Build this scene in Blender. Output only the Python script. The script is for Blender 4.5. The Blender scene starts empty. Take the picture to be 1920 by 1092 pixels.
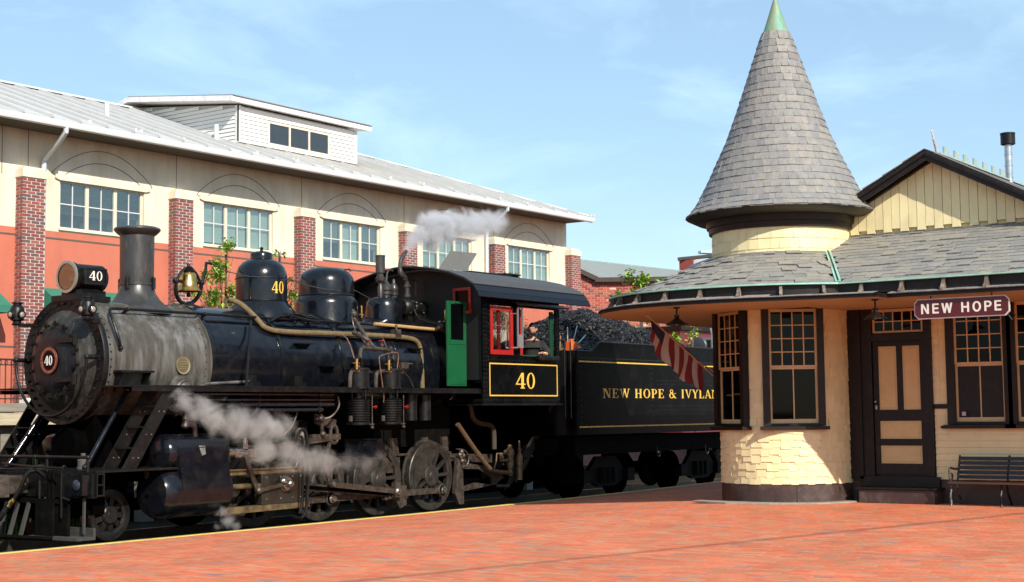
import bpy, bmesh, math, random
from math import sin, cos, pi, radians, sqrt, atan2
from mathutils import Vector, Matrix
import numpy as np

# ---------------------------------------------------------------- camera
SC = bpy.context.scene
COL = SC.collection
RND = random.Random(11)
CAMZ = 1.6
def _basis(pitch, roll, yaw):
    sy, cy = sin(yaw), cos(yaw)
    r = Vector((sy, -cy, 0)); f = Vector((cy, sy, 0)); u = Vector((0, 0, 1))
    f2 = f * cos(pitch) + u * sin(pitch); u2 = -f * sin(pitch) + u * cos(pitch)
    return r * cos(roll) + u2 * sin(roll), -r * sin(roll) + u2 * cos(roll), f2
cr, cu, cf = _basis(0.0822681, -0.0110398, 0.6260386)
cam = bpy.data.cameras.new('camera'); co = bpy.data.objects.new('camera', cam); COL.objects.link(co)
cam.sensor_width = 36; cam.lens = 52.185; cam.clip_end = 3000
M = Matrix(((cr.x, cu.x, -cf.x, 0), (cr.y, cu.y, -cf.y, 0), (cr.z, cu.z, -cf.z, CAMZ), (0, 0, 0, 1)))
co.matrix_world = M
SC.camera = co
# ---------------------------------------------------------------- light
SUN = Vector((-0.5, -1.0, 0.75)).normalized()
world = bpy.data.worlds.new('World'); SC.world = world; world.use_nodes = True
nt = world.node_tree; nt.nodes.clear()
def nn(t, typ, **k):
    n = t.nodes.new(typ)
    for a, b in k.items(): setattr(n, a, b)
    return n
sky = nn(nt, 'ShaderNodeTexSky', sky_type='NISHITA', sun_disc=False, sun_elevation=math.asin(SUN.z),
         sun_rotation=atan2(SUN.x, SUN.y) % (2 * pi), altitude=0, air_density=1.0, dust_density=.35, ozone_density=1.6)
tc = nn(nt, 'ShaderNodeTexCoord')
mp = nn(nt, 'ShaderNodeMapping'); mp.inputs['Scale'].default_value = (2.2, 2.2, 6.5)
nz = nn(nt, 'ShaderNodeTexNoise'); nz.inputs['Scale'].default_value = 3.0; nz.inputs['Detail'].default_value = 7; nz.inputs['Roughness'].default_value = .58; nz.inputs['Distortion'].default_value = .5
rp = nn(nt, 'ShaderNodeValToRGB'); rp.color_ramp.elements[0].position = .48; rp.color_ramp.elements[0].color = (.30, .30, .30, 1)
rp.color_ramp.elements[1].position = .80; rp.color_ramp.elements[1].color = (.66, .66, .66, 1)
mx = nn(nt, 'ShaderNodeMixRGB'); mx.inputs[2].default_value = (6.9, 9.6, 11.6, 1)
hs = nn(nt, 'ShaderNodeHueSaturation'); hs.inputs['Saturation'].default_value = 1.15
bg = nn(nt, 'ShaderNodeBackground'); bg.inputs[1].default_value = 0.108
wo = nn(nt, 'ShaderNodeOutputWorld')
L = nt.links.new
L(tc.outputs['Generated'], mp.inputs[0]); L(mp.outputs[0], nz.inputs[0]); L(nz.outputs[0], rp.inputs[0])
L(sky.outputs[0], hs.inputs['Color']); L(hs.outputs[0], mx.inputs[1]); L(rp.outputs[0], mx.inputs[0])
L(mx.outputs[0], bg.inputs[0]); L(bg.outputs[0], wo.inputs[0])
sl = bpy.data.lights.new('sun', 'SUN'); sl.energy = 5.0; sl.angle = radians(.5); sl.color = (1, .93, .82)
so = bpy.data.objects.new('sun', sl); COL.objects.link(so); so.rotation_euler = SUN.to_track_quat('Z', 'Y').to_euler(); so.location = (0, 0, 30)
SC.view_settings.view_transform = 'Standard'; SC.view_settings.look = 'None'; SC.view_settings.gamma = 1
SC.view_settings.exposure = 0.25; SC.view_settings.use_curve_mapping = False
SC.render.engine = 'CYCLES'
SC.cycles.volume_step_rate = 1.0; SC.cycles.volume_max_steps = 80; SC.cycles.volume_bounces = 1; SC.cycles.max_bounces = 7; SC.cycles.transparent_max_bounces = 12
SC.cycles.caustics_reflective = False; SC.cycles.caustics_refractive = False

# ---------------------------------------------------------------- materials
MATS = {}
def mat(name, col, rough=.6, metal=0., var=.15, scale=6., stretch=(1, 1, 1), bump=0., col2=None, amt=.5, s2=3., st2=None, w2=.12,
        coat=0., rnd=0., spec=.5, bscale=None, rvar=0., obj=False, bdist=.02):
    if name in MATS: return MATS[name]
    m = bpy.data.materials.new(name); m.use_nodes = True; t = m.node_tree; t.nodes.clear(); l = t.links.new
    o = nn(t, 'ShaderNodeOutputMaterial'); b = nn(t, 'ShaderNodeBsdfPrincipled'); l(b.outputs[0], o.inputs[0])
    b.inputs['Roughness'].default_value = rough; b.inputs['Metallic'].default_value = metal
    b.inputs['Coat Weight'].default_value = coat; b.inputs['Coat Roughness'].default_value = .08; b.inputs['Specular IOR Level'].default_value = spec
    if obj: g = nn(t, 'ShaderNodeTexCoord'); src = g.outputs['Object']
    else: g = nn(t, 'ShaderNodeNewGeometry'); src = g.outputs['Position']
    mpn = nn(t, 'ShaderNodeMapping'); mpn.inputs['Scale'].default_value = stretch; l(src, mpn.inputs[0])
    n1 = nn(t, 'ShaderNodeTexNoise'); n1.inputs['Scale'].default_value = scale; n1.inputs['Detail'].default_value = 6; n1.inputs['Roughness'].default_value = .62
    l(mpn.outputs[0], n1.inputs[0])
    r1 = nn(t, 'ShaderNodeMapRange'); r1.inputs[1].default_value = .28; r1.inputs[2].default_value = .72; r1.inputs[3].default_value = 1 - var; r1.inputs[4].default_value = 1 + var
    l(n1.outputs[0], r1.inputs[0])
    cur = r1.outputs[0]
    if rnd:
        oi = nn(t, 'ShaderNodeObjectInfo'); r2 = nn(t, 'ShaderNodeMapRange'); r2.inputs[3].default_value = 1 - rnd; r2.inputs[4].default_value = 1 + rnd
        l(oi.outputs['Random'], r2.inputs[0]); mm = nn(t, 'ShaderNodeMath', operation='MULTIPLY'); l(cur, mm.inputs[0]); l(r2.outputs[0], mm.inputs[1]); cur = mm.outputs[0]
    base = nn(t, 'ShaderNodeRGB'); base.outputs[0].default_value = (*col, 1)
    vm = nn(t, 'ShaderNodeVectorMath', operation='SCALE'); l(base.outputs[0], vm.inputs[0]); l(cur, vm.inputs['Scale'])
    colout = vm.outputs[0]
    if col2 is not None:
        mp2 = nn(t, 'ShaderNodeMapping'); mp2.inputs['Scale'].default_value = st2 or stretch; l(src, mp2.inputs[0]); mp2.inputs['Location'].default_value = (3.1, 7.7, 1.9)
        n2 = nn(t, 'ShaderNodeTexNoise'); n2.inputs['Scale'].default_value = s2; n2.inputs['Detail'].default_value = 8; n2.inputs['Roughness'].default_value = .65; l(mp2.outputs[0], n2.inputs[0])
        r3 = nn(t, 'ShaderNodeMapRange'); r3.inputs[1].default_value = 1 - amt - w2; r3.inputs[2].default_value = 1 - amt + w2; l(n2.outputs[0], r3.inputs[0])
        mc = nn(t, 'ShaderNodeMixRGB'); mc.inputs[2].default_value = (*col2, 1); l(colout, mc.inputs[1]); l(r3.outputs[0], mc.inputs[0]); colout = mc.outputs[0]
    l(colout, b.inputs['Base Color'])
    if rvar:
        r4 = nn(t, 'ShaderNodeMapRange'); r4.inputs[1].default_value = .3; r4.inputs[2].default_value = .7; r4.inputs[3].default_value = max(.03, rough - rvar); r4.inputs[4].default_value = rough + rvar
        l(n1.outputs[0], r4.inputs[0]); l(r4.outputs[0], b.inputs['Roughness'])
    if bump:
        nb = nn(t, 'ShaderNodeTexNoise'); nb.inputs['Scale'].default_value = bscale or scale * 3; nb.inputs['Detail'].default_value = 5; l(mpn.outputs[0], nb.inputs[0])
        bp = nn(t, 'ShaderNodeBump'); bp.inputs['Strength'].default_value = bump; bp.inputs['Distance'].default_value = bdist; l(nb.outputs[0], bp.inputs['Height']); l(bp.outputs[0], b.inputs['Normal'])
    MATS[name] = m; return m
def glassmat(name, tint, refl=.25, rough=.02):
    m = bpy.data.materials.new(name); m.use_nodes = True; t = m.node_tree; t.nodes.clear(); l = t.links.new
    o = nn(t, 'ShaderNodeOutputMaterial'); mx = nn(t, 'ShaderNodeMixShader'); a = nn(t, 'ShaderNodeBsdfTransparent'); a.inputs[0].default_value = (*tint, 1)
    g = nn(t, 'ShaderNodeBsdfGlossy'); g.inputs['Roughness'].default_value = rough; f = nn(t, 'ShaderNodeLayerWeight'); f.inputs[0].default_value = .25
    pw = nn(t, 'ShaderNodeMapRange'); pw.inputs[1].default_value = 0; pw.inputs[2].default_value = 1; pw.inputs[3].default_value = refl * .35; pw.inputs[4].default_value = .75; l(f.outputs['Facing'], pw.inputs[0]); l(pw.outputs[0], mx.inputs[0]); l(a.outputs[0], mx.inputs[1]); l(g.outputs[0], mx.inputs[2]); l(mx.outputs[0], o.inputs[0]); MATS[name] = m; return m
def steammat(name, blobs, dens, scale, amp=.9, lo=.20, hi=.95, col=(.97, .97, 1), fade=None):
    """thick in the middle of each puff and thinning to nothing at its edge, broken up by turbulence"""
    m = bpy.data.materials.new(name); m.use_nodes = True; t = m.node_tree; t.nodes.clear(); l = t.links.new
    o = nn(t, 'ShaderNodeOutputMaterial'); v = nn(t, 'ShaderNodeVolumePrincipled'); v.inputs['Color'].default_value = (*col, 1); v.inputs['Anisotropy'].default_value = 0.1
    g = nn(t, 'ShaderNodeTexCoord'); n = nn(t, 'ShaderNodeTexNoise'); n.inputs['Scale'].default_value = scale; n.inputs['Detail'].default_value = 8; n.inputs['Roughness'].default_value = .66; n.inputs['Distortion'].default_value = .9
    l(g.outputs['Object'], n.inputs[0]); cur = None
    for c, r in blobs:
        d = nn(t, 'ShaderNodeVectorMath', operation='DISTANCE'); l(g.outputs['Object'], d.inputs[0]); d.inputs[1].default_value = c
        q = nn(t, 'ShaderNodeMath', operation='MULTIPLY_ADD'); l(d.outputs['Value'], q.inputs[0]); q.inputs[1].default_value = -1 / r; q.inputs[2].default_value = 1
        if cur is None: cur = q.outputs[0]
        else: w = nn(t, 'ShaderNodeMath', operation='SMOOTH_MAX'); l(cur, w.inputs[0]); l(q.outputs[0], w.inputs[1]); w.inputs[2].default_value = .15; cur = w.outputs[0]
    ns = nn(t, 'ShaderNodeMath', operation='MULTIPLY_ADD'); l(n.outputs[0], ns.inputs[0]); ns.inputs[1].default_value = amp * 2; ns.inputs[2].default_value = -amp
    ad = nn(t, 'ShaderNodeMath', operation='ADD'); l(cur, ad.inputs[0]); l(ns.outputs[0], ad.inputs[1])
    r = nn(t, 'ShaderNodeMapRange', interpolation_type='SMOOTHSTEP'); r.inputs[1].default_value = lo; r.inputs[2].default_value = hi; r.inputs[3].default_value = 0; r.inputs[4].default_value = dens
    l(ad.outputs[0], r.inputs[0]); dn = r.outputs[0]
    if fade:
        sx = nn(t, 'ShaderNodeSeparateXYZ'); l(g.outputs['Object'], sx.inputs[0]); fr = nn(t, 'ShaderNodeMapRange'); fr.inputs[1].default_value = fade[0]; fr.inputs[2].default_value = fade[1]; fr.inputs[3].default_value = 1; fr.inputs[4].default_value = fade[2]; l(sx.outputs[0], fr.inputs[0])
        mu = nn(t, 'ShaderNodeMath', operation='MULTIPLY'); l(dn, mu.inputs[0]); l(fr.outputs[0], mu.inputs[1]); dn = mu.outputs[0]
    l(dn, v.inputs['Density']); l(v.outputs[0], o.inputs['Volume']); return m
def attrmat(name, rough=.85, bump=.3, bscale=60., var=.12, scale=9., spec=.35):
    """base colour from the per-piece colour stored on the mesh (each brick, slate or lump has its own)"""
    m = mat(name, (1, 1, 1), rough, 0, var, scale, bump=bump, bscale=bscale, spec=spec); t = m.node_tree
    a = nn(t, 'ShaderNodeAttribute'); a.attribute_name = 'piece'
    vm = [n for n in t.nodes if n.bl_idname == 'ShaderNodeVectorMath'][0]; t.links.new(a.outputs['Color'], vm.inputs[0]); return m

BLK = mat('black_gloss_paint', (.004, .005, .008), .2, 0, .3, 5, coat=.12, spec=.38, rvar=.09, col2=(.017, .0155, .0135), amt=.38, s2=5, bump=.025, bscale=7)
BLKS = mat('black_side_paint', (.0025, .0025, .003), .28, 0, .3, 4, spec=.06, rvar=.06, col2=(.008, .008, .007), amt=.4, s2=3)
BLK2 = mat('black_satin_paint', (.0055, .0052, .005), .4, 0, .4, 9, spec=.3, col2=(.018, .0172, .016), amt=.36, s2=7, bump=.15, bscale=30, rvar=.1)
SOOT = mat('sooty_iron', (.004, .0038, .0035), .8, 0, .4, 10, col2=(.012, .010, .008), amt=.35, s2=6, bump=.3, spec=.05)
CAVE = mat('dark_iron_and_shade', (.0016, .0015, .0015), .9, 0, .4, 8, spec=.01)
SMOKE = mat('smokebox_graphite', (.074, .066, .052), .46, .2, .30, 3.0, stretch=(5, 5, .8), col2=(.25, .245, .24), amt=.38, s2=1.3, st2=(4.5, 4.5, .5), w2=.16, rvar=.12, bump=.12, bscale=9)
STACK = mat('stack_graphite', (.05, .048, .047), .36, .35, .25, 4, stretch=(3, 3, .8), rvar=.08, bump=.08, bscale=10, col2=(.13, .11, .09), amt=.33, s2=4)
IRON = mat('brown_oiled_iron', (.085, .067, .052), .45, .35, .4, 12, col2=(.03, .022, .018), amt=.45, s2=9, bump=.15, rvar=.12)
GUIDE = mat('oily_guide_steel', (.19, .14, .07), .38, .4, .35, 7, col2=(.07, .05, .035), amt=.42, s2=6, rvar=.1)
STEEL = mat('bright_worn_steel', (.42, .40, .37), .28, .9, .3, 14, col2=(.1, .08, .06), amt=.4, s2=12, rvar=.1)
BRASS = mat('polished_brass', (.62, .38, .11), .26, 1, .2, 9, rvar=.1)
COPPER = mat('brown_copper_pipe', (.30, .17, .10), .4, .7, .35, 12, rvar=.1)
LAG = mat('tan_wrapped_lagging', (.155, .11, .045), .75, 0, .35, 16, stretch=(2.5, 1, 1), col2=(.08, .06, .035), amt=.40, s2=9, bump=.5)
GOLD = mat('yellow_gold_lettering', (.82, .50, .065), .4, 0, .08, 9)
REDP = mat('red_enamel', (.36, .013, .010), .32, 0, .12, 9, coat=.3)
GRNP = mat('green_enamel', (.009, .095, .035), .3, 0, .12, 5, coat=.3, col2=(.012, .075, .03), amt=.4)
WHT = mat('white_lettering', (.72, .70, .62), .5, 0, .05)
MAROON = mat('maroon_sign_enamel', (.13, .011, .012), .35, 0, .15, 5)
CREAMP = mat('cream_wood_paint', (.79, .685, .385), .55, 0, .08, 5, stretch=(1, 1, .5), col2=(.64, .54, .30), amt=.34, s2=3, bump=.1, bscale=20, rnd=.05)
TRIMC = mat('tan_sash_paint', (.60, .44, .22), .5, 0, .1, 8, bump=.1)
BRN = mat('dark_brown_wood_paint', (.011, .0065, .005), .45, 0, .25, 8, spec=.3, col2=(.028, .019, .016), amt=.35, s2=5, bump=.12, bscale=25)
BRN2 = mat('worn_brown_base_paint', (.05, .030, .026), .5, 0, .25, 6, col2=(.11, .085, .075), amt=.36, s2=4, bump=.2)
SOFF = mat('tan_soffit_board', (.46, .36, .205), .6, 0, .08, 3, stretch=(1, 6, 1))
VERD = mat('verdigris_copper', (.30, .55, .45), .55, .1, .2, 7, col2=(.42, .32, .16), amt=.33, s2=2.4, bump=.1)
GLD = mat('dark_window_glass', (.002, .002, .0025), .03, 0, .1, 3, spec=.12)
SLATE = attrmat('weathered_slate', .62, .5, 26., .16, 11., .4)
BRICK = attrmat('clay_brick', .85, .45, 55., .14, 20.)
PAVE = attrmat('paving_brick', .8, .2, 40., .17, 1.1)
COAL = attrmat('coal_lump', .38, .6, 45., .3, 12., .3)
MORT = mat('pale_mortar', (.53, .48, .42), .9, 0, .1, 20)
PLMORT = mat('paving_joint_sand', (.42, .135, .08), .95, 0, .2, 8)
YEL = mat('yellow_edge_paint', (.70, .57, .13), .65, 0, .12, 7, col2=(.35, .30, .16), amt=.36, s2=5, bump=.2)
CONC = mat('grey_concrete', (.33, .28, .23), .85, 0, .15, 6, col2=(.2, .17, .14), amt=.4, bump=.3)
BALL = mat('dark_ballast', (.012, .011, .010), .95, spec=0, var=.4, scale=14, bump=.8)
STUC = mat('cream_stucco', (.74, .675, .54), .85, 0, .07, 1.6, col2=(.60, .535, .41), amt=.42, s2=1.6, st2=(1.5, 1, .35), w2=.16, bump=.15, bscale=60)
CORAL = mat('coral_stucco', (.53, .155, .095), .85, 0, .08, 1.6, col2=(.45, .135, .088), amt=.42, s2=1.4, st2=(1.5, 1, .35), w2=.16, bump=.15, bscale=60)
GROOVE = mat('dark_joint_and_shade', (.11, .09, .075), .8)
WTRIM = mat('white_metal_trim', (.66, .66, .64), .4, 0, .04, 3)
ROOFM = mat('light_grey_metal_roof', (.60, .59, .565), .42, .15, .08, 2, rnd=.04)
WCLAP = mat('white_clapboard_paint', (.76, .75, .71), .6, 0, .04, 3)
FRM = mat('pale_window_frame', (.66, .60, .48), .5, 0, .05)
BLIND = mat('pale_green_blind', (.72, .84, .78), .7, 0, .06, 4, stretch=(1, 1, 8))
BLIND2 = mat('reflection_dark_blind', (.20, .235, .19), .7, 0, .2, 3, stretch=(1, 1, 6))  # darker blind colour stands in for tree reflections in the leftmost windows
ROOMD = mat('dark_room', (.02, .022, .025), .8, 0, .5, 3, col2=(.08, .08, .07), amt=.35, s2=4)
PGL = glassmat('clear_window_glass', (.93, .97, .96), .30)
BGL = glassmat('office_window_glass', (.93, .98, .96), .16)
AWN = mat('green_awning_cloth', (.03, .17, .11), .8, 0, .15, 3)
LEAF = mat('young_green_leaf', (.26, .40, .06), .5, 0, .35, 3, rnd=.1, spec=.3)
LEAF2 = mat('dark_green_leaf', (.13, .20, .045), .5, 0, .4, 2, rnd=.1, spec=.3)
BARK = mat('grey_brown_bark', (.09, .07, .05), .9, 0, .3, 9, bump=.5)
GRASS = mat('bright_grass_blade', (.09, .17, .02), .6, 0, .4, 5)
GRND = mat('grey_yard_ground', (.035, .03, .025), .95, 0, .3, 1.5, spec=0, col2=(.02, .03, .012), amt=.4, bump=.5)
WOODB = mat('pale_weathered_timber', (.50, .42, .29), .8, 0, .15, 4, stretch=(.6, 1, 6), col2=(.32, .26, .18), amt=.4, bump=.2)
WOODG = mat('grey_weathered_timber', (.24, .215, .18), .8, 0, .2, 4, stretch=(.6, 1, 6), bump=.2)
CSLATE = mat('grey_asphalt_shingle', (.25, .27, .25), .85, 0, .16, 3, stretch=(1, 1, 5), bump=.4)
RUST = mat('red_brown_railcar', (.17, .018, .028), .45, 0, .15, 2)
REDL = mat('bright_red_railcar', (.42, .03, .05), .4)
GAL = mat('galvanised_steel', (.50, .52, .54), .32, .8, .2, 8, rvar=.1)
ORG = mat('orange_plastic', (.75, .13, .02), .45)
SHIRT = mat('black_cotton', (.020, .019, .019), .85, 0, .3, 20, bump=.2)
SKIN = mat('skin', (.48, .25, .165), .5, 0, .1, 20)
HAIR = mat('short_dark_hair', (.012, .008, .006), .7, 0, .3, 40)
FLAGR = mat('flag_red_cloth', (.15, .009, .013), .8, 0, .1, 10)
FLAGW = mat('flag_white_cloth', (.36, .30, .25), .8, 0, .1, 10)
FLAGB = mat('flag_navy_cloth', (.010, .014, .04), .8, 0, .1, 10)
POLEW = mat('pale_wood_pole', (.42, .27, .16), .5, 0, .15, 9)
BENCHB = mat('dark_bench_slat', (.016, .014, .02), .38, 0, .3, 9, stretch=(1, .3, 1))
BENCHR = mat('worn_bench_front_slat', (.075, .032, .02), .4, 0, .3, 9, stretch=(1, .3, 1))

# ---------------------------------------------------------------- mesh helpers
def perp(d):
    d = d.normalized(); a = Vector((0, 0, 1)) if abs(d.z) < .9 else Vector((1, 0, 0))
    u = d.cross(a).normalized(); return u, d.cross(u).normalized()
class MB:
    def __init__(s): s.v = []; s.f = []; s.m = []; s.cur = 0; s.c = None; s.cc = (1, 1, 1)
    def add(s, vs, fs):
        b = len(s.v); s.v += [tuple(p) for p in vs]; s.f += [tuple(i + b for i in f) for f in fs]; s.m += [s.cur] * len(fs)
        if s.c is not None: s.c += [s.cc] * len(fs)
        return s
    def hexa(s, p):  # 8 points, bottom ring then top ring
        return s.add(p, [(0, 3, 2, 1), (4, 5, 6, 7), (0, 1, 5, 4), (1, 2, 6, 5), (2, 3, 7, 6), (3, 0, 4, 7)])
    def box(s, x0, x1, y0, y1, z0, z1):
        return s.hexa([(x0, y0, z0), (x1, y0, z0), (x1, y1, z0), (x0, y1, z0), (x0, y0, z1), (x1, y0, z1), (x1, y1, z1), (x0, y1, z1)])
    def beam(s, p0, p1, w, h, up=(0, 0, 1), cen=True):
        p0 = Vector(p0); p1 = Vector(p1); d = (p1 - p0).normalized(); up = Vector(up); side = d.cross(up).normalized(); u = side.cross(d).normalized()
        a, b = side * w / 2, u * h / 2
        return s.hexa([p0 - a - b, p0 + a - b, p1 + a - b, p1 - a - b, p0 - a + b, p0 + a + b, p1 + a + b, p1 - a + b])
    def prism(s, pts, d):
        n = len(pts); d = Vector(d); P = [Vector(p) for p in pts]
        nr = Vector((0, 0, 0))
        for i in range(n): nr += P[i].cross(P[(i + 1) % n])
        if nr.dot(d) > 0: P = P[::-1]
        return s.add(P + [p + d for p in P], [tuple(range(n)), tuple(range(2 * n - 1, n - 1, -1))] + [(i + n, (i + 1) % n + n, (i + 1) % n, i) for i in range(n)])
    def cyl(s, p0, p1, r0, r1=None, n=16, caps=True):
        r1 = r0 if r1 is None else r1; p0 = Vector(p0); p1 = Vector(p1); u, w = perp(p1 - p0)
        a = [p0 + (u * cos(2 * pi * i / n) + w * sin(2 * pi * i / n)) * r0 for i in range(n)]; b = [p1 + (u * cos(2 * pi * i / n) + w * sin(2 * pi * i / n)) * r1 for i in range(n)]
        f = [(i, (i + 1) % n, (i + 1) % n + n, i + n) for i in range(n)]
        if caps: f += [tuple(range(n - 1, -1, -1)), tuple(range(n, 2 * n))]
        return s.add(a + b, f)
    def tube(s, pts, r, n=7, closed=False, sm=0):
        P = [Vector(p) for p in pts]
        for _ in range(sm):
            Q = [P[0]] if not closed else []
            K = len(P)
            for i in range(K if closed else K - 1):
                a, b = P[i], P[(i + 1) % K]; Q += [a * .75 + b * .25, a * .25 + b * .75]
            if not closed: Q.append(P[-1])
            P = Q
        K = len(P); u = None; rings = []
        rr = r if isinstance(r, (list, tuple)) else None
        for i in range(K):
            if closed: d = P[(i + 1) % K] - P[i - 1]
            else: d = P[min(i + 1, K - 1)] - P[max(i - 1, 0)]
            d.normalize()
            if u is None: u = perp(d)[0]
            else:
                u = (u - d * u.dot(d))
                u = u.normalized() if u.length > 1e-6 else perp(d)[0]
            w = d.cross(u); q = (rr[min(i * len(rr) // K, len(rr) - 1)] if rr else r)
            rings += [P[i] + (u * cos(2 * pi * k / n) + w * sin(2 * pi * k / n)) * q for k in range(n)]
        f = []
        for i in range(K if closed else K - 1):
            j = (i + 1) % K
            f += [(i * n + k, i * n + (k + 1) % n, j * n + (k + 1) % n, j * n + k) for k in range(n)]
        if not closed: f += [tuple(range(n - 1, -1, -1)), tuple(range((K - 1) * n, K * n))]
        return s.add(rings, f)
    def lathe(s, prof, o=(0, 0, 0), ax='z', n=32, a0=0, a1=2 * pi):
        o = Vector(o); full = abs(a1 - a0 - 2 * pi) < 1e-6; K = n if full else n + 1; vs = []
        for r, h in prof:
            for i in range(K):
                a = a0 + (a1 - a0) * i / n; c, d = r * cos(a), r * sin(a)
                vs.append(o + (Vector((c, d, h)) if ax == 'z' else Vector((h, c, d)) if ax == 'x' else Vector((d, h, c))))
        f = []
        for j in range(len(prof) - 1):
            for i in range(n):
                k = (i + 1) % K
                f.append((j * K + i, j * K + k, (j + 1) * K + k, (j + 1) * K + i))
        return s.add(vs, f)
    def sph(s, c, r, n=10, m=7, sc=(1, 1, 1)):
        pr = [(max(1e-4, sin(pi * j / m)), -cos(pi * j / m)) for j in range(m + 1)]
        b = len(s.v); s.lathe(pr, (0, 0, 0), 'z', n)
        for i in range(b, len(s.v)):
            x, y, z = s.v[i]; s.v[i] = (c[0] + x * r * sc[0], c[1] + y * r * sc[1], c[2] + z * r * sc[2])
        return s
    def riv(s, p, nr, r=.012):
        p = Vector(p); u, w = perp(Vector(nr)); d = Vector(nr).normalized(); k = 6
        a = [p + (u * cos(2 * pi * i / k) + w * sin(2 * pi * i / k)) * r for i in range(k)]; b = [p + d * r * .55 + (u * cos(2 * pi * i / k) + w * sin(2 * pi * i / k)) * r * .6 for i in range(k)]
        return s.add(a + b, [(i, (i + 1) % k, (i + 1) % k + k, i + k) for i in range(k)] + [tuple(range(k, 2 * k))])
    def rivline(s, a, b, sp, nr, r=.011):
        a = Vector(a); b = Vector(b); k = max(1, int((b - a).length / sp))
        for i in range(k + 1): s.riv(a.lerp(b, i / k), nr, r)
        return s
WO = {}
def ob(name, mb, mats, parent=None, smooth=35, label=None, kind=None, bevel=0, origin=None):
    if not isinstance(mats, (list, tuple)): mats = [mats]
    v = np.array(mb.v, dtype=float).reshape(-1, 3)
    if origin is None:
        lo, hi = v.min(0), v.max(0); o = (lo + hi) / 2
        if parent is None: o[2] = lo[2]
    else: o = np.array(origin, float)
    me = bpy.data.meshes.new(name); me.from_pydata((v - o).tolist(), [], mb.f)
    for m in mats: me.materials.append(m)
    if len(mats) > 1: me.polygons.foreach_set('material_index', mb.m)
    if mb.c is not None:
        at = me.color_attributes.new('piece', 'FLOAT_COLOR', 'CORNER')
        tot = np.array([len(f) for f in mb.f]); c = np.repeat(np.array(mb.c, float), tot, axis=0); c = np.hstack([c, np.ones((len(c), 1))])
        at.data.foreach_set('color', c.ravel())
    me.update()
    if smooth:
        me.polygons.foreach_set('use_smooth', [True] * len(me.polygons)); me.set_sharp_from_angle(angle=radians(smooth))
    x = bpy.data.objects.new(name, me); COL.objects.link(x)
    if parent is not None: x.parent = parent; x.location = Vector(o) - WO[parent.name]
    else: x.location = Vector(o)
    WO[x.name] = Vector(o)
    if label: x['label'] = label
    if kind: x['kind'] = kind
    if bevel:
        b = x.modifiers.new('bevel', 'BEVEL'); b.width = bevel; b.segments = 2; b.limit_method = 'ANGLE'; b.angle_limit = radians(40)
    return x
def thing(name, label, cat, loc, group=None):
    o = bpy.data.objects.new(name, None); COL.objects.link(o); o.location = loc; o.empty_display_size = .3
    o['label'] = label; o['category'] = cat
    if group: o['group'] = group
    WO[o.name] = Vector(loc); return o
def tag(o, label, cat, group=None, kind=None):
    o['label'] = label; o['category'] = cat
    if group: o['group'] = group
    if kind: o['kind'] = kind
    return o
def inst(src, name, parent, loc, rot=None, scale=None):
    x = bpy.data.objects.new(name, src.data if hasattr(src, 'data') else src); COL.objects.link(x)
    x.parent = parent; x.location = Vector(loc) - (WO[parent.name] if parent else Vector((0, 0, 0)))
    if rot is not None: x.rotation_euler = rot
    if scale is not None: x.scale = scale
    WO[x.name] = Vector(loc); return x
def quadtile(P, U, V, N, th):
    """closed thin tile: corner P, edges U,V, thickness N*th below"""
    P, U, V, N = Vector(P), Vector(U), Vector(V), Vector(N)
    return [P - N * th, P + U - N * th, P + U + V - N * th, P + V - N * th, P, P + U, P + U + V, P + V]
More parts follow.
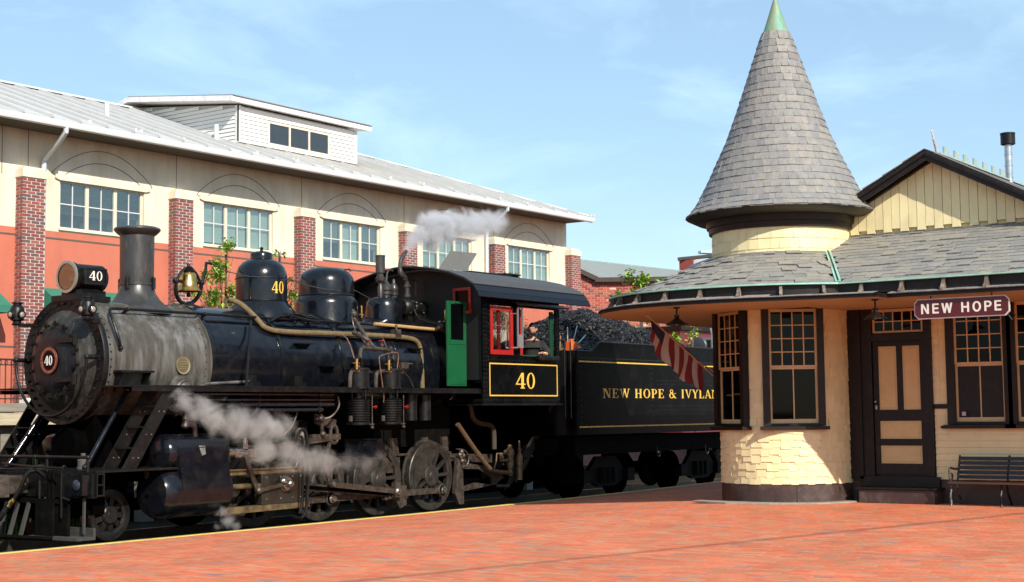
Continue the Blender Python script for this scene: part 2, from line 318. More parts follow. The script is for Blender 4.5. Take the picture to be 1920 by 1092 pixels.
# ---------------------------------------------------------------- lettering built as flat raised shapes
def _bar(x0, x1, y0, y1): return [(x0, y0), (x1, y0), (x1, y1), (x0, y1)]
def _ring(cx, cy, rx, ry, tx, ty, a0=0, a1=360, n=20):
    out = []
    for i in range(n):
        a, b = radians(a0 + (a1 - a0) * i / n), radians(a0 + (a1 - a0) * (i + 1) / n)
        out.append([(cx + rx * cos(a), cy + ry * sin(a)), (cx + rx * cos(b), cy + ry * sin(b)), (cx + (rx - tx) * cos(b), cy + (ry - ty) * sin(b)), (cx + (rx - tx) * cos(a), cy + (ry - ty) * sin(a))])
    return out
def _srf(x, y, w=.15, h=.055): return _bar(x - w, x + w, y, y + h)
def glyph(c, serif=True):
    if serif:
        T = .19; t = .075
        if c == 'N': return [_bar(.10, .10 + t, 0, 1), _bar(.74, .74 + t, 0, 1), [(.10, 1), (.10 + T + .06, 1), (.80, 0), (.66, 0)], _srf(.13, 0), _srf(.10, .945, .12), _srf(.78, .945)], .95
        if c == 'E': return [_bar(.12, .12 + T, 0, 1), _bar(.02, .72, 0, .06), _bar(.02, .70, .94, 1), _bar(.3, .52, .475, .53), _bar(.66, .73, .0, .26), _bar(.64, .70, .76, 1), _bar(.48, .54, .38, .63)], .80
        if c == 'W': return [[(.05, 1), (.05 + T, 1), (.42, 0), (.36, 0)], [(.36, 0), (.42, 0), (.62, .85), (.56, .95)], [(.48, 1), (.48 + T, 1), (.88, 0), (.82, 0)], [(.82, 0), (.88, 0), (1.14, 1), (1.07, 1)], _srf(.15, .945), _srf(.6, .945, .14), _srf(1.1, .945, .12)], 1.2
        if c == 'H': return [_bar(.12, .12 + T, 0, 1), _bar(.64, .64 + T, 0, 1), _bar(.3, .65, .47, .54), _srf(.215, 0), _srf(.215, .945), _srf(.735, 0), _srf(.735, .945)], .96
        if c == 'O': return _ring(.46, .5, .42, .52, .17, .06, 0, 360, 28), .92
        if c == 'P': return [_bar(.12, .12 + T, 0, 1), _srf(.215, 0, .17), _bar(.02, .42, .94, 1), _bar(.3, .42, .42, .48)] + _ring(.40, .71, .33, .29, .17, .055, -90, 90, 12), .78
        if c == 'I': return [_bar(.12, .12 + T, 0, 1), _srf(.215, 0), _srf(.215, .945)], .44
        if c == 'V': return [[(.05, 1), (.05 + T + .02, 1), (.50, 0), (.43, 0)], [(.43, 0), (.50, 0), (.80, 1), (.73, 1)], _srf(.15, .945, .16), _srf(.77, .945, .12)], .88
        if c == 'Y': return [[(.05, 1), (.26, 1), (.50, .45), (.34, .45)], [(.40, .45), (.48, .45), (.78, 1), (.71, 1)], _bar(.33, .33 + T, 0, .46), _srf(.425, 0), _srf(.15, .945, .15), _srf(.75, .945, .12)], .84
        if c == 'L': return [_bar(.12, .12 + T, 0, 1), _srf(.215, .945), _bar(.02, .70, 0, .06), _bar(.64, .71, .0, .28)], .74
        if c == 'A': return [[(.38, 1), (.50, 1), (.88, 0), (.67, 0)], [(.10, 0), (.16, 0), (.46, .92), (.40, 1)], _bar(.24, .66, .28, .34), _srf(.13, 0, .12), _srf(.77, 0, .15)], .90
        if c == 'D': return [_bar(.12, .12 + T, 0, 1), _bar(.02, .42, .94, 1), _bar(.02, .42, 0, .06)] + _ring(.40, .5, .44, .5, .18, .06, -90, 90, 14), .90
        if c == '&': return _ring(.36, .75, .21, .25, .09, .06, 0, 360, 18) + _ring(.36, .28, .32, .30, .14, .07, 80, 395, 18) + [[(.22, .66), (.36, .70), (.92, .03), (.74, .0)], _bar(.62, .95, .50, .55), _bar(.70, 1.0, 0, .05)], 1.02
        if c == '4': return [_bar(.42, .60, 0, 1), _bar(.02, .72, .24, .31), [(.02, .28), (.09, .28), (.54, 1), (.44, 1)], _srf(.51, 0, .16)], .74
        if c == '0': return _ring(.34, .5, .30, .52, .13, .06, 0, 360, 26), .70
    else:
        T = .17
        if c == 'N': return [_bar(.05, .05 + T, 0, 1), _bar(.60, .60 + T, 0, 1), [(.05, 1), (.24, 1), (.77, 0), (.58, 0)]], .92
        if c == 'E': return [_bar(.05, .05 + T, 0, 1), _bar(.2, .64, 0, T), _bar(.2, .64, 1 - T, 1), _bar(.2, .60, .42, .42 + T)], .76
        if c == 'W': return [[(.0, 1), (.18, 1), (.37, 0), (.21, 0)], [(.21, 0), (.37, 0), (.58, 1), (.44, 1)], [(.44, 1), (.60, 1), (.81, 0), (.65, 0)], [(.65, 0), (.81, 0), (1.02, 1), (.84, 1)]], 1.10
        if c == 'H': return [_bar(.05, .05 + T, 0, 1), _bar(.58, .58 + T, 0, 1), _bar(.2, .6, .42, .42 + T)], .90
        if c == 'O': return _ring(.42, .5, .38, .52, .17, .17, 0, 360, 24), .92
        if c == 'P': return [_bar(.05, .05 + T, 0, 1), _bar(.2, .42, 1 - T, 1), _bar(.2, .42, .38, .38 + T)] + _ring(.40, .69, .30, .31, .17, .17, -90, 90, 12), .78
    return [], .42
def textw(s, serif, gap):
    return sum(glyph(c, serif)[1] + gap for c in s) - gap
def text(mb, s, o, u, v, h, d, serif=True, gap=.05, width=None):
    """letters h tall starting at o along u, upright v, raised by d; width squeezes or stretches the line to fit"""
    o, u, v = Vector(o), Vector(u), Vector(v); nrm = u.cross(v); k = h if width is None else width / textw(s, serif, gap); x = 0; q = 0
    for c in s:
        P, w = glyph(c, serif)
        for p in P:
            q += 1; dd = d + (q % 9) * .00025
            mb.prism([o + u * ((x + a) * k) + v * (b * h) for a, b in p], nrm * dd)
        x += w + gap
    return mb

def letters(name, s, mk, mt, parent, o, u, v, h, d, serif=True, gap=.05, width=None):
    """every character a piece of its own"""
    k = h if width is None else width / textw(s, serif, gap); x = 0; u = Vector(u); o = Vector(o)
    for c in s:
        w = glyph(c, serif)[1]
        if c != ' ': m = MB(); text(m, c, o + u * (x * k), u, v, h, d, serif, gap, w * k); mk(name, m, mt, parent, smooth=0)
        x += w + gap

# ---------------------------------------------------------------- the locomotive
YC, ZC = 17.25, 2.40
loco = thing('steam_locomotive', 'black steam locomotive number 40 with grey smokebox, brass bell and smoking low along the platform', 'locomotive', (17.5, YC, -.09))
def lp(name, mb, m, parent=None, **k): return ob(name, mb, m, parent or loco, **k)
# smokebox
m = MB(); m.lathe([(.86, 13.19), (.86, 15.08), (.0, 15.08)], (0, YC, ZC), 'x', 72)
smb = lp('smokebox', m, SMOKE)
m = MB(); m.lathe([(.70, 13.15), (.885, 13.13), (.895, 13.15), (.895, 13.21), (.855, 13.22)], (0, YC, ZC), 'x', 72); lp('front_ring', m, BLK2, smb)
m = MB()
for i in range(36):
    a = 2 * pi * i / 36; m.cyl((13.135, YC + .80 * cos(a), ZC + .80 * sin(a)), (13.095, YC + .80 * cos(a), ZC + .80 * sin(a)), .022, .014, 7)
for i in range(52):
    a = 2 * pi * i / 52
    m.riv((13.27, YC + .86 * cos(a), ZC + .86 * sin(a)), (0, cos(a), sin(a)), .016); m.riv((15.0, YC + .86 * cos(a), ZC + .86 * sin(a)), (0, cos(a), sin(a)), .017)
lp('smokebox_rivet', m, BLK2, smb, kind='stuff')
m = MB(); m.lathe([(.863, 14.96), (.868, 14.965), (.868, 15.06), (.90, 15.07), (.90, 15.12), (.885, 15.13)], (0, YC, ZC), 'x', 72); lp('jacket_band', m, SMOKE, smb)
m = MB(); m.lathe([(.71, 13.15), (.66, 13.12), (.60, 13.06), (.52, 13.0), (.47, 12.985), (.44, 12.985)], (0, YC, ZC), 'x', 60); front = lp('front_plate', m, mat('sunlit_dusty_plate', (.030, .028, .024), .40, .2, .4, 5, spec=.3, col2=(.10, .092, .078), amt=.40, s2=3, st2=(3, 3, .7)))  # dusty tone lightened to carry sunlight on the dished plate
m = MB(); m.lathe([(.45, 12.99), (.455, 12.965), (.42, 12.945), (.30, 12.925), (.15, 12.915), (.001, 12.912)], (0, YC, ZC), 'x', 48); door = lp('smokebox_door', m, mat('dull_black_door', (.008, .008, .009), .42, 0, .4, 6, spec=.25, col2=(.03, .028, .026), amt=.38, s2=4, st2=(3, 3, .8)))
m = MB()
for i in range(16):
    a = 2 * pi * (i + .3) / 16
    if abs(((math.degrees(a) + 180) % 360) - 0) < 1: continue
    y, z = YC + .51 * cos(a), ZC + .51 * sin(a)
    m.cyl((13.0, y, z), (12.91, y, z), .02, .02, 7); m.box(12.925, 12.95, y - .045, y + .045, z - .014, z + .014); m.box(12.923, 12.952, y - .014, y + .014, z - .045, z + .045)
lp('door_clamp', m, BLK2, front, kind='stuff')
for z in (ZC + .27, ZC - .27):
    m = MB(); m.prism([(12.915, YC - .50, z - .03), (12.915, YC - .50, z + .03), (12.90, YC - .15, z + .035), (12.90, YC - .15, z - .035)], (-.02, 0, 0)); m.cyl((12.93, YC - .52, z - .07), (12.93, YC - .52, z + .07), .035, n=10)
    for q in (.2, .28, .36): m.riv((12.893, YC - q, z), (-1, 0, 0), .012)
    lp('door_hinge', m, BLK2, front)
m = MB(); m.cyl((12.915, YC, ZC), (12.895, YC, ZC), .195, .19, 32); np_ = lp('number_plate', m, BLKS, door)
m = MB(); m.lathe([(.134, 12.894), (.138, 12.888), (.185, 12.888), (.19, 12.894)], (0, YC, ZC), 'x', 32); lp('number_plate_rim', m, mat('red_bronze_rim', (.16, .028, .02), .5, .1), door)
m = MB(); m.cyl((12.896, YC, ZC), (12.890, YC, ZC), .132, .132, 28); lp('plate_centre', m, BLKS, door)
letters('plate_digit', '40', lp, WHT, door, (12.8895, YC + .088, ZC - .065), (0, -1, 0), (0, 0, 1), .13, .006, width=.175)
m = MB()
for i in range(44):   # little raised lettering round the plate rim
    a = 2 * pi * i / 44
    if i % 7: m.riv((12.887, YC + .162 * cos(a), ZC + .162 * sin(a)), (-1, 0, 0), .006)
lp('rim_lettering', m, mat('dull_gold_relief', (.40, .24, .07), .5), door, kind='stuff')
m = MB(); pts = [(12.92, YC + .78 * cos(a), ZC + .03 + .80 * sin(a)) for a in [radians(180 + 180 * i / 28) for i in range(29)]]
m.tube(pts, .021, 8)
for s in (-1, 1): m.tube([(12.92, YC + .78 * s, ZC + .03), (13.14, YC + .78 * s, ZC + .03)], .032, 8); m.sph((12.92, YC + .78 * s, ZC + .03), .04, 8, 5)
m.cyl((12.92, YC, ZC - .77), (13.12, YC, ZC - .77), .025); lp('curved_handrail', m, BLK2)
# marker lamps
for s in (-1, 1):
    y = YC + .78 * s; z = 3.07; m = MB()
    m.lathe([(.0, -.15), (.06, -.15), (.075, -.13), (.06, -.11), (.06, -.09), (.095, -.07), (.098, .09), (.075, .13), (.06, .14), (.06, .16), (.08, .165), (.08, .18), (0, .185)], (12.93, y, z), 'z', 20)
    m.box(12.93, 13.16, y - .03 + .05 * -s, y + .03 + .05 * -s, z - .17, z - .12); ml = lp('marker_lamp', m, BLK2)
    for d in ((-1, 0), (0, -1), (0, 1)):
        m = MB(); c = Vector((12.93, y, z)) + Vector((d[0], d[1], 0)) * .09; dd = Vector((d[0], d[1], 0))
        m.cyl(c, c + dd * .03, .068, .06, 16); lp('lens_hood', m, BLK2, ml)
        m = MB(); m.sph(c + dd * .022, .043, 12, 8, (.55 if d[0] else 1, .55 if d[1] else 1, 1)); lp('lamp_lens', m, mat('amber_clear_lens', (.40, .33, .27), .08, .35, .1), ml)
# headlight
hl = MB(); hl.lathe([(.001, 13.76), (.18, 13.76), (.195, 13.74), (.195, 13.28), (.215, 13.26), (.228, 13.18), (.21, 13.17)], (0, YC, 3.585), 'x', 40); hlo = lp('headlight', hl, BLK2)
m = MB(); m.lathe([(.0, 13.44), (.07, 13.41), (.14, 13.34), (.19, 13.23), (.208, 13.18)], (0, YC, 3.585), 'x', 32); lp('reflector', m, mat('silver_reflector', (.42, .60, .46), .10, 1., .15, 9), hlo)
m = MB(); m.lathe([(.19, 13.165), (.23, 13.165), (.23, 13.19), (.19, 13.19)], (0, YC, 3.585), 'x', 40); lp('headlight_rim', m, mat('pale_metal_rim', (.35, .36, .3), .35, .6), hlo)
m = MB(); m.cyl((13.18, YC, 3.585), (13.175, YC, 3.585), .2, n=32); lp('headlight_glass', m, glassmat('headlight_clear_glass', (.30, .72, .56), .45), hlo)
for s in (-1, 1):
    ya, yb = YC + s * .15, YC + s * .30; m = MB(); m.box(13.25, 13.62, min(ya, yb), max(ya, yb), 3.475, 3.70); nb = lp('number_box', m, BLK2, hlo, bevel=.006)
    yf = YC + s * .302; m = MB()
    for a in ((13.245, 13.625, 3.685, 3.705), (13.245, 13.625, 3.47, 3.49), (13.245, 13.265, 3.49, 3.685), (13.605, 13.625, 3.49, 3.685)): m.box(a[0], a[1], min(yf, yf + s * .012), max(yf, yf + s * .012), a[2], a[3])
    lp('number_frame', m, BLK, hlo)
    letters('headlight_digit', '40', lp, WHT, hlo, (13.32, yf, 3.53) if s < 0 else (13.56, yf, 3.53), (-s * 1.0, 0, 0), (0, 0, 1), .13, .004, width=.235)
m = MB(); m.box(13.22, 13.72, YC - .17, YC + .17, 3.32, 3.40); m.box(13.3, 13.66, YC - .11, YC + .11, 3.40, 3.46); m.box(13.1, 13.75, YC - .24, YC + .24, 3.24, 3.32)
m.box(13.26, 13.32, YC - .14, YC - .08, 3.16, 3.3); m.box(13.62, 13.68, YC - .2, YC - .1, 3.1, 3.3); lp('headlight_bracket', m, BLK2, hlo)
# stack
m = MB(); m.lathe([(.56, 3.10), (.50, 3.19), (.42, 3.245), (.34, 3.32), (.275, 3.42), (.25, 3.53), (.262, 3.535), (.262, 3.575), (.245, 3.58), (.25, 4.27), (.29, 4.30), (.325, 4.335), (.34, 4.36), (.33, 4.385), (.29, 4.40), (.23, 4.41), (.21, 4.39), (.20, 4.0), (.2, 3.6)], (14.42, YC, 0), 'z', 48)
stk = lp('smokestack', m, STACK)
for k in range(4):
    a = radians(200 + 90 * k); c = Vector((14.42 + .275 * cos(a), YC + .275 * sin(a), 0)); m = MB(); m.cyl((c.x, c.y, 3.48), (c.x, c.y, 3.64), .032, n=8); m.cyl((c.x, c.y, 3.46), (c.x, c.y, 3.66), .015, n=6); lp('stack_bolt', m, BLK2, stk)
# bell
bx = 15.42; m = MB(); m.lathe([(.185, 3.51), (.19, 3.525), (.165, 3.55), (.14, 3.61), (.128, 3.70), (.115, 3.77), (.08, 3.81), (.03, 3.835), (.0, 3.84), (.0, 3.83), (.09, 3.77), (.11, 3.62), (.15, 3.53), (.168, 3.52)], (bx, YC, 0), 'z', 36)
bell = lp('bell', m, BRASS)
m = MB(); pts = [(bx + .25 * sin(a), YC + .05 * cos(a), 3.58 - .26 * cos(a)) for a in [radians(-105 + 210 * i / 20) for i in range(21)]]; m.tube(pts, .032, 8)
m.cyl((bx - .28, YC, 3.66), (bx + .28, YC, 3.66), .026); m.lathe([(.02, 3.94), (.03, 3.90), (.06, 3.88), (.05, 3.85), (.1, 3.83), (.085, 3.80)], (bx, YC, 0), 'z', 12)
for s in (-1, 1): m.tube([(bx + s * .24, YC, 3.66), (bx + s * .17, YC, 3.78), (bx + s * .06, YC, 3.87)], .024, 7, sm=1); m.sph((bx + s * .27, YC, 3.66), .045, 8, 5)
m.cyl((bx, YC, 3.45), (bx, YC, 3.53), .02); m.sph((bx, YC, 3.46), .035, 8, 6); m.lathe([(.26, 3.2), (.24, 3.27), (.1, 3.31), (.05, 3.34)], (bx, YC, 0), 'z', 16)
m.tube([(bx + .27, YC, 3.66), (bx + .33, YC, 3.80), (bx + .36, YC, 3.98), (bx + .46, YC, 3.97)], .024, 7); lp('bell_yoke', m, BLK2, bell)
m = MB(); m.tube([(bx + .45, YC, 3.97), (16.3, YC - .1, 3.82), (16.94, YC - .43, 3.77), (17.3, YC - .35, 3.80), (17.7, YC - .3, 3.73), (18.2, YC - .45, 3.66), (18.7, YC - .44, 3.71), (19.0, YC - .3, 3.68), (19.9, YC - .1, 3.5), (20.9, YC - .1, 3.55)], .008, 5, sm=1); lp('bell_cord', m, mat('dark_rope', (.03, .03, .03), .9))
# boiler
m = MB(); m.lathe([(.84, 15.05), (.885, 15.09), (.885, 16.75), (.89, 18.6), (.90, 19.3), (.90, 20.93), (.3, 20.95)], (0, YC, ZC), 'x', 80); boil = lp('boiler', m, BLK)
for xb in (15.12, 16.55, 17.95, 19.32, 20.3):
    m = MB(); m.lathe([(.885, xb - .035), (.905, xb - .03), (.905, xb + .03), (.885, xb + .035)], (0, YC, ZC), 'x', 72); lp('boiler_band', m, BLK, boil)
m = MB()
for xb in (15.20, 16.49, 16.61, 17.89, 18.01, 19.26, 19.38):
    for i in range(60):
        a = radians(95 + 170 * i / 60); r = .889 if xb < 18 else .897; m.riv((xb, YC + r * cos(a), ZC + r * sin(a)), (0, cos(a), sin(a)), .008)
lp('boiler_rivet', m, BLK, boil, kind='stuff')
m = MB(); m.rivline((15.2, YC - .893, ZC + .02), (20.8, YC - .905, ZC + .02), .12, (0, -1, 0), .008); m.box(15.15, 20.9, YC - .66, YC - .63, ZC + .615, ZC + .62); lp('boiler_seam', m, BLK, boil, kind='stuff')
for xb, zb, yb in ((15.62, 2.83, 16.5), (19.95, 2.8, 16.47)):
    m = MB(); m.cyl((xb, yb + .06, zb), (xb, yb - .015, zb - .004), .045, .04, 14); lp('washout_plug', m, STEEL, boil)
m = MB(); m.cyl((14.55, YC - .861, ZC - .06), (14.55, YC - .875, ZC - .06), .13, .125, 24)
bp = lp('builders_plate', m, mat('dull_bronze_plate', (.22, .17, .09), .45, .6, .3, 30), smb)
m = MB(); m.lathe([(.10, 0), (.128, -.008), (.13, 0)], (14.55, YC - .874, ZC - .06), 'y', 24)
for z in (-.05, -.02, .02, .05): m.box(14.48, 14.62, YC - .883, YC - .872, ZC - .06 + z - .007, ZC - .06 + z + .007)
lp('plate_relief', m, mat('pale_bronze_relief', (.35, .30, .18), .4, .6), smb)
m = MB(); m.cyl((14.55, YC - .80, ZC - .38), (14.55, YC - .90, ZC - .40), .20, .17, 24); m.lathe([(.17, -.02), (.13, -.06), (.10, -.05), (.06, -.08), (.0, -.08)], (14.55, YC - .88, ZC - .40), 'y', 20)
for i in range(10): a = 2 * pi * i / 10; m.riv((14.55 + .17 * cos(a), YC - .905, ZC - .40 + .17 * sin(a)), (0, -1, 0), .016)
m.tube([(14.75, YC - .88, ZC - .38), (14.95, YC - .95, ZC - .32), (15.75, YC - .97, ZC - .28)], .022, 7); lp('steam_pipe_cover', m, SMOKE, smb)
m = MB(); m.prism([(13.32, YC - .80, 2.22), (13.32, YC - 1.02, 2.22), (13.9, YC - 1.02, 2.22), (13.9, YC - .80, 2.22)], (0, 0, .03)); m.prism([(13.36, YC - .82, 2.22), (13.36, YC - 1.0, 2.22), (13.36, YC - .8, 1.95)], (.02, 0, 0)); m.prism([(13.84, YC - .82, 2.22), (13.84, YC - 1.0, 2.22), (13.84, YC - .8, 1.95)], (.02, 0, 0)); lp('smokebox_step', m, BLK2, smb)
for xs, zs in ((16.85, 2.72), (17.35, 2.38), (20.45, 2.40), (19.6, 2.72)):
    ys = YC - sqrt(max(.0, .9 ** 2 - (zs - ZC) ** 2)); m = MB(); m.prism([(xs, ys + .04, zs), (xs, ys - .12, zs), (xs + .30, ys - .12, zs), (xs + .30, ys + .04, zs)], (0, 0, .018)); m.prism([(xs + .06, ys, zs), (xs + .06, ys - .1, zs), (xs + .06, ys + .02, zs - .10)], (.2, 0, 0)); lp('boiler_step', m, BLK, boil)
# domes
def dome(name, x, prof, mt=BLK, n=56): m = MB(); m.lathe(prof, (x, YC, 0), 'z', n); return lp(name, m, mt)
d1 = dome('sand_dome', 16.96, [(.66, 2.95), (.60, 3.12), (.56, 3.24), (.50, 3.33), (.44, 3.40), (.43, 3.42), (.415, 3.43), (.415, 3.82), (.405, 3.90), (.37, 3.99), (.30, 4.07), (.215, 4.115), (.18, 4.125), (.18, 4.20), (.165, 4.225), (.10, 4.25), (.03, 4.26), (.02, 4.28), (.035, 4.31), (.0, 4.33)])
m = MB(); m.lathe([(.425, 3.425), (.43, 3.43), (.43, 3.445), (.418, 3.45)], (16.96, YC, 0), 'z', 56); m.lathe([(.418, 3.79), (.422, 3.80), (.418, 3.81)], (16.96, YC, 0), 'z', 56); lp('dome_band', m, BLK2, d1)
m = MB()
for s0, c in ((0, '4'), (1, '0')):   # lettering wrapped on the dome
    P, w = glyph(c)
    for p in P:
        q = []
        for a, b in p:
            ang = radians(-112) + ((a + s0 * .80) * .165) / .418
            q.append(Vector((16.96 + .4165 * cos(ang), YC + .4165 * sin(ang), 3.55 + b * .19)))
        nr = Vector((q[0].x - 16.96, q[0].y - YC, 0)).normalized(); m.prism(q, nr * (.006 + RND.random() * .001))
lp('dome_number', m, GOLD, d1)
m = MB()
for i in range(9): a = RND.uniform(-2.4, -.6); m.tube([(16.96 + .6 * cos(a), YC + .6 * sin(a), 3.18), (16.96 + .66 * cos(a) + .1, YC + .70 * sin(a), 3.22), (17.2 + .05 * i, YC - .66, 3.16)], .016, 6, sm=1)
m.tube([(16.55, YC - .62, 3.08), (16.8, YC - .66, 3.2), (17.2, YC - .7, 3.14), (17.55, YC - .7, 3.1)], .02, 6, sm=1); lp('sand_pipe_valve', m, BLK2, d1)
d2 = dome('steam_dome', 18.48, [(.58, 3.0), (.54, 3.10), (.54, 3.47), (.525, 3.53), (.49, 3.58), (.475, 3.60), (.475, 3.84), (.455, 3.93), (.40, 4.01), (.30, 4.07), (.15, 4.095), (0, 4.10)])
m = MB(); m.lathe([(.478, 3.605), (.485, 3.615), (.478, 3.63)], (18.48, YC, 0), 'z', 56); m.tube([(18.6, YC - .3, 4.05), (18.66, YC - .36, 4.07), (18.85, YC - .22, 4.05)], .01, 5); lp('dome_band', m, BLK2, d2)
d3 = dome('auxiliary_dome', 19.97, [(.34, 3.1), (.33, 3.2), (.325, 3.50), (.31, 3.58), (.27, 3.65), (.2, 3.68), (0, 3.685)])
m = MB(); m.lathe([(.0, 3.66), (.05, 3.66), (.05, 3.85), (.035, 3.88), (.035, 3.92), (.08, 3.96), (.09, 4.02), (.06, 4.035), (.06, 4.09), (.085, 4.10), (.085, 4.39), (.09, 4.395), (.09, 4.415), (0, 4.425)], (19.82, YC - .05, 0), 'z', 20)
m.tube([(19.86, YC - .05, 3.93), (19.98, YC - .05, 3.97), (20.0, YC - .05, 4.13), (20.07, YC - .05, 4.18), (20.15, YC - .05, 4.16)], .018, 6, sm=1); lp('whistle', m, STACK)
m = MB()
for xx, rr, hh in ((20.02, .115, 3.97), (20.24, .08, 3.97)): m.lathe([(rr * .8, 3.6), (rr * .8, 3.72), (rr, 3.73), (rr, 3.78), (rr * .85, 3.79), (rr, 3.81), (rr, hh - .1), (rr * .6, hh - .04), (rr * .35, hh), (rr * .3, hh + .05), (0, hh + .06)], (xx, YC, 0), 'z', 18)
lp('safety_valve', m, STACK, d3)
m = MB(); m.tube([(20.62, YC, 3.5), (20.62, YC, 3.98), (20.6, YC, 4.06), (20.5, YC, 4.09), (20.42, YC, 4.15), (20.42, YC, 4.3), (20.46, YC, 4.42), (20.6, YC, 4.56)], [.045, .045, .055, .055, .04, .04, .035], 10, sm=2)
for z in (3.72, 3.9): m.cyl((20.62, YC, z), (20.62, YC, z + .05), .065, n=10)
m.tube([(20.5, YC - .02, 4.03), (20.62, YC - .04, 4.03), (20.78, YC - .05, 4.03), (20.8, YC - .05, 3.98), (20.8, YC - .05, 3.75)], .014, 6); lp('exhaust_pipe', m, STACK)
m = MB(); m.lathe([(0, 20.30), (.13, 20.32), (.17, 20.36), (.19, 20.46), (.17, 20.5), (.13, 20.52), (.12, 20.6), (.14, 20.62), (.15, 20.85), (.13, 20.95), (.06, 21.0), (0, 21.0)], (0, YC - .1, 3.52), 'x', 24)
m.box(20.4, 20.9, YC - .2, YC, 3.2, 3.42); m.tube([(20.5, YC - .25, 3.50), (20.5, YC - .3, 3.36), (20.62, YC - .36, 3.27), (20.9, YC - .42, 3.22), (21.2, YC - .42, 3.21)], .02, 7, sm=2)
for i in range(10): m.sph((20.45 + RND.uniform(-.08, .5), YC - .22, 3.52 + RND.uniform(-.12, .12)), RND.uniform(.02, .045), 7, 5)
lp('turbo_generator', m, BLK2)
# boiler handrails (near and far)
for s in (-1, 1):
    y = YC + s * .62; m = MB(); m.tube([(13.42, YC + s * .87, 2.56), (13.36, YC + s * .92, 2.66), (13.32, YC + s * .84, 2.92), (13.36, YC + s * .68, 3.10), (13.5, y, 3.125), (14.2, y, 3.125), (20.88, y, 3.125)], .022, 8, sm=2)
    for x in (13.75, 15.2, 16.65, 18.15, 19.6, 20.6): m.tube([(x, y, 3.125), (x - .05, y - s * .13, 3.03)], .022, 6); m.sph((x, y, 3.125), .034, 8, 5)
    m.sph((13.42, YC + s * .87, 2.56), .04, 8, 5); lp('boiler_handrail', m, BLK2)
# lagged steam pipe and cream pipe
m = MB(); m.tube([(16.05, 17.05, 3.42), (16.22, 16.95, 3.36), (16.25, 16.62, 3.10), (16.3, 16.48, 2.93), (16.75, 16.44, 2.905), (17.6, 16.43, 2.92), (19.2, 16.43, 2.93), (19.75, 16.43, 2.915), (19.93, 16.42, 2.84), (19.97, 16.40, 2.65), (19.97, 16.38, 2.05)], .043, 10, sm=2); lp('lagged_steam_pipe', m, LAG)
m = MB(); m.tube([(18.95, 16.58, 3.135), (20.5, 16.56, 3.10), (20.62, 16.55, 3.11), (20.7, 16.55, 3.18), (20.85, 16.55, 3.19), (21.0, 16.55, 3.16)], .030, 8, sm=1); lp('cream_wrapped_pipe', m, mat('cream_wrapping', (.42, .26, .10), .7, 0, .2, 15, bump=.4))
m = MB(); m.box(19.27, 19.41, 16.38, 16.5, 2.89, 3.05); m.cyl((19.33, 16.42, 2.97), (19.33, 16.42, 3.13), .02); lp('pipe_valve', m, IRON); m = MB()
m.tube([(18.4, 16.6, 3.25), (18.3, 16.5, 3.2), (18.3, 16.45, 3.0), (18.42, 16.4, 2.85), (18.5, 16.25, 2.7)], .012, 6, sm=2); m.sph((18.45, 16.6, 3.28), .06, 8, 6); m.cyl((18.45, 16.62, 3.1), (18.45, 16.62, 3.36), .03)
m.tube([(18.4, 16.55, 3.2), (18.4, 16.42, 3.05), (18.45, 16.3, 2.85), (18.5, 16.15, 2.66)], .035, 8); lp('pipe_valve', m, IRON)
# backhead injector valves at the cab
m = MB()
m.lathe([(.04, 0), (.05, .05), (.02, .08), (.03, .2), (.02, .26), (0, .28)], (21.05 - .12, 16.62, 3.22), 'z', 10); m.lathe([(.04, 0), (.05, .05), (.02, .08), (.025, .2), (0, .22)], (18.98, YC - .35, 3.25), 'z', 10)
lp('brass_whistle_valve', m, BRASS)
m = MB()
for i in range(9): x = 20.6 + i * .06; m.tube([(20.95, 16.6 + RND.uniform(-.1, .1), 3.25 + RND.uniform(-.1, .05)), (20.7 + RND.uniform(-.2, .1), 16.5, 3.2), (20.9, 16.35 + RND.uniform(-.08, .08), 3.0 + RND.uniform(-.2, .1)), (20.95, 16.3, 2.7)], .014, 6, sm=1)
for i in range(8): m.sph((20.8 + RND.uniform(-.15, .12), 16.52 + RND.uniform(-.06, .06), 3.15 + RND.uniform(-.1, .1)), RND.uniform(.025, .05), 7, 5)
lp('valve_cluster', m, IRON)
# running board
for s in (-1, 1):
    y0, y1 = (15.78, 16.62) if s < 0 else (17.88, 18.72); ye = 15.78 if s < 0 else 18.70
    m = MB(); m.box(13.15, 20.86, y0, y1, 2.015, 2.04); m.box(13.15, 20.86, ye, ye + .02, 1.955, 2.012); lp('running_board', m, BLK2)
for x in (15.7, 16.9, 18.0, 19.2, 20.3): m = MB(); m.prism([(x, 15.9, 2.012), (x, 16.55, 2.012), (x, 16.55, 1.75)], (.03, 0, 0)); lp('running_board_bracket', m, BLK2)
for x in (15.68, 16.68): m = MB(); m.box(x, x + .28, 16.25, 16.42, 2.042, 2.12); m.box(x + .05, x + .23, 16.28, 16.42, 2.12, 2.22); lp('boiler_foot', m, BLK2)
for z, x0 in ((1.93, 14.05), (1.85, 14.0), (1.77, 14.15), (1.69, 14.3)):
    m = MB(); m.tube([(x0, 15.95, z), (17.25 if z > 1.75 else 17.0, 15.95, z)], .027, 8)
    for x in (15.6, 16.9): m.cyl((x, 15.95, z), (x + .05, 15.95, z), .04, n=8)
    lp('cooling_pipe', m, BLK)
for za, zb in ((1.93, 1.85), (1.77, 1.69)):
    m = MB(); c = (za + zb) / 2; r = .04 if za < 1.9 else .04; m.tube([(14.06, 15.95, za), (13.95, 15.95, za - .01), (13.9, 15.95, c), (13.95, 15.95, zb + .01), (14.06, 15.95, zb)], .027, 8, sm=2); lp('return_bend', m, BLK)
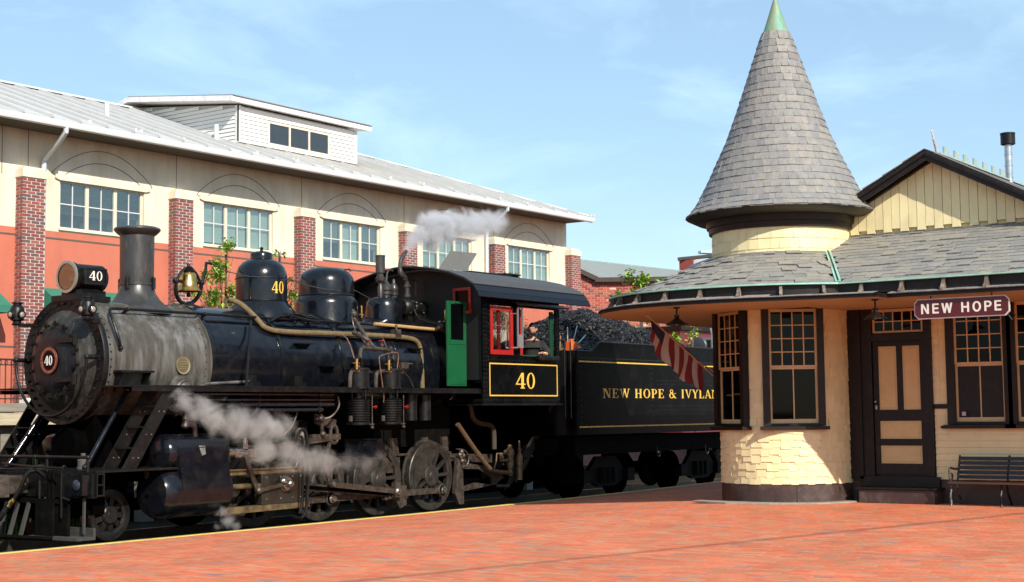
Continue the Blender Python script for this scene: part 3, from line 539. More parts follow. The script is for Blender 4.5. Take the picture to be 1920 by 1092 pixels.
m = MB(); m.tube([(17.35, 15.95, 1.9), (17.4, 15.95, 1.75), (17.25, 15.95, 1.6), (17.15, 16.0, 1.55), (17.0, 16.1, 1.55)], .016, 6, sm=2); lp('drain_pipe', m, IRON); m = MB(); m.tube([(16.55, 16.05, 1.65), (16.45, 16.05, 1.45), (16.3, 16.1, 1.3)], .013, 6, sm=1); lp('drain_pipe', m, IRON)
# brace rods from handrail to running board
for xt, xb in ((16.05, 15.28), (13.8, 13.85)):
    if xt > 15:
        m = MB(); m.tube([(xt, YC - .70, 3.06), (xb, 15.85, 2.03)], .02, 8); lp('brace_rod', m, BLK2)
# air pumps
for xp in (17.80, 18.58):
    m = MB(); m.lathe([(.0, 2.39), (.05, 2.39), (.06, 2.36), (.17, 2.35), (.185, 2.33), (.185, 2.31), (.175, 2.30), (.175, 2.06), (.19, 2.05), (.19, 2.02)], (xp, 15.92, 0), 'z', 28)
    m.lathe([(.07, 2.02), (.07, 1.88), (.18, 1.86)] + [q for i in range(9) for q in ((.165, 1.845 - i * .04), (.19, 1.84 - i * .04), (.19, 1.825 - i * .04), (.165, 1.82 - i * .04))] + [(.19, 1.48), (.19, 1.45), (.05, 1.43), (0, 1.43)], (xp, 15.92, 0), 'z', 28)
    for dx in (-.12, .0, .1): m.cyl((xp + dx, 15.92 + dx * .4, 2.33), (xp + dx, 15.92 + dx * .4, 2.5), .035, .03, 9)
    m.tube([(xp - .14, 15.86, 2.40), (xp - .1, 15.84, 2.5), (xp - .02, 15.85, 2.5), (xp + .02, 15.85, 2.38)], .028, 7, sm=2)
    for a in (0, 1.57, 3.14, 4.7): m.cyl((xp + .15 * cos(a), 15.92 + .15 * sin(a), 1.86), (xp + .15 * cos(a), 15.92 + .15 * sin(a), 2.02), .012, n=6)
    pump = lp('air_pump', m, BLK2)
    m = MB(); m.cyl((xp - .17, 15.80, 2.32), (xp - .17, 15.80, 2.48), .03, .035, 9); m.cyl((xp - .27, 15.80, 2.42), (xp - .1, 15.80, 2.42), .012); lp('oil_cup', m, BRASS, pump)
    m = MB(); m.tube([(xp - .19, 15.84, 2.30), (xp, 15.73, 2.29), (xp + .19, 15.84, 2.29), (xp + .26, 15.86, 2.28)], .009, 6, sm=2); lp('copper_pipe', m, COPPER, pump)
    m = MB(); m.cyl((xp + .24, 15.84, 1.93), (xp + .24, 15.84, 1.40), .01); m.cyl((xp + .15, 15.84, 1.45), (xp + .28, 15.84, 1.45), .012); m.lathe([(.02, -.02), (.035, 0), (.02, .02)], (xp + .24, 15.84, 1.40), 'z', 8)
    m.cyl((xp - .25, 15.86, 1.50), (xp - .25, 15.86, 1.59), .035, n=8); lp('pump_drain', m, IRON, pump)
    m = MB(); m.cyl((xp + .24, 15.84, 1.73), (xp + .33, 15.81, 1.73), .006); m.cyl((xp + .29, 15.81, 1.73), (xp + .296, 15.81, 1.73), .03, n=10); lp('red_valve_wheel', m, REDP, pump)
m = MB(); m.tube([(17.88, 15.95, 2.42), (17.88, 15.95, 2.62), (17.93, 15.96, 2.68), (18.2, 15.97, 2.68), (18.6, 15.97, 2.67), (18.68, 15.95, 2.62), (18.68, 15.95, 2.42)], .032, 8, sm=1); m.tube([(18.22, 15.98, 2.68), (18.2, 16.02, 2.78), (18.12, 16.1, 2.86), (18.1, 16.3, 2.95)], .036, 8, sm=1)
for x in (17.95, 18.2, 18.62): m.cyl((x - .03, 15.965, 2.68), (x + .03, 15.965, 2.68), .046, n=9)
for x in (18.08, 18.42): m.cyl((x, 15.96, 2.68), (x, 15.96, 2.80), .022, n=8); m.sph((x, 15.96, 2.73), .035, 8, 5)
m.tube([(17.58, 15.9, 2.04), (17.58, 15.9, 2.22), (17.62, 15.9, 2.3), (17.72, 15.9, 2.31)], .035, 8, sm=1); m.tube([(18.2, 15.9, 2.04), (18.2, 15.9, 2.24), (18.25, 15.9, 2.3), (18.42, 15.9, 2.31)], .035, 8, sm=1); lp('pump_steam_pipe', m, IRON)
for x in (18.08, 18.42): m = MB(); m.lathe([(.05, -.008), (.06, 0), (.05, .008), (.045, 0), (.05, -.008)], (x, 15.96, 2.805), 'z', 14); m.box(x - .05, x + .05, 15.955, 15.965, 2.80, 2.81); m.box(x - .005, x + .005, 15.91, 16.01, 2.80, 2.811); lp('red_handwheel', m, REDP)
m = MB(); m.tube([(18.75, 15.92, 2.33), (18.78, 15.9, 2.6), (18.7, 15.9, 2.63), (18.25, 15.86, 2.56), (18.22, 15.85, 2.5), (18.27, 15.84, 2.2), (18.33, 15.84, 1.9), (18.33, 15.85, 1.8)], .010, 6, sm=2); m.tube([(17.72, 16.2, 2.9), (17.72, 16.05, 2.8), (17.76, 15.95, 2.45)], .010, 6, sm=1); lp('copper_pipe', m, COPPER)
m = MB(); m.tube([(18.95, 16.40, 2.88), (19.02, 16.36, 2.7), (19.05, 16.34, 2.45)], .016, 6); m.tube([(18.7, 15.84, 2.4), (18.98, 15.84, 2.2), (19.08, 15.84, 2.05)], .008, 5); m.box(18.78, 18.96, 15.84, 15.9, 2.36, 2.46); m.cyl((18.96, 15.86, 2.44), (19.06, 15.84, 2.44), .012); lp('pump_governor', m, IRON)
for x in (19.25, 19.62): m = MB(); m.cyl((x, 16.05, 1.5), (x, 16.05, 1.93), .11, n=18); lp('oil_drum', m, BLK2)
# firebox and underframe
m = MB(); m.prism([(18.95, 16.6, 1.05), (21.0, 16.6, 1.05), (21.0, 16.6, 2.45), (18.95, 16.6, 2.45)], (0, 1.3, 0)); lp('firebox', m, SOOT); m = MB(); m.prism([(13.35, 16.85, .75), (14.95, 16.85, .75), (14.95, 16.85, 1.75), (13.35, 16.85, 1.75)], (0, .8, 0)); lp('cylinder_saddle', m, CAVE)
m = MB()
for y in (16.66, 17.75):
    m.box(13.0, 22.3, y, y + .09, .70, .86); m.box(13.6, 21.6, y, y + .09, .30, .40)
    for x in (15.0, 16.72, 18.14, 19.56, 21.0): m.box(x, x + .16, y, y + .09, .38, .72)
m.box(14.0, 20.2, 16.8, 17.7, .72, 1.2); m.box(12.6, 13.2, 16.4, 18.1, .3, .8); lp('bar_frame', m, CAVE)
m = MB()
for x in (18.98, 19.38, 20.2, 20.75): m.prism([(x, 16.55, .94), (x + .16, 16.55, .94), (x + .12, 16.55, 1.2), (x - .02, 16.55, 1.2)], (0, .06, 0)); m.riv((x + .04, 16.55, 1.0), (0, -1, 0), .018); m.riv((x + .11, 16.55, 1.0), (0, -1, 0), .018)
m.box(17.5, 21.0, 16.56, 16.64, .90, .935); m.box(19.05, 19.5, 16.5, 16.6, .62, .88); m.prism([(20.95, 16.55, .9), (22.2, 16.55, .85), (22.2, 16.55, .70), (20.95, 16.55, .75)], (0, .05, 0)); lp('spring_hanger', m, IRON)
m = MB(); m.box(17.85, 18.55, 16.2, 16.26, .93, 1.2); 
m.cyl((18.12, 16.21, 1.08), (18.12, 16.18, 1.08), .07, n=16); m.cyl((18.32, 16.21, 1.08), (18.32, 16.18, 1.08), .07, n=16); m.box(17.82, 18.58, 16.18, 16.24, 1.19, 1.215); m.box(17.82, 18.58, 16.18, 16.24, .91, .93); lp('motion_bracket', m, BLK)
# wheels
def wheel(name, x, y, z, r, ns, hub, face, cw=None, par=None, tw=.12, sm=IRON):
    s = -1 if y < YC else 1; w = lp(name, MB().lathe([(r - .075, 0), (r - .075, -s * tw), (r - .01, -s * tw), (r, -s * (tw - .02) * 1.), (r - .01, s * 0), (r - .075, 0)] if False else [(r - .07, 0.0), (r - .012, 0.0), (r, .012 * -s), (r - .004, -s * tw), (r + .035, -s * (tw + .01)), (r + .035, -s * (tw + .03)), (r - .07, -s * (tw + .03)), (r - .07, 0)], (x, y, z), 'y', 48), face, par)
    m = MB(); m.lathe([(r - .13, -s * .02), (r - .09, -s * .005), (r - .07, -s * .005), (r - .07, -s * .1), (r - .13, -s * .1), (r - .13, -s * .02)], (x, y, z), 'y', 40); lp('wheel_rim', m, face, w)
    m = MB(); m.lathe([(.001, s * .035), (hub * .35, s * .035), (hub * .4, s * .028), (hub * .85, s * .028), (hub, s * .01), (hub, -s * .12), (0, -s * .12)], (x, y, z), 'y', 28); lp('hub', m, face, w)
    m = MB(); rs = r - .11
    for k in range(ns):
        a = 2 * pi * (k + .5) / ns + .3; p0 = Vector((x + hub * .8 * cos(a), y - s * .03, z + hub * .8 * sin(a))); p1 = Vector((x + rs * cos(a), y - s * .04, z + rs * sin(a)))
        mm = MB(); mm.beam(p0, p1, .05, .055 if r > .5 else .075, up=(-sin(a), 0, cos(a))); lp('spoke', mm, face, w)
    if cw is not None:
        mm = MB(); pts = [];  a0, a1 = cw
        for i in range(13): a = a0 + (a1 - a0) * i / 12; pts.append((x + (r - .125) * cos(a), y - s * .005, z + (r - .125) * sin(a)))
        mm.prism(pts, (0, -s * .07, 0)); lp('counterweight', mm, face, w)
    return w
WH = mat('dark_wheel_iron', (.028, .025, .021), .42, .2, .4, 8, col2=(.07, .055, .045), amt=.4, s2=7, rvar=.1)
WH2 = mat('black_truck_wheel', (.010, .010, .0095), .35, .1, .3, 8, rvar=.1)
DX = (16.03, 17.45, 18.87, 20.28)
for x in DX:
    wheel('driving_wheel', x, 16.44, .53, .60, 12, .19, WH, (radians(65), radians(205)))
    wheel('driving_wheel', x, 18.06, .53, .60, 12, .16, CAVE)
    m = MB(); m.cyl((x, 16.5, .53), (x, 18.0, .53), .09, n=12); lp('axle', m, CAVE)
for s, y in ((-1, 16.44), (1, 18.06)): wheel('leading_wheel', 13.32, y, .28, .355, 9, .13, WH2)
m = MB(); m.cyl((13.32, 16.5, .28), (13.32, 18.0, .28), .07, n=12); lp('axle', m, CAVE)
# rods
PX, PZ = .11, -.25; m = MB()
for i in range(4):
    x = DX[i] + PX; m.lathe([(.10, .02), (.11, 0), (.11, -.07), (.09, -.08)], (x, 16.36, .53 + PZ), 'y', 20)
    if i < 3: m.beam((x + .07, 16.33, .53 + PZ), (DX[i + 1] + PX - .07, 16.33, .53 + PZ), .04, .10)
lp('side_rod', m, IRON)
for i in range(4): m = MB(); m.lathe([(.055, 0), (.07, -.01), (.07, -.03), (.045, -.035), (.045, -.07), (0, -.075)], (DX[i] + PX, 16.28, .53 + PZ), 'y', 18); lp('crank_pin', m, STEEL)
m = MB(); m.beam((16.50, 16.19, .54), (18.85, 16.21, .30), .05, .115); m.box(18.72, 19.2, 16.17, 16.26, .20, .40); m.prism([(18.80, 16.14, .40), (19.25, 16.14, .42), (19.25, 16.14, .10), (19.08, 16.14, .04), (18.95, 16.14, .20), (18.8, 16.14, .22)], (0, .05, 0)); lp('main_rod', m, IRON)
m = MB(); m.beam((16.50, 16.16, .535), (18.80, 16.18, .30), .03, .055); lp('rod_flute', m, CAVE)
m = MB(); m.beam((17.33, 16.08, .52), (18.9, 16.08, .34), .035, .085); m.box(18.84, 19.02, 16.05, 16.12, .24, .48); lp('eccentric_rod', m, IRON)
m = MB(); m.lathe([(.0, -.04), (.05, -.04), (.07, -.02), (.08, 0), (.08, .03)], (18.93, 16.06, .33), 'y', 16); m.lathe([(.0, -.03), (.04, -.03), (.05, 0)], (17.36, 16.06, .52), 'y', 14); lp('rod_pin', m, STEEL)
m = MB(); m.beam((17.36, 16.12, .52), (17.22, 16.12, .85), .03, .07, up=(1, 0, 0)); m.beam((17.22, 16.12, .85), (17.36, 16.12, 1.2), .03, .06, up=(1, 0, 0)); m.beam((17.37, 16.14, .52), (17.42, 16.14, .75), .03, .05, up=(1, 0, 0)); lp('link_lever', m, IRON)
m = MB(); m.tube([(17.36, 16.1, 1.18), (17.34, 16.1, 1.36), (17.38, 16.1, 1.44), (17.46, 16.1, 1.44), (17.5, 16.1, 1.36), (17.5, 16.1, 1.2), (17.43, 16.1, 1.16)], .028, 8, closed=True, sm=1); lp('link', m, IRON)
m = MB(); m.beam((15.75, 16.1, 1.10), (17.52, 16.1, 1.26), .04, .08); m.box(16.9, 17.55, 16.07, 16.13, 1.22, 1.31); m.riv((17.48, 16.07, 1.265), (0, -1, 0), .03); lp('radius_rod', m, IRON)
m = MB(); m.beam((17.12, 16.06, 1.30), (17.08, 16.06, 1.62), .03, .045, up=(1, 0, 0)); m.sph((17.08, 16.05, 1.55), .06, 9, 6); m.sph((17.12, 16.05, 1.31), .05, 9, 6); m.beam((17.1, 16.2, 1.55), (17.55, 16.2, 1.45), .05, .16); lp('lifting_link', m, IRON)
m = MB(); m.beam((15.47, 16.06, 1.02), (15.72, 16.06, .50), .035, .075, up=(1, 0, 0)); m.beam((15.72, 16.05, .50), (16.30, 16.05, .58), .03, .055); m.sph((15.72, 16.03, .50), .06, 9, 6); lp('combination_lever', m, IRON)
m = MB(); m.lathe([(.0, -.12), (.05, -.12), (.06, -.05), (.10, -.05), (.10, 0), (.12, 0), (.12, .05)], (16.33, 16.08, .58), 'y', 18); m.sph((16.25, 16.05, .62), .06, 9, 6); m.cyl((16.33, 15.97, .58), (16.33, 15.93, .58), .035, n=6); lp('wrist_pin', m, STEEL)
m = MB(); m.box(15.0, 16.95, 16.12, 16.24, .74, .81); m.box(15.05, 16.8, 16.08, 16.26, .81, .825); lp('upper_guide_bar', m, GUIDE)
m = MB(); m.prism([(14.88, 16.08, .18), (16.85, 16.08, .20), (16.85, 16.08, .28), (14.95, 16.08, .28)], (0, .16, 0)); lp('lower_guide_bar', m, GUIDE)
m = MB(); m.box(15.85, 16.75, 16.10, 16.26, .28, .74)
xh = lp('crosshead', m, mat('dark_oily_crosshead', (.03, .026, .02), .4, .2, .3, 10), bevel=.01)
m = MB()
for x in (15.95, 16.25, 16.5, 16.68):
    for z in (.36, .68): m.riv((x, 16.10, z), (0, -1, 0), .018)
lp('crosshead_bolt', m, STEEL, xh)
m = MB(); m.cyl((14.9, 16.16, .57), (15.9, 16.16, .57), .042, n=12); lp('piston_rod', m, GUIDE)
m = MB(); m.cyl((14.9, 16.14, 1.10), (15.25, 16.14, 1.08), .10, .075, 16); m.cyl((15.2, 16.14, 1.08), (15.62, 16.14, 1.07), .07, n=14); m.box(15.45, 15.55, 16.08, 16.2, 1.1, 1.25); m.box(15.3, 15.72, 16.08, 16.2, 1.0, 1.12); m.cyl((15.5, 16.1, 1.2), (15.5, 16.1, 1.28), .03); lp('valve_stem_guide', m, STEEL)
# long black rubber loop (hose)
m = MB(); m.tube([(16.40, 15.9, 1.1), (16.40, 15.9, 1.3), (16.48, 15.9, 1.40), (16.58, 15.9, 1.36), (16.62, 15.9, 1.2), (16.62, 15.9, .35), (16.58, 15.9, .14), (16.48, 15.9, .04), (16.33, 15.92, .08)], .028, 8, sm=2); m.tube([(16.44, 15.94, .95), (16.46, 15.94, 1.25), (16.53, 15.94, 1.3), (16.56, 15.94, 1.2), (16.55, 15.94, .3), (16.48, 15.94, .12)], .02, 8, sm=2); lp('hanging_hose', m, BLK2)
# cylinders
for s in (-1, 1):
    yc1, yc2 = YC + s * 1.19, YC + s * 1.21; r1, r2, z1, z2 = .365, .255, .565, 1.115
    lower = [(yc1 + r1 * cos(a), z1 + r1 * sin(a)) for a in [radians(200 + 160 * i / 14) for i in range(15)]]
    upper = [(yc2 + r2 * cos(a), z2 + r2 * sin(a)) for a in [radians(0 + 180 * i / 14) for i in range(15)]]
    prof = lower + [(yc1 + r1, z1 + .05), (yc2 + r2 + .015, z2 - .1)] + upper + [(yc2 - r2 - .015, z2 - .1), (yc1 - r1, z1 + .05)]
    m = MB(); m.prism([(13.96, y, z) for y, z in prof], (.90, 0, 0)); cyl = lp('cylinder_block', m, BLK, smooth=40)
    for yy, zz, rr in ((yc1, z1, r1), (yc2, z2, r2)):
        m = MB(); m.lathe([(0, 13.80 - .13 * (rr > .3)), (rr * .5, 13.805 - .13 * (rr > .3)), (rr * .85, 13.83 - .12 * (rr > .3)), (rr * .97, 13.87 - .09 * (rr > .3)), (rr + .0, 13.92 - .05 * (rr > .3)), (rr + .0, 13.955)], (0, yy, zz), 'x', 40); m.cyl((13.81 - .13 * (rr > .3), yy, zz), (13.77 - .13 * (rr > .3), yy, zz), .03, n=6); lp('cylinder_cover', m, BLK, cyl)
        m = MB(); m.cyl((14.865, yy, zz), (14.92, yy, zz), rr * .92, n=28); m.cyl((14.92, yy, zz), (15.0, yy, zz), .09, n=16); lp('rear_cover', m, BLK2, cyl)
    m = MB()
    for i in range(9): z = .45 + i * .11; m.riv((13.975, YC + s * 1.53 , z), (0, s, 0), .012); m.riv((14.84, YC + s * 1.53, z), (0, s, 0), .012)
    m.lathe([(.03, 0), (.03, .02), (0, .02)], (14.1, YC + s * 1.30, 1.34), 'z', 8); m.lathe([(.03, 0), (.03, .02), (0, .02)], (14.68, YC + s * 1.30, 1.34), 'z', 8); lp('cylinder_bolt', m, BLK2, cyl)
m = MB(); m.tube([(14.38, 15.93, 1.25), (14.38, 15.93, 1.44), (14.34, 15.93, 1.49), (14.2, 15.93, 1.49)], .035, 9, sm=1); m.lathe([(.03, 1.44), (.06, 1.47), (.05, 1.52), (.03, 1.55), (.045, 1.57), (.02, 1.62)], (14.2, 15.93, 0), 'z', 10); lp('relief_valve', m, IRON)
m = MB(); m.prism([(14.33, 15.80, 1.20), (14.45, 15.80, 1.20), (14.43, 15.76, 1.08), (14.36, 15.76, 1.06)], (0, .1, .02)); lp('valve_boss', m, SMOKE)
# deck, pilot
m = MB(); m.box(12.55, 13.95, 15.78, 18.72, .885, .915); lp('pilot_deck', m, BLK2)
m = MB(); m.box(12.5, 12.60, 15.80, 18.70, .56, .884); pb = lp('pilot_beam', m, BLK2)
m = MB()
for x in (16.4, 16.75, 17.6, 17.9, 18.3):
    for z in (.64, .80): m.riv((12.5, x, z), (-1, 0, 0), .02)
for y in (16.55, 16.62, 17.95): m.box(12.46, 12.5, y, y + .03, .1, .9)
lp('beam_bolt', m, SOOT, pb)
m = MB(); m.box(12.38, 12.5, 15.84, 16.08, .60, .86); m.box(12.38, 12.5, 16.08, 16.12, .58, .88); lb = lp('lamp_box', m, BLK, pb)
m = MB(); m.sph((12.38, 15.96, .73), .075, 16, 9, (.4, 1, 1)); lp('ditch_light', m, mat('dark_lamp_lens', (.03, .035, .05), .05, .2, .1), pb)
m = MB()
for z0, z1 in ((.60, .72), (.74, .86)):
    for a in ((12.55, 12.57), (12.66, 12.68)): m.box(a[0], a[1], 15.76, 15.80, z0, z1)
    m.box(12.55, 12.68, 15.76, 15.80, z1, z1 + .02)
m.box(12.55, 12.68, 15.76, 15.80, .58, .60); lp('step_bracket', m, BLK2, pb)
m = MB(); m.tube([(12.48, 18.6, 1.09), (12.48, 15.86, 1.09)], .022, 8); m.sph((12.48, 15.85, 1.09), .035)
for y in (15.86, 16.7, 16.95, 17.8, 18.6): m.cyl((12.48, y, .9), (12.48, y, 1.09), .02, n=8); m.sph((12.48, y, 1.09), .033, 8, 6)
lp('front_handrail', m, BLK2)
m = MB(); m.tube([(12.46, 16.28, .96), (12.42, 16.28, .98), (12.40, 16.28, .9), (12.40, 16.28, .3)], .016, 7, sm=1); m.tube([(12.40, 16.24, .56), (12.38, 16.1, .54)], .016, 7)
m.cyl((12.44, 16.8, .9), (12.44, 16.8, .2), .02, n=7); m.tube([(12.42, 17.6, 1.0), (12.30, 16.9, .97), (12.36, 16.2, .95)], .016, 7, sm=1); lp('grab_iron', m, BLK2)
m = MB(); m.box(12.32, 12.62, 15.86, 16.88, .02, .06); m.box(12.58, 12.62, 15.86, 16.88, .06, .17); m.box(12.50, 12.53, 15.95, 15.98, .1, .6); m.box(12.50, 12.53, 16.75, 16.78, .1, .6); lp('foot_step', m, mat('worn_step_wood', (.045, .040, .034), .8, 0, .3, 8, stretch=(3, .5, 1), bump=.3))
for i in range(17):   # cowcatcher slats
    t = (i - 8) / 4.6
    if i % 2 or abs(t) > .75: continue
    m = MB(); m.beam((12.44, YC + t * .55, .50), (12.30, YC + t * .55, .03), .06, .03, up=(1, 0, 0)); lp('cowcatcher_slat', m, mat('dusty_grey_slat', (.05, .047, .042), .6, 0, .25, 9))
m = MB(); m.box(12.36, 12.40, 16.42, 16.78, .03, .50); m.box(12.36, 12.40, 17.72, 18.08, .03, .50); m.tube([(12.34, 16.35, .03), (12.26, YC, .03), (12.34, 18.15, .03)], .035, 6); m.box(12.42, 12.5, 16.2, 18.3, .48, .54); m.box(12.44, 12.48, 16.2, 16.62, .05, .54); lp('cowcatcher_frame', m, SOOT)
m = MB(); m.box(12.15, 12.5, 17.12, 17.38, .60, .84); m.prism([(12.16, 17.05, .56), (12.0, 17.08, .56), (11.96, 17.2, .56), (12.02, 17.42, .56), (12.16, 17.42, .56)], (0, 0, .30)); lp('coupler', m, IRON, bevel=.01)
m = MB(); m.tube([(12.48, 16.75, .84), (12.36, 16.78, .93), (12.28, 16.86, .88), (12.22, 16.95, .62), (12.14, 17.05, .45)], .028, 9, sm=2); hose = lp('air_hose', m, BLK2)
m = MB(); m.cyl((12.19, 16.99, .54), (12.14, 17.05, .44), .036, n=10); m.cyl((12.17, 17.0, .52), (12.15, 17.03, .48), .042, n=10); lp('hose_fitting', m, BRASS, hose)
m = MB(); m.tube([(12.13, 17.06, .44), (12.05, 17.15, .25), (12.0, 17.3, .15)], .04, 9, sm=1); lp('hose_end', m, BLK2, hose)
for s in (-1, 1):
    m = MB(); m.tube([(13.62, YC + s * .78, 1.98), (12.86, YC + s * .86, .93)], .036, 12); m.sph((13.63, YC + s * .78, 1.99), .055, 9, 6); m.sph((12.86, YC + s * .86, .94), .05, 9, 6); lp('smokebox_brace', m, BLK)
    ya, yb = YC + s * 1.02, YC + s * 1.42
    st = None
    for y in (ya, yb):
        m = MB(); m.prism([(13.02, y, .915), (13.26, y, .915), (13.98, y, 2.0), (13.74, y, 2.0)], (0, .022, 0)); q = lp('stair_stringer', m, BLK2); st = q
        mm = MB()
        for k in range(4):
            for dx in (0, .09): mm.riv((13.2 + k * .22 + dx, y, 1.06 + k * .31), (0, -1, 0), .012)
        lp('stair_bolt', mm, STEEL, q)
    for k in range(3):
        z = 1.18 + k * .28; x = 13.02 + (z - .915) / 1.085 * .72; m = MB(); m.box(x + .02, x + .25, min(ya, yb) + .022, max(ya, yb), z, z + .02); lp('stair_tread', m, BLK2)
m = MB(); m.lathe([(.0, 0), (.085, 0), (.085, .03), (.075, .035), (.08, .12), (.06, .14), (.035, .145), (.035, .21), (0, .215)], (12.95, 16.55, .915), 'z', 16); lp('oil_can', m, mat('grey_cast_pot', (.09, .08, .07), .6, .2, .2))
m = MB(); m.lathe([(0, 13.15), (.26, 13.16), (.30, 13.2), (.30, 13.9), (0, 13.95)], (0, YC, 1.20), 'x', 28); lp('saddle_drum', m, CAVE)
m = MB(); m.prism([(13.66, 16.1, .86), (13.86, 16.1, .86), (13.90, 16.1, .40), (13.78, 16.1, .28)], (0, .05, 0)); m.tube([(13.8, 16.0, .7), (13.92, 15.95, .62), (13.9, 15.95, .5)], .015, 6); lp('side_guard', m, IRON)
# steps of brake gear / pilot behind the drivers
m = MB(); m.prism([(20.93, 16.36, .86), (21.06, 16.36, .86), (21.10, 16.36, .0), (20.96, 16.36, .0), (20.84, 16.36, .2)], (0, .07, 0))
for z in (.1, .2): m.riv((21.0, 16.36, z), (0, -1, 0), .02)
m.prism([(21.1, 16.4, .62), (21.6, 16.4, .60), (22.0, 16.4, .42), (22.0, 16.4, .30), (21.5, 16.4, .36), (21.1, 16.4, .30), (21.1, 16.4, .22), (22.1, 16.4, .30), (22.35, 16.4, .42), (22.2, 16.4, .52), (21.7, 16.4, .66), (21.1, 16.4, .74)], (0, .05, 0))
m.beam((22.1, 16.38, .28), (22.5, 16.38, .26), .03, .05); lp('brake_hanger', m, IRON)
m = MB(); m.tube([(20.85, 16.3, 1.42), (21.35, 16.3, .95), (21.8, 16.3, .58), (21.95, 16.3, .54), (22.42, 16.3, .50)], .045, 10, sm=2); m.cyl((21.42, 16.3, .89), (21.48, 16.3, .84), .055, n=10); inj = lp('injector_pipe', m, mat('rusty_brown_pipe', (.14, .085, .045), .55, .3, .3, 12))
m = MB(); m.lathe([(.0, .45), (.04, .45), (.05, .5), (.04, .56), (.06, .6), (.075, .7), (.06, .8), (.085, .86), (.07, .94), (.04, .97), (.05, 1.0), (0, 1.03)], (22.42, 16.3, 0), 'z', 14); m.lathe([(0, .36), (.055, .36), (.055, .62), (.065, .63), (.065, .8), (.05, .84), (.03, .86), (.03, .9), (.045, .92), (.02, .96), (.02, 1.06), (0, 1.1)], (22.72, 16.3, 0), 'z', 14)
m.tube([(22.4, 16.28, .85), (22.2, 16.28, .86), (21.98, 16.28, .87), (21.96, 16.28, .72), (21.9, 16.28, .6)], .014, 6); m.tube([(22.1, 16.28, .88), (22.12, 16.28, .74), (22.3, 16.28, .74)], .03, 8)
for i in range(7): m.sph((22.15 + RND.uniform(-.05, .3), 16.26, .74 + RND.uniform(-.08, .18)), RND.uniform(.02, .04), 7, 5)
lp('injector', m, mat('dusty_brass_injector', (.20, .14, .08), .55, .4, .3, 14))
m = MB(); m.prism([(24.02, 16.5, 1.66), (24.1, 16.5, 1.66), (23.2, 16.5, .55), (22.55, 16.5, .18), (22.95, 16.5, .72), (23.25, 16.5, .92)], (0, .04, 0)); m.cyl((23.1, 16.42, .72), (22.75, 16.42, .32), .03, n=8); m.riv((23.12, 16.45, .78), (0, -1, 0), .05); lp('splash_plate', m, mat('dark_dull_plate', (.038, .035, .03), .7, 0, .3))
m = MB(); m.tube([(21.3, 16.35, 1.76), (21.35, 16.35, 1.52), (21.55, 16.35, 1.42), (21.9, 16.35, 1.40), (22.0, 16.35, 1.3), (22.0, 16.35, .95)], .045, 10, sm=2); lp('feed_pipe', m, mat('dark_lagging', (.05, .04, .025), .8))
m = MB(); m.prism([(20.9, 16.95, .35), (23.9, 16.95, .35), (23.9, 16.95, 1.78), (20.9, 16.95, 1.78)], (0, .7, 0)); lp('ashpan', m, CAVE)
# steam/air cable loop at brake
m = MB(); m.tube([(20.85, 16.34, .98), (21.05, 16.3, .97), (21.15, 16.28, .85), (21.12, 16.28, .7), (21.0, 16.3, .66)], .012, 6, sm=2)
for i in range(8): m.sph((20.95 + RND.uniform(-.1, .12), 16.33, .78 + RND.uniform(-.12, .15)), RND.uniform(.025, .05), 7, 5)
lp('brake_fitting', m, IRON)

# ---------------- cab
CX0, CX1, CY0, CY1 = 20.88, 23.30, 15.75, 18.75
def sideplate(y, yo):
    m = MB(); a, b = min(y, yo), max(y, yo)
    for x0, x1, z0, z1 in ((CX0, CX1, 1.78, 2.60), (CX0, CX1, 3.53, 3.66), (CX0, 21.10, 2.60, 3.53), (21.78, 22.02, 2.60, 3.53), (23.16, CX1, 2.60, 3.53), (21.10, 21.78, 2.60, 2.655), (22.02, 23.16, 2.60, 2.64)):
        m.box(x0, x1, a, b, z0, z1)
    return m
cab = lp('cab', sideplate(CY0, CY0 + .03), BLKS)
lp('cab_far_side', sideplate(CY1 - .03, CY1), BLK, cab)
m = MB(); m.box(CX0 - .08, CX1 + .03, CY0 - .03, CY1 + .03, 1.745, 1.778); m.box(CX0, CX1, CY0 + .04, CY1 - .04, 1.80, 1.86); lp('cab_floor', m, BLK2, cab)
arc = [(15.52, 3.63), (15.56, 3.72), (15.64, 3.83), (15.86, 3.955), (16.2, 4.075), (16.6, 4.165), (17.0, 4.222), (17.25, 4.235)]
arcf = arc + [(2 * YC - y, z) for y, z in arc[-2::-1]]
def roofshell(x0, x1, pts, th=.025):
    m = MB()
    for (y0, z0), (y1, z1) in zip(pts[:-1], pts[1:]):
        d = Vector((0, y1 - y0, z1 - z0)).normalized(); n = Vector((0, -d.z, d.y)) * th
        m.hexa([(x0, y0, z0), (x1, y0, z0), (x1, y1, z1), (x0, y1, z1), (x0, y0 + n.y, z0 + n.z), (x1, y0 + n.y, z0 + n.z), (x1, y1 + n.y, z1 + n.z), (x0, y1 + n.y, z1 + n.z)])
    return m
lp('cab_roof', roofshell(20.46, 24.02, arcf), mat('black_roof_side', (.004, .005, .008), .32, 0, .2, 5, spec=.28), cab, smooth=40)
lp('roof_cover', roofshell(20.5, 24.02, [(y, z + .03) for y, z in arcf[2:-2]], .012), mat('grey_roof_canvas', (.055, .052, .050), .6, 0, .15, 6), cab, smooth=40)
m = MB(); m.prism([(20.93, 15.78, 2.2)] + [(20.93, y, z - .02) for y, z in [(15.78, 3.80)] + arcf[3:-3] + [(18.72, 3.80)]] + [(20.93, 18.72, 2.2)], (.02, 0, 0)); fw = lp('cab_front', m, mat('cab_front_black', (.006, .006, .006), .6, 0, .2), cab)
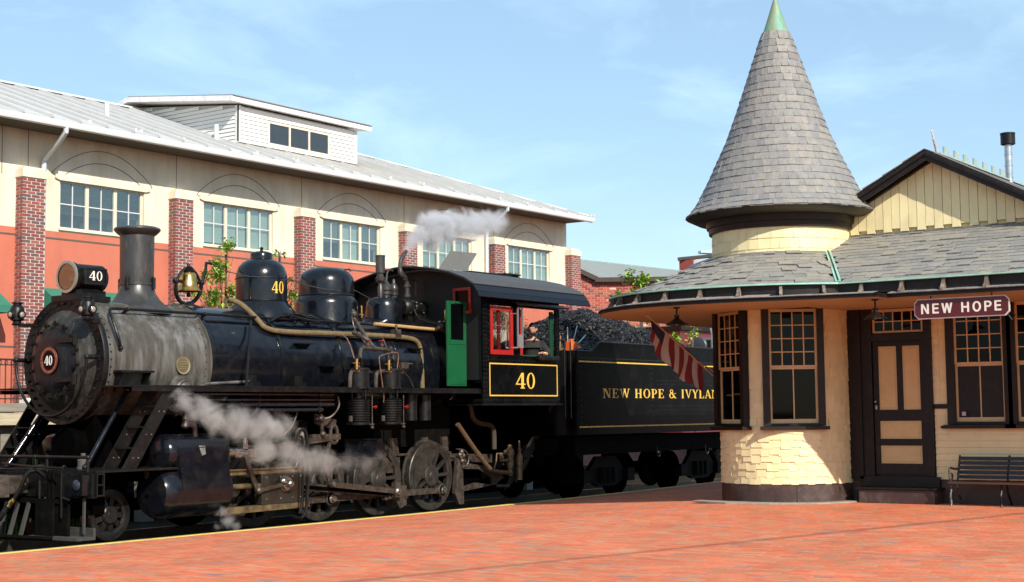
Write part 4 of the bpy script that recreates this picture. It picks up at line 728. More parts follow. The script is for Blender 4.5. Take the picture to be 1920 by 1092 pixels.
for y0, y1 in ((16.02, 16.42), (17.75, 18.15)):
    m = MB()
    for a in ((y0, y1, 3.38, 3.43), (y0, y1, 3.80, 3.85), (y0, y0 + .05, 3.43, 3.80), (y1 - .05, y1, 3.43, 3.80)): m.box(20.895, 20.925, a[0], a[1], a[2], a[3])
    w = lp('front_window_frame', m, REDP, cab); m = MB(); m.box(20.91, 20.915, y0 + .05, y1 - .05, 3.43, 3.80); lp('front_pane', m, GLD, cab)
# the open red side window and green door
m = MB(); X0, X1, Z0, Z1 = 21.10, 21.775, 2.65, 3.515
for a in ((X0, X1, Z0, Z0 + .085), (X0, X1, Z1 - .075, Z1), (X0, X0 + .065, Z0 + .085, Z1 - .075), (X1 - .07, X1, Z0 + .085, Z1 - .075)): m.box(a[0], a[1], CY0 - .025, CY0 + .02, a[2], a[3])
lp('red_window_frame', m, REDP, cab, bevel=.004)
m = MB(); m.box(21.36, 21.44, CY0 + .02, CY0 + .045, Z0 + .085, Z1 - .075); lp('red_mullion', m, REDP, cab)
m = MB(); m.box(X0 + .06, X1 - .06, CY0 + .005, CY0 + .009, Z0 + .08, Z1 - .07); lp('side_pane', m, PGL, cab)
m = MB(); m.box(22.02, 22.16, CY0 + .04, CY0 + .06, 2.65, 3.5); lp('red_inner_frame', m, REDP, cab)
m = MB(); m.box(23.05, 23.15, CY0 + .04, CY0 + .07, 2.65, 3.5); lp('green_window_post', m, mat('dull_green_post', (.01, .05, .025), .4), cab)
m = MB(); m.box(22.05, 23.1, CY0 - .01, CY0 + .06, 2.645, 2.662); lp('green_sill', m, GRNP, cab)
m = MB()
for z0, z1 in ((3.50, 3.52), (2.78, 2.8)): m.box(21.77, 21.93, CY0 - .14, CY0 - .11, z0, z1)
for x in (21.77, 21.91): m.box(x, x + .018, CY0 - .14, CY0 - .11, 2.8, 3.5)
m.box(21.79, 21.91, CY0 - .135, CY0 - .115, 2.8, 3.02); m.tube([(21.78, CY0, 3.4), (21.78, CY0 - .12, 3.4)], .012, 6); m.tube([(21.78, CY0, 2.78), (21.78, CY0 - .12, 2.78)], .02, 6); lp('wind_deflector', m, mat('grey_steel_frame', (.33, .31, .32), .4, .5), cab)
m = MB(); m.prism([(21.72, CY0 - .03, 3.63), (21.72, CY0 - .03, 3.605), (21.66, CY0 - .20, 3.54), (21.66, CY0 - .21, 3.565)], (1.68, 0, 0)); lp('window_visor', m, BLK2, cab)
m = MB(); m.box(22.50, 23.14, CY0 - .11, CY0 - .005, 2.575, 2.655); lp('arm_rest', m, BLK2, cab, bevel=.012)
m = MB(); GY = 16.08
for a in ((20.30, 20.84, 3.53, 3.58), (20.30, 20.36, 2.90, 3.53), (20.78, 20.84, 2.90, 3.53), (20.30, 20.84, 2.84, 2.90), (20.30, 20.84, 2.09, 2.84)): m.box(a[0], a[1], GY, GY + (.03 if a[3] != 2.84 else .026), a[2], a[3])
gd = lp('green_cab_door', m, GRNP, cab)
m = MB(); m.box(20.36, 20.78, GY + .01, GY + .015, 2.90, 3.53); lp('door_pane', m, GLD, cab)
m = MB()
for a in ((20.36, 20.39, 2.87, 3.55), (20.75, 20.78, 2.87, 3.55), (20.33, 20.81, 2.82, 2.835), (20.33, 20.81, 2.12, 2.135)): m.box(a[0], a[1], GY - .008, GY, a[2], a[3])
m.tube([(20.5, GY - .01, 3.55), (20.9, GY - .02, 3.54)], .009, 6); lp('door_bead', m, GRNP, cab)
# yellow panel and number
def frame2(m, x0, x1, z0, z1, y, t=.022, d=.004):
    for a in ((x0, x1, z0, z0 + t), (x0, x1, z1 - t, z1), (x0, x0 + t, z0 + t, z1 - t), (x1 - t, x1, z0 + t, z1 - t)): m.box(a[0], a[1], y - d, y, a[2], a[3])
m = MB(); frame2(m, 21.07, 23.21, 1.91, 2.50, CY0 - .001); lp('yellow_lining', m, GOLD, cab)
letters('cab_digit', '40', lp, GOLD, cab, (21.86, CY0 - .001, 2.05), (1, 0, 0), (0, 0, 1), .285, .004, width=.63)
m = MB(); nY = (0, -1, 0)
for x in (20.92, 20.99, 23.245): m.rivline((x, CY0, 1.85), (x, CY0, 3.6), .075, nY, .009)
m.rivline((21.05, CY0, 1.84), (23.2, CY0, 1.84), .075, nY, .009); m.rivline((21.05, CY0, 2.555), (23.2, CY0, 2.555), .09, nY, .009); m.rivline((21.0, CY0, 3.63), (23.25, CY0, 3.63), .075, nY, .009); m.rivline((21.05, CY0, 2.6), (21.05, CY0, 3.5), .15, nY, .009)
lp('cab_rivet', m, mat('shiny_rivet_head', (.05, .05, .05), .25, .3), cab, kind='stuff')
m = MB(); m.box(22.2, 23.5, 17.0, 17.6, 4.262, 4.30); lp('roof_hatch_frame', m, BLK2, cab)
m = MB(); c0, c1 = Vector((21.50, 16.85, 4.28)), Vector((21.9, 16.85, 4.63)); m.hexa([(21.25, 17.0, 4.27), (22.05, 17.0, 4.28), (22.05, 17.02, 4.30), (21.25, 17.02, 4.29), (21.95, 17.28, 4.66), (22.75, 17.28, 4.68), (22.75, 17.30, 4.70), (21.95, 17.30, 4.68)]); m.tube([(22.3, 17.3, 4.28), (22.45, 17.26, 4.5)], .012, 6); m.tube([(22.45, 17.4, 4.28), (22.6, 17.28, 4.55)], .012, 6); lp('open_roof_hatch', m, mat('grey_hatch_sheet', (.12, .115, .105), .55, .1, .1), cab)
m = MB(); m.box(23.45, 23.95, 17.1, 17.4, 4.262, 4.29); m.box(23.47, 23.5, 17.12, 17.38, 4.29, 4.33); m.box(23.88, 23.91, 17.12, 17.38, 4.29, 4.33); m.box(23.42, 23.97, 17.1, 17.4, 4.33, 4.35); lp('roof_vent', m, BLK2, cab)
m = MB(); m.cyl((21.0, YC, 2.6), (21.5, YC, 2.6), .7, .62, 32)
for i in range(14): m.cyl((21.5, YC + RND.uniform(-.6, .6), 2.5 + RND.uniform(-.3, .6)), (21.6, YC + RND.uniform(-.6, .6), 2.6), .03, n=6)
lp('boiler_backhead', m, SOOT, cab)
m = MB(); m.box(21.35, 21.75, 16.15, 16.30, 2.15, 2.75); lp('seat_box', m, mat('blue_grey_box', (.06, .09, .13), .5), cab)
m = MB(); m.box(22.1, 22.5, 15.85, 16.35, 1.86, 2.35); m.box(22.1, 22.5, 15.85, 16.35, 2.35, 2.42); lp('crew_seat', m, BLK2, cab)

# ---------------- tender
tend = thing('coal_tender', 'black riveted tender heaped with coal, lettered in gold along its side', 'tender', (27.3, YC, -.09))
def tp(name, mb, m, parent=None, **k): return ob(name, mb, m, parent or tend, **k)
def sidecurve():   # plan of the tank: rounded front corners
    r = .38; x0, x1, y0, y1 = 23.5, 31.2, 15.75, 18.75; P = []
    for cx, cy, a0 in ((x1 - .1, y1 - .1, 0), (x0 + r, y1 - r, 90), (x0 + r, y0 + r, 180), (x1 - .1, y0 + .1, 270)):
        rr = r if cx < 25 else .1
        for i in range(7): a = radians(a0 + 90 * i / 6); P.append((cx + rr * cos(a), cy + rr * sin(a)))
    return P
pl = sidecurve(); m = MB(); m.prism([(x, y, 1.17) for x, y in pl], (0, 0, 1.43)); tank = tp('tank', m, BLKS, smooth=40)
def topz(x): 
    t = min(1, max(0, (x - 24.35) / .40)); t = t * t * (3 - 2 * t); return 2.79 + .19 * t
for s, y in ((-1, 15.75), (1, 18.73)):
    m = MB(); xs = [23.88 + i * .06 for i in range(20)] + [25.2, 27, 29, 31.1]; P = [(x, y, topz(x)) for x in xs] + [(31.1, y, 2.6), (23.88, y, 2.6)]; m.prism(P[::1], (0, .02, 0)); tp('coal_board', m, BLKS)
    m = MB(); m.tube([(x, y + .01, topz(x)) for x in xs], .022, 8); tp('coping_rail', m, BLK2)
m = MB()
for i in range(7):
    a0, a1 = radians(180 + 90 * i / 7), radians(180 + 90 * (i + 1) / 7); c = (23.88, 16.13)
    m.hexa([(c[0] + .38 * cos(a0), c[1] + .38 * sin(a0), 2.6), (c[0] + .38 * cos(a1), c[1] + .38 * sin(a1), 2.6), (c[0] + .36 * cos(a1), c[1] + .36 * sin(a1), 2.6), (c[0] + .36 * cos(a0), c[1] + .36 * sin(a0), 2.6), (c[0] + .38 * cos(a0), c[1] + .38 * sin(a0), 2.79), (c[0] + .38 * cos(a1), c[1] + .38 * sin(a1), 2.79), (c[0] + .36 * cos(a1), c[1] + .36 * sin(a1), 2.79), (c[0] + .36 * cos(a0), c[1] + .36 * sin(a0), 2.79)])
tp('front_corner_plate', m, BLKS)
m = MB()
for z in (2.575, 1.31): m.box(23.95, 31.0, 15.744, 15.749, z, z + .026)
tp('yellow_lining', m, GOLD, tank)
letters('gold_letter', 'NEW HOPE & IVYLAND', tp, GOLD, tank, (24.80, 15.749, 1.885), (1, 0, 0), (0, 0, 1), .185, .004, gap=.10, width=5.10)
m = MB()
m.rivline((24.0, 15.75, 2.66), (31.0, 15.75, 2.66), .045, nY, .008)
for x in (24.02, 26.62, 26.72): m.rivline((x, 15.75, 1.4), (x, 15.75, 2.5), .11, nY, .008)
for z in (2.25, 2.17, 1.72, 1.64): m.rivline((26.9 + (.06 if z in (2.17, 1.64) else 0), 15.75, z), (31.0, 15.75, z), .12, nY, .008)
tp('tank_rivet', m, mat('pale_rivet_head', (.10, .10, .10), .25, .3), tank, kind='stuff')
m = MB(); m.box(23.5, 31.3, 16.0, 18.5, .80, 1.10); m.box(23.7, 31.2, 15.86, 15.94, .78, 1.14); m.box(23.7, 31.2, 18.56, 18.64, .78, 1.14); tp('tender_frame', m, SOOT)
m = MB()
for x in (27.0, 29.1): m.tube([(x, 15.83, .86), (x, 15.83, .72), (x + .08, 15.83, .66), (x + .14, 15.83, .72), (x + .14, 15.83, .8)], .013, 6, sm=1)
tp('pipe_hanger', m, STEEL)
for tx in (24.75, 26.4, 28.6, 30.3):
    for y in (16.44, 18.06):
        s = -1 if y < YC else 1; m = MB(); m.lathe([(0, s * .04), (.09, s * .04), (.12, 0), (.30, -s * .04), (.33, 0), (.42, 0), (.42, -s * .11), (.45, -s * .12), (.45, -s * .14), (.1, -s * .1)], (tx, y, .33), 'y', 30); tp('tender_wheel', m, CAVE)
for tx in (25.57, 29.45):
    for y in (16.18, 18.3):
        m = MB(); m.prism([(tx - 1.05, y, .40), (tx - .65, y, .46), (tx - .35, y, .72), (tx + .35, y, .72), (tx + .65, y, .46), (tx + 1.05, y, .40), (tx + 1.05, y, .22), (tx + .6, y, .22), (tx + .3, y, .12), (tx - .3, y, .12), (tx - .6, y, .22), (tx - 1.05, y, .22)], (0, .09, 0))
        for d in (-.83, .83): m.box(tx + d - .13, tx + d + .13, y - .08, y, .20, .46)
        for k in range(3): m.cyl((tx - .2 + k * .2, y - .02, .2), (tx - .2 + k * .2, y - .02, .5), .07, n=10)
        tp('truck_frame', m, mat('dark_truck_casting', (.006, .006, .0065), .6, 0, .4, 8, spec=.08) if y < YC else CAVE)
m = MB(); m.prism([(23.6, 15.85, 1.15), (23.95, 15.85, 1.15), (23.9, 15.85, .25), (23.6, 15.85, .25)], (0, .35, 0)); tp('tender_step', m, CAVE)
m = MB()
for x in (23.42, 23.62): m.cyl((x, 15.72, 1.5), (x, 15.72, 2.98 if x < 23.5 else 2.95), .014, n=7)
m.tube([(23.42, 15.72, 2.95), (23.44, 15.9, 3.0)], .014, 6); tp('grab_rail', m, BLK2)
# small things on the front of the tender deck
m = MB(); m.box(24.02, 24.22, 15.95, 16.1, 2.60, 2.98); m.box(24.05, 24.12, 15.97, 16.05, 2.98, 3.03); tag(ob('fuel_can', m, ORG, None, bevel=.012), 'square orange plastic can standing on the front of the tender', 'can')
m = MB(); m.lathe([(0, 0), (.09, 0), (.10, .02), (.10, .26), (.04, .31), (.04, .34), (0, .34)], (24.38, 16.05, 2.60), 'z', 14); tag(ob('small_jug', m, mat('dull_orange_jug', (.55, .16, .05), .5)), 'rounder dull orange jug right of the square can on the tender', 'jug')
m = MB(); m.cyl((24.25, 16.2, 2.6), (24.25, 16.2, 3.28), .014, n=7); m.cyl((24.33, 16.2, 2.75), (24.6, 16.2, 3.32), .010, n=7); m.cyl((24.5, 16.25, 2.85), (24.98, 16.25, 3.15), .012, n=7); tp('tool_handle', m, GAL)
m = MB(); m.cyl((23.9, 16.25, 2.6), (23.88, 16.25, 3.12), .02, n=7); m.cyl((23.95, 16.2, 2.6), (24.0, 16.2, 3.1), .016, n=7)
for i in range(6): m.sph((23.7 + i * .07, 16.1, 2.82 + RND.uniform(-.03, .04)), .05, 8, 5, (1.2, 1, .6))
tp('brass_tool', m, COPPER)
# coal: heap surface and lumps
def coalz(x, y):
    kx = [(23.9, 2.70), (24.4, 2.95), (25.0, 3.30), (25.6, 3.66), (26.1, 3.74), (26.8, 3.66), (27.7, 3.50), (28.6, 3.24), (29.4, 3.08), (30.3, 2.95), (31.0, 2.8)]
    z = kx[-1][1]
    for (a, za), (b, zb) in zip(kx[:-1], kx[1:]):
        if a <= x <= b: t = (x - a) / (b - a); z = za + (zb - za) * t; break
    if x < 23.9: z = 2.7
    e = abs(y - YC) / 1.42; base = 2.80; return base + (z - base) * max(0, 1 - e ** 2.2) + .04 * sin(x * 5 + y * 3) * (1 - e * e) + .03 * sin(y * 11 - x * 4)
m = MB(); m.c = []; nx, ny = 56, 24; gv = []
for i in range(nx + 1):
    for j in range(ny + 1):
        x = 23.9 + (31.05 - 23.9) * i / nx; y = 15.80 + 2.9 * j / ny; gv.append((x, y, coalz(x, y) - .03))
m.cc = (.005, .005, .0055); m.add(gv, [(i * (ny + 1) + j, (i + 1) * (ny + 1) + j, (i + 1) * (ny + 1) + j + 1, i * (ny + 1) + j + 1) for i in range(nx) for j in range(ny)])
OCT = [(1, 0, 0), (-1, 0, 0), (0, 1, 0), (0, -1, 0), (0, 0, 1), (0, 0, -1)]; OF = [(0, 2, 4), (2, 1, 4), (1, 3, 4), (3, 0, 4), (2, 0, 5), (1, 2, 5), (3, 1, 5), (0, 3, 5)]
for k in range(15000):
    x = RND.uniform(23.9, 30.9); y = RND.uniform(15.8, 18.6) if RND.random() < .4 else RND.uniform(15.8, 17.4); r = RND.choice((.022, .028, .036, .05)) * RND.uniform(.8, 1.3)
    a, b = RND.uniform(0, 6.28), RND.uniform(-1, 1); g = RND.choice((.004, .007, .010, .015, .024)); m.cc = (g, g, g * 1.06); z = coalz(x, y)
    vs = []
    for p in OCT:
        v = Vector(p) * r * RND.uniform(.65, 1.25); c, s_ = cos(a), sin(a); v = Vector((v.x * c - v.y * s_, v.x * s_ + v.y * c, v.z * .8)); c, s_ = cos(b), sin(b); v = Vector((v.x, v.y * c - v.z * s_, v.y * s_ + v.z * c)); vs.append((x + v.x, y + v.y, z + v.z))
    m.add(vs, OF)
coal = tp('coal_heap', m, COAL, smooth=0, kind='stuff')
# rear headlight, hoop
m = MB(); m.lathe([(0, 31.42), (.05, 31.41), (.2, 31.44), (.225, 31.47), (.225, 31.95), (.2, 31.97), (.19, 31.97)], (0, YC, 3.16), 'x', 30); th = tp('rear_headlight', m, mat('grey_headlight_case', (.05, .055, .06), .45, .2, .2))
m = MB(); m.box(31.5, 31.9, YC - .3, YC - .2, 3.06, 3.3); tp('number_box', m, BLK2, th)
letters('headlight_digit', '40', tp, WHT, th, (31.56, YC - .302, 3.10), (1, 0, 0), (0, 0, 1), .15, .004, width=.28)
m = MB(); m.box(31.2, 32.0, YC - .4, YC + .4, 2.84, 2.93); m.box(31.5, 31.6, YC - .1, YC + .1, 2.9, 3.0); tp('headlight_shelf', m, BLK2)
m = MB(); m.tube([(31.0, YC - .62, 2.8), (31.0, YC - .62, 3.5), (31.02, YC - .5, 3.72), (31.05, YC - .25, 3.74), (31.07, YC - .1, 3.55), (31.07, YC - .05, 3.0)], .022, 8, sm=2); tp('hose_hoop', m, STEEL)
# ================================================================= the station
stn = thing('station_building', 'yellow shingled railway station with a witch-hat turret, slate roofs and dark brown trim', 'station', (23.5, 9.0, .17))
def sp(name, mb, m, parent=None, **k): return ob(name, mb, m, parent or stn, **k)
TX, TY, GZ = 22.03, 10.51, .17
def unit_tiles(name, cols, m, th=1.):
    out = []
    for i, c in enumerate(cols):
        b = MB(); b.c = []; b.cc = c; b.hexa([(-.5, 0, 0), (.5, 0, 0), (.5, 1, 0), (-.5, 1, 0), (-.5, 0, 1), (.5, 0, 1), (.5, 1, .3), (-.5, 1, .3)])
        me = bpy.data.meshes.new(name); me.from_pydata(b.v, [], b.f); me.materials.append(m)
        at = me.color_attributes.new('piece', 'FLOAT_COLOR', 'CORNER'); at.data.foreach_set('color', np.tile(np.array([*c, 1.]), 24)); me.update(); out.append(me)
    return out
def put_tile(me, name, parent, P, U, V, w, h, th):
    """tile whose lower edge is centred on P, U across, V up the slope"""
    U = Vector(U).normalized(); V = Vector(V).normalized(); N = U.cross(V).normalized(); V = N.cross(U)
    x = bpy.data.objects.new(name, me); COL.objects.link(x); x.parent = parent
    x.matrix_local = Matrix.Translation(Vector(P) - WO[parent.name]) @ Matrix((U, V, N)).transposed().to_4x4() @ Matrix.Diagonal((w, h, th, 1)); return x
def add_tile(m, P, U, V, w, h, th, col):
    U = Vector(U).normalized(); V = Vector(V).normalized(); N = U.cross(V).normalized(); V = N.cross(U); P = Vector(P); m.cc = col
    a = P - U * w / 2; m.hexa([a, a + U * w, a + U * w + V * h, a + V * h, a + N * th, a + U * w + N * th, a + U * w + V * h + N * th * .3, a + V * h + N * th * .3])
SCOL = [(.235, .225, .21), (.215, .21, .20), (.25, .237, .215), (.225, .215, .208), (.20, .195, .19), (.265, .245, .215), (.235, .232, .225), (.25, .23, .21), (.30, .255, .20), (.21, .195, .18)]
SLM = unit_tiles('slate', SCOL, SLATE)
def scol(): return SCOL[min(9, int(abs(RND.gauss(0, 3.3))))]
# ---- cone roof
CP = [(1.52, 4.74), (1.36, 4.93), (1.22, 5.19), (1.02, 5.60), (.83, 6.01), (.64, 6.53), (.405, 7.22), (.215, 7.77), (.0, 8.42)]
def cone_r(z):
    for (r0, z0), (r1, z1) in zip(CP[:-1], CP[1:]):
        if z0 <= z <= z1: return r0 + (r1 - r0) * (z - z0) / (z1 - z0)
    return CP[0][0] if z < CP[0][1] else 0
m = MB(); m.lathe([(r - .02, z) for r, z in CP[:-1]] + [(.19, 7.8)], (TX, TY, 0), 'z', 64); cone = sp('turret_roof', m, SOOT)
view = Vector((-TX, -TY, 0)).normalized(); rows = []
s = 0; z = CP[0][1]
seg = []
for (r0, z0), (r1, z1) in zip(CP[:-2], CP[1:-1]): seg.append((r0, z0, r1, z1, sqrt((r1 - r0) ** 2 + (z1 - z0) ** 2)))
tot = sum(q[4] for q in seg); NC = 25
def along(d):
    for r0, z0, r1, z1, l in seg:
        if d <= l: t = d / l; return r0 + (r1 - r0) * t, z0 + (z1 - z0) * t
        d -= l
    return seg[-1][2], seg[-1][3]
cand = []
for c in range(NC):
    d = tot * c / NC; r, z = along(d); r2, z2 = along(min(tot, d + tot / NC)); ex = tot / NC
    a = RND.uniform(0, 6.28); end = a + 2 * pi
    while a < end - .03:
        w = RND.uniform(.095, .165) / max(r, .2); w = min(w, end - a); am = a + w / 2; rad = Vector((cos(am), sin(am), 0)); U = Vector((-sin(am), cos(am), 0)); V = (rad * (r2 - r) + Vector((0, 0, z2 - z))).normalized()
        P = Vector((TX, TY, z)) + rad * (r + .006) + U * 0 - V * RND.uniform(0, .012); ww = w * r * .985
        cand.append((rad.dot(view), P, U, V, ww, ex * 1.22, RND.uniform(.010, .022)))
        a += w
cand.sort(key=lambda q: -q[0]); rest = MB(); rest.c = []
for k, (f, P, U, V, w, h, th) in enumerate(cand):
    if k < 300: put_tile(SLM[SCOL.index(scol())], 'slate', cone, P, U, V, w, h, th)
    else: add_tile(rest, P, U, V, w, h, th, scol())
sp('slate_courses', rest, SLATE, cone, smooth=0, kind='stuff')
m = MB(); m.lathe([(.228, 7.74), (.215, 7.78), (.11, 8.10), (.03, 8.36), (.03, 8.42), (0, 8.45)], (TX, TY, 0), 'z', 32)
t_ = mat('verdigris_cap_copper', (.16, .34, .25), .6, .1, .25, 6, stretch=(2, 2, .6), col2=(.30, .25, .12), amt=.44, s2=3.5, bump=.1); sp('copper_cap', m, t_, cone)
m = MB(); m.lathe([(1.53, 4.73), (1.54, 4.76), (1.51, 4.765), (1.0, 4.80)], (TX, TY, 0), 'z', 64); m.lathe([(1.53, 4.73), (1.36, 4.65), (1.22, 4.66), (1.20, 4.55), (1.175, 4.54), (1.165, 4.46), (1.12, 4.45)], (TX, TY, 0), 'z', 64); sp('turret_eave', m, BRN, cone)
# ---- upper drum
m = MB(); m.lathe([(1.105, 3.9), (1.105, 4.62)], (TX, TY, 0), 'z', 64); drum = sp('turret_drum', m, CREAMP)
DRM = unit_tiles('drum_shingle', [(1, 1, 1)], CREAMP)
m = MB(); m.c = None
for c in range(4):
    z = 3.95 + c * .165; a = .1 * c
    while a < 2 * pi - .01:
        w = min(RND.uniform(.12, .2), 2 * pi - a + .001); am = a + w / 2; rad = Vector((cos(am), sin(am), 0))
        if rad.dot(view) > -.1:
            put_tile(DRM[0], 'drum_shingle', drum, Vector((TX, TY, z)) + rad * 1.106, (-sin(am), cos(am), 0), (0, 0, 1), w * 1.106 * .985, .17, .012 + RND.uniform(0, .003))
        a += w
# ---- lower turret wall
WC = (radians(146.9), radians(-146.9) % (2 * pi)); WHALF = radians(25.5)
def inwin(a):
    a %= 2 * pi
    return any(abs((a - c + pi) % (2 * pi) - pi) < WHALF for c in WC)
m = MB(); m.lathe([(1.035, .46), (1.035, 1.34)], (TX, TY, 0), 'z', 72); m.lathe([(1.035, 3.2), (1.035, 3.3)], (TX, TY, 0), 'z', 72)
a = 0; gaps = []
edges = sorted([(WC[0] - WHALF), (WC[0] + WHALF), (WC[1] - WHALF), (WC[1] + WHALF)])
for a0, a1 in ((edges[3], edges[0] + 2 * pi), (edges[1], edges[2])): m.lathe([(1.035, 1.34), (1.035, 3.2)], (TX, TY, 0), 'z', 40 if a1 - a0 > 2 else 10, a0, a1)
tw = sp('turret_wall', m, CREAMP)
m = MB(); m.box(TX - .55, TX + .8, TY - .6, TY + .7, .5, 3.15); m.lathe([(.70, 1.0), (.70, 3.2)], (TX, TY, 0), 'z', 24); sp('dark_interior', m, ROOMD, tw)
SHM = unit_tiles('shingle', [(1, 1, 1)] * 1, CREAMP); shc = []
for c in range(25):
    z = .46 + c * .1125; a = radians(100) + .05 * (c % 3); odd = c % 2; k = 0
    while a < radians(296):
        w = RND.uniform(.115, .19) * (1 if c < 9 else 1.05); am = a + w / 2
        hidden = (z > 1.26 and z < 3.25 and (inwin(a + .01) or inwin(a + w - .01) or inwin(am)))
        if not hidden:
            dz = (-.016 if k % 2 else .010) + RND.uniform(-.004, .004); rad = Vector((cos(am), sin(am), 0))
            if c == 0: dz = max(dz, 0)
            top = .125
            if 1.2 < z + .125 and z < 1.34 and (inwin(a) or inwin(a + w)): top = max(.03, 1.335 - z - dz)
            shc.append((Vector((TX, TY, z + dz)) + rad * 1.036, (-sin(am), cos(am), 0), w * 1.05 * .985, top, RND.uniform(.012, .022) if c < 9 else RND.uniform(.008, .014), am))
        a += w; k += 1
shc.sort(key=lambda q: -Vector((cos(q[5]), sin(q[5]), 0)).dot(view) + (0 if q[0].z < 1.4 else .35)); m = MB()
for k, (P, U, w, h, th, am) in enumerate(shc):
    if k < 290: put_tile(SHM[0], 'shingle', tw, P, U, (0, 0, 1), w, h, th)
    else:
        m2 = MB(); U = Vector(U); N = Vector((cos(am), sin(am), 0)); a_ = P - U * w / 2
        m.hexa([a_, a_ + U * w, a_ + U * w + Vector((0, 0, h)), a_ + Vector((0, 0, h)), a_ + N * th, a_ + U * w + N * th, a_ + U * w + Vector((0, 0, h)) + N * th * .3, a_ + Vector((0, 0, h)) + N * th * .3])
if m.v: sp('shingle_courses', m, CREAMP, tw, smooth=0, kind='stuff')
m = MB()
for a0, a1 in ((150, 212.8), (213.2, 246.9), (247.1, 298), (90, 149.7)): m.lathe([(1.045 + .012 * (a0 == 213.2), .17), (1.05 + .012 * (a0 == 213.2), .45), (1.02, .455)], (TX, TY, 0), 'z', 14, radians(a0), radians(a1))
sp('base_skirt', m, BRN2, tw)
# ---- station windows
def swin(cx, cy, n, hw, z0=1.40, z1=3.17, zm=2.275, cas=.12, cols=4, rows_=4, casing=True, half=None, lower=True, sticker=False, name='window'):
    """double hung sash centred at (cx,cy) facing n"""
    n = Vector((n[0], n[1], 0)).normalized(); u = Vector((-n.y, n.x, 0)); o = Vector((cx, cy, 0))
    def bar(m, a, b, za, zb, d0, d1): 
        p = [o + u * a + n * d0, o + u * b + n * d0, o + u * b + n * d1, o + u * a + n * d1]; m.hexa([Vector((q.x, q.y, za)) for q in p] + [Vector((q.x, q.y, zb)) for q in p])
    m = MB()
    if casing:
        bar(m, -hw - cas, -hw, z0 - .04, z1 + .1, -.06, .045); bar(m, hw, hw + cas, z0 - .04, z1 + .1, -.06, .045); bar(m, -hw, hw, z1 + .0, z1 + .1, -.06, .04); bar(m, -hw, hw, z0 - .04, z0, -.06, .03)
    else: bar(m, -hw, hw, z1, z1 + .02, -.06, .01)
    w = sp(name, m, BRN)
    if casing: mm = MB(); bar(mm, -hw - cas - .05, hw + cas + .05, z0 - .10, z0 - .045, -.06, .10); sp('sill', mm, BRN, w)
    # back panel = dark room so the pane is backed
    mm = MB(); bar(mm, -hw, hw, z0, z1, -.10, -.08); sp('dark_backing', mm, ROOMD, w)
    def sash(za, zb, d, nx, ny, top):
        st = .035; mm = MB(); bar(mm, -hw, -hw + st, za, zb, d - .03, d); bar(mm, hw - st, hw, za, zb, d - .03, d); bar(mm, -hw + st, hw - st, zb - (.045 if top else .03), zb, d - .03, d - .001); bar(mm, -hw + st, hw - st, za, za + (.03 if top else .065), d - .03, d - .001)
        xa, xb = -hw + st, hw - st; ya, yb = za + (.03 if top else .065), zb - (.045 if top else .03)
        for i in range(1, nx): x = xa + (xb - xa) * i / nx; bar(mm, x - .009, x + .009, ya, yb, d - .025, d - .004)
        for j in range(1, ny): y = ya + (yb - ya) * j / ny; bar(mm, xa, xb, y - .008, y + .008, d - .024, d - .006)
        sp('sash', mm, TRIMC, w)
        for i in range(nx):
            for j in range(ny):
                mm = MB(); tl = RND.uniform(-.004, .004); x0, x1 = xa + (xb - xa) * i / nx, xa + (xb - xa) * (i + 1) / nx; y0, y1 = ya + (yb - ya) * j / ny, ya + (yb - ya) * (j + 1) / ny
                bar(mm, x0, x1, y0, y1, d - .021, d - .018); 
                for q in range(4, 8): mm.v[q] = (mm.v[q][0] + n.x * tl, mm.v[q][1] + n.y * tl, mm.v[q][2])
                sp('pane', mm, GLD, w, smooth=0)
    if lower: sash(zm - .01, z1, .0, cols, rows_, True); sash(z0, zm - .01, -.025, 2, 1, False)
    else: sash(z0, z1, .0, cols, rows_, True)
    return w, u, n, o
for c in WC:
    nx_, ny_ = cos(c), sin(c); swin(TX + nx_ * 1.0, TY + ny_ * 1.0, (nx_, ny_), .37, cas=.105)
m = MB(); m.lathe([(1.04, 3.22), (1.10, 3.22), (1.10, 3.30), (1.04, 3.30)], (TX, TY, 0), 'z', 60); m.lathe([(1.04, 3.19), (1.075, 3.20), (1.075, 3.22), (1.04, 3.22)], (TX, TY, 0), 'z', 60); sp('turret_frieze', m, BRN)
# ---- lower block walls
WX = 22.24
m = MB(); m.box(WX, 30.5, 2.5, 10.4, .17, 3.28); block = sp('ground_floor_wall', m, BRN)
m = MB(); m.box(WX - .03, WX - .003, 2.5, 9.5, .17, .52); sp('base_board', m, BRN2)
# clapboards right of the door
for k in range(11):
    z = .53 + k * .0975; m = MB(); m.prism([(WX - .002, 8.12, z), (WX - .032, 8.12, z), (WX - .014, 8.12, z + .098), (WX - .002, 8.12, z + .098)], (0, -5.4, 0)) if k < 8 else m.prism([(WX - .002, 8.12, z), (WX - .032, 8.12, z), (WX - .014, 8.12, z + .098), (WX - .002, 8.12, z + .098)], (0, -.21, 0)); sp('clapboard', m, CREAMP, block, smooth=0)
m = MB(); m.box(WX - .04, WX - .003, 7.91, 8.14, 1.60, 1.67); sp('belt_board', m, BRN, block)
m = MB(); m.box(WX - .012, WX - .003, 7.915, 8.135, 1.67, 2.99); sp('shingle_backing', m, CREAMP, block)
for c in range(12):
    for k in range(2): 
        m = MB(); y0 = 8.135 - k * .112; z = 1.675 + c * .112 + (.012 if (k + c) % 2 else -.004); m.box(WX - .024, WX - .0125, y0 - .109, y0, z, z + .10); sp('shingle', m, CREAMP, block, smooth=0)
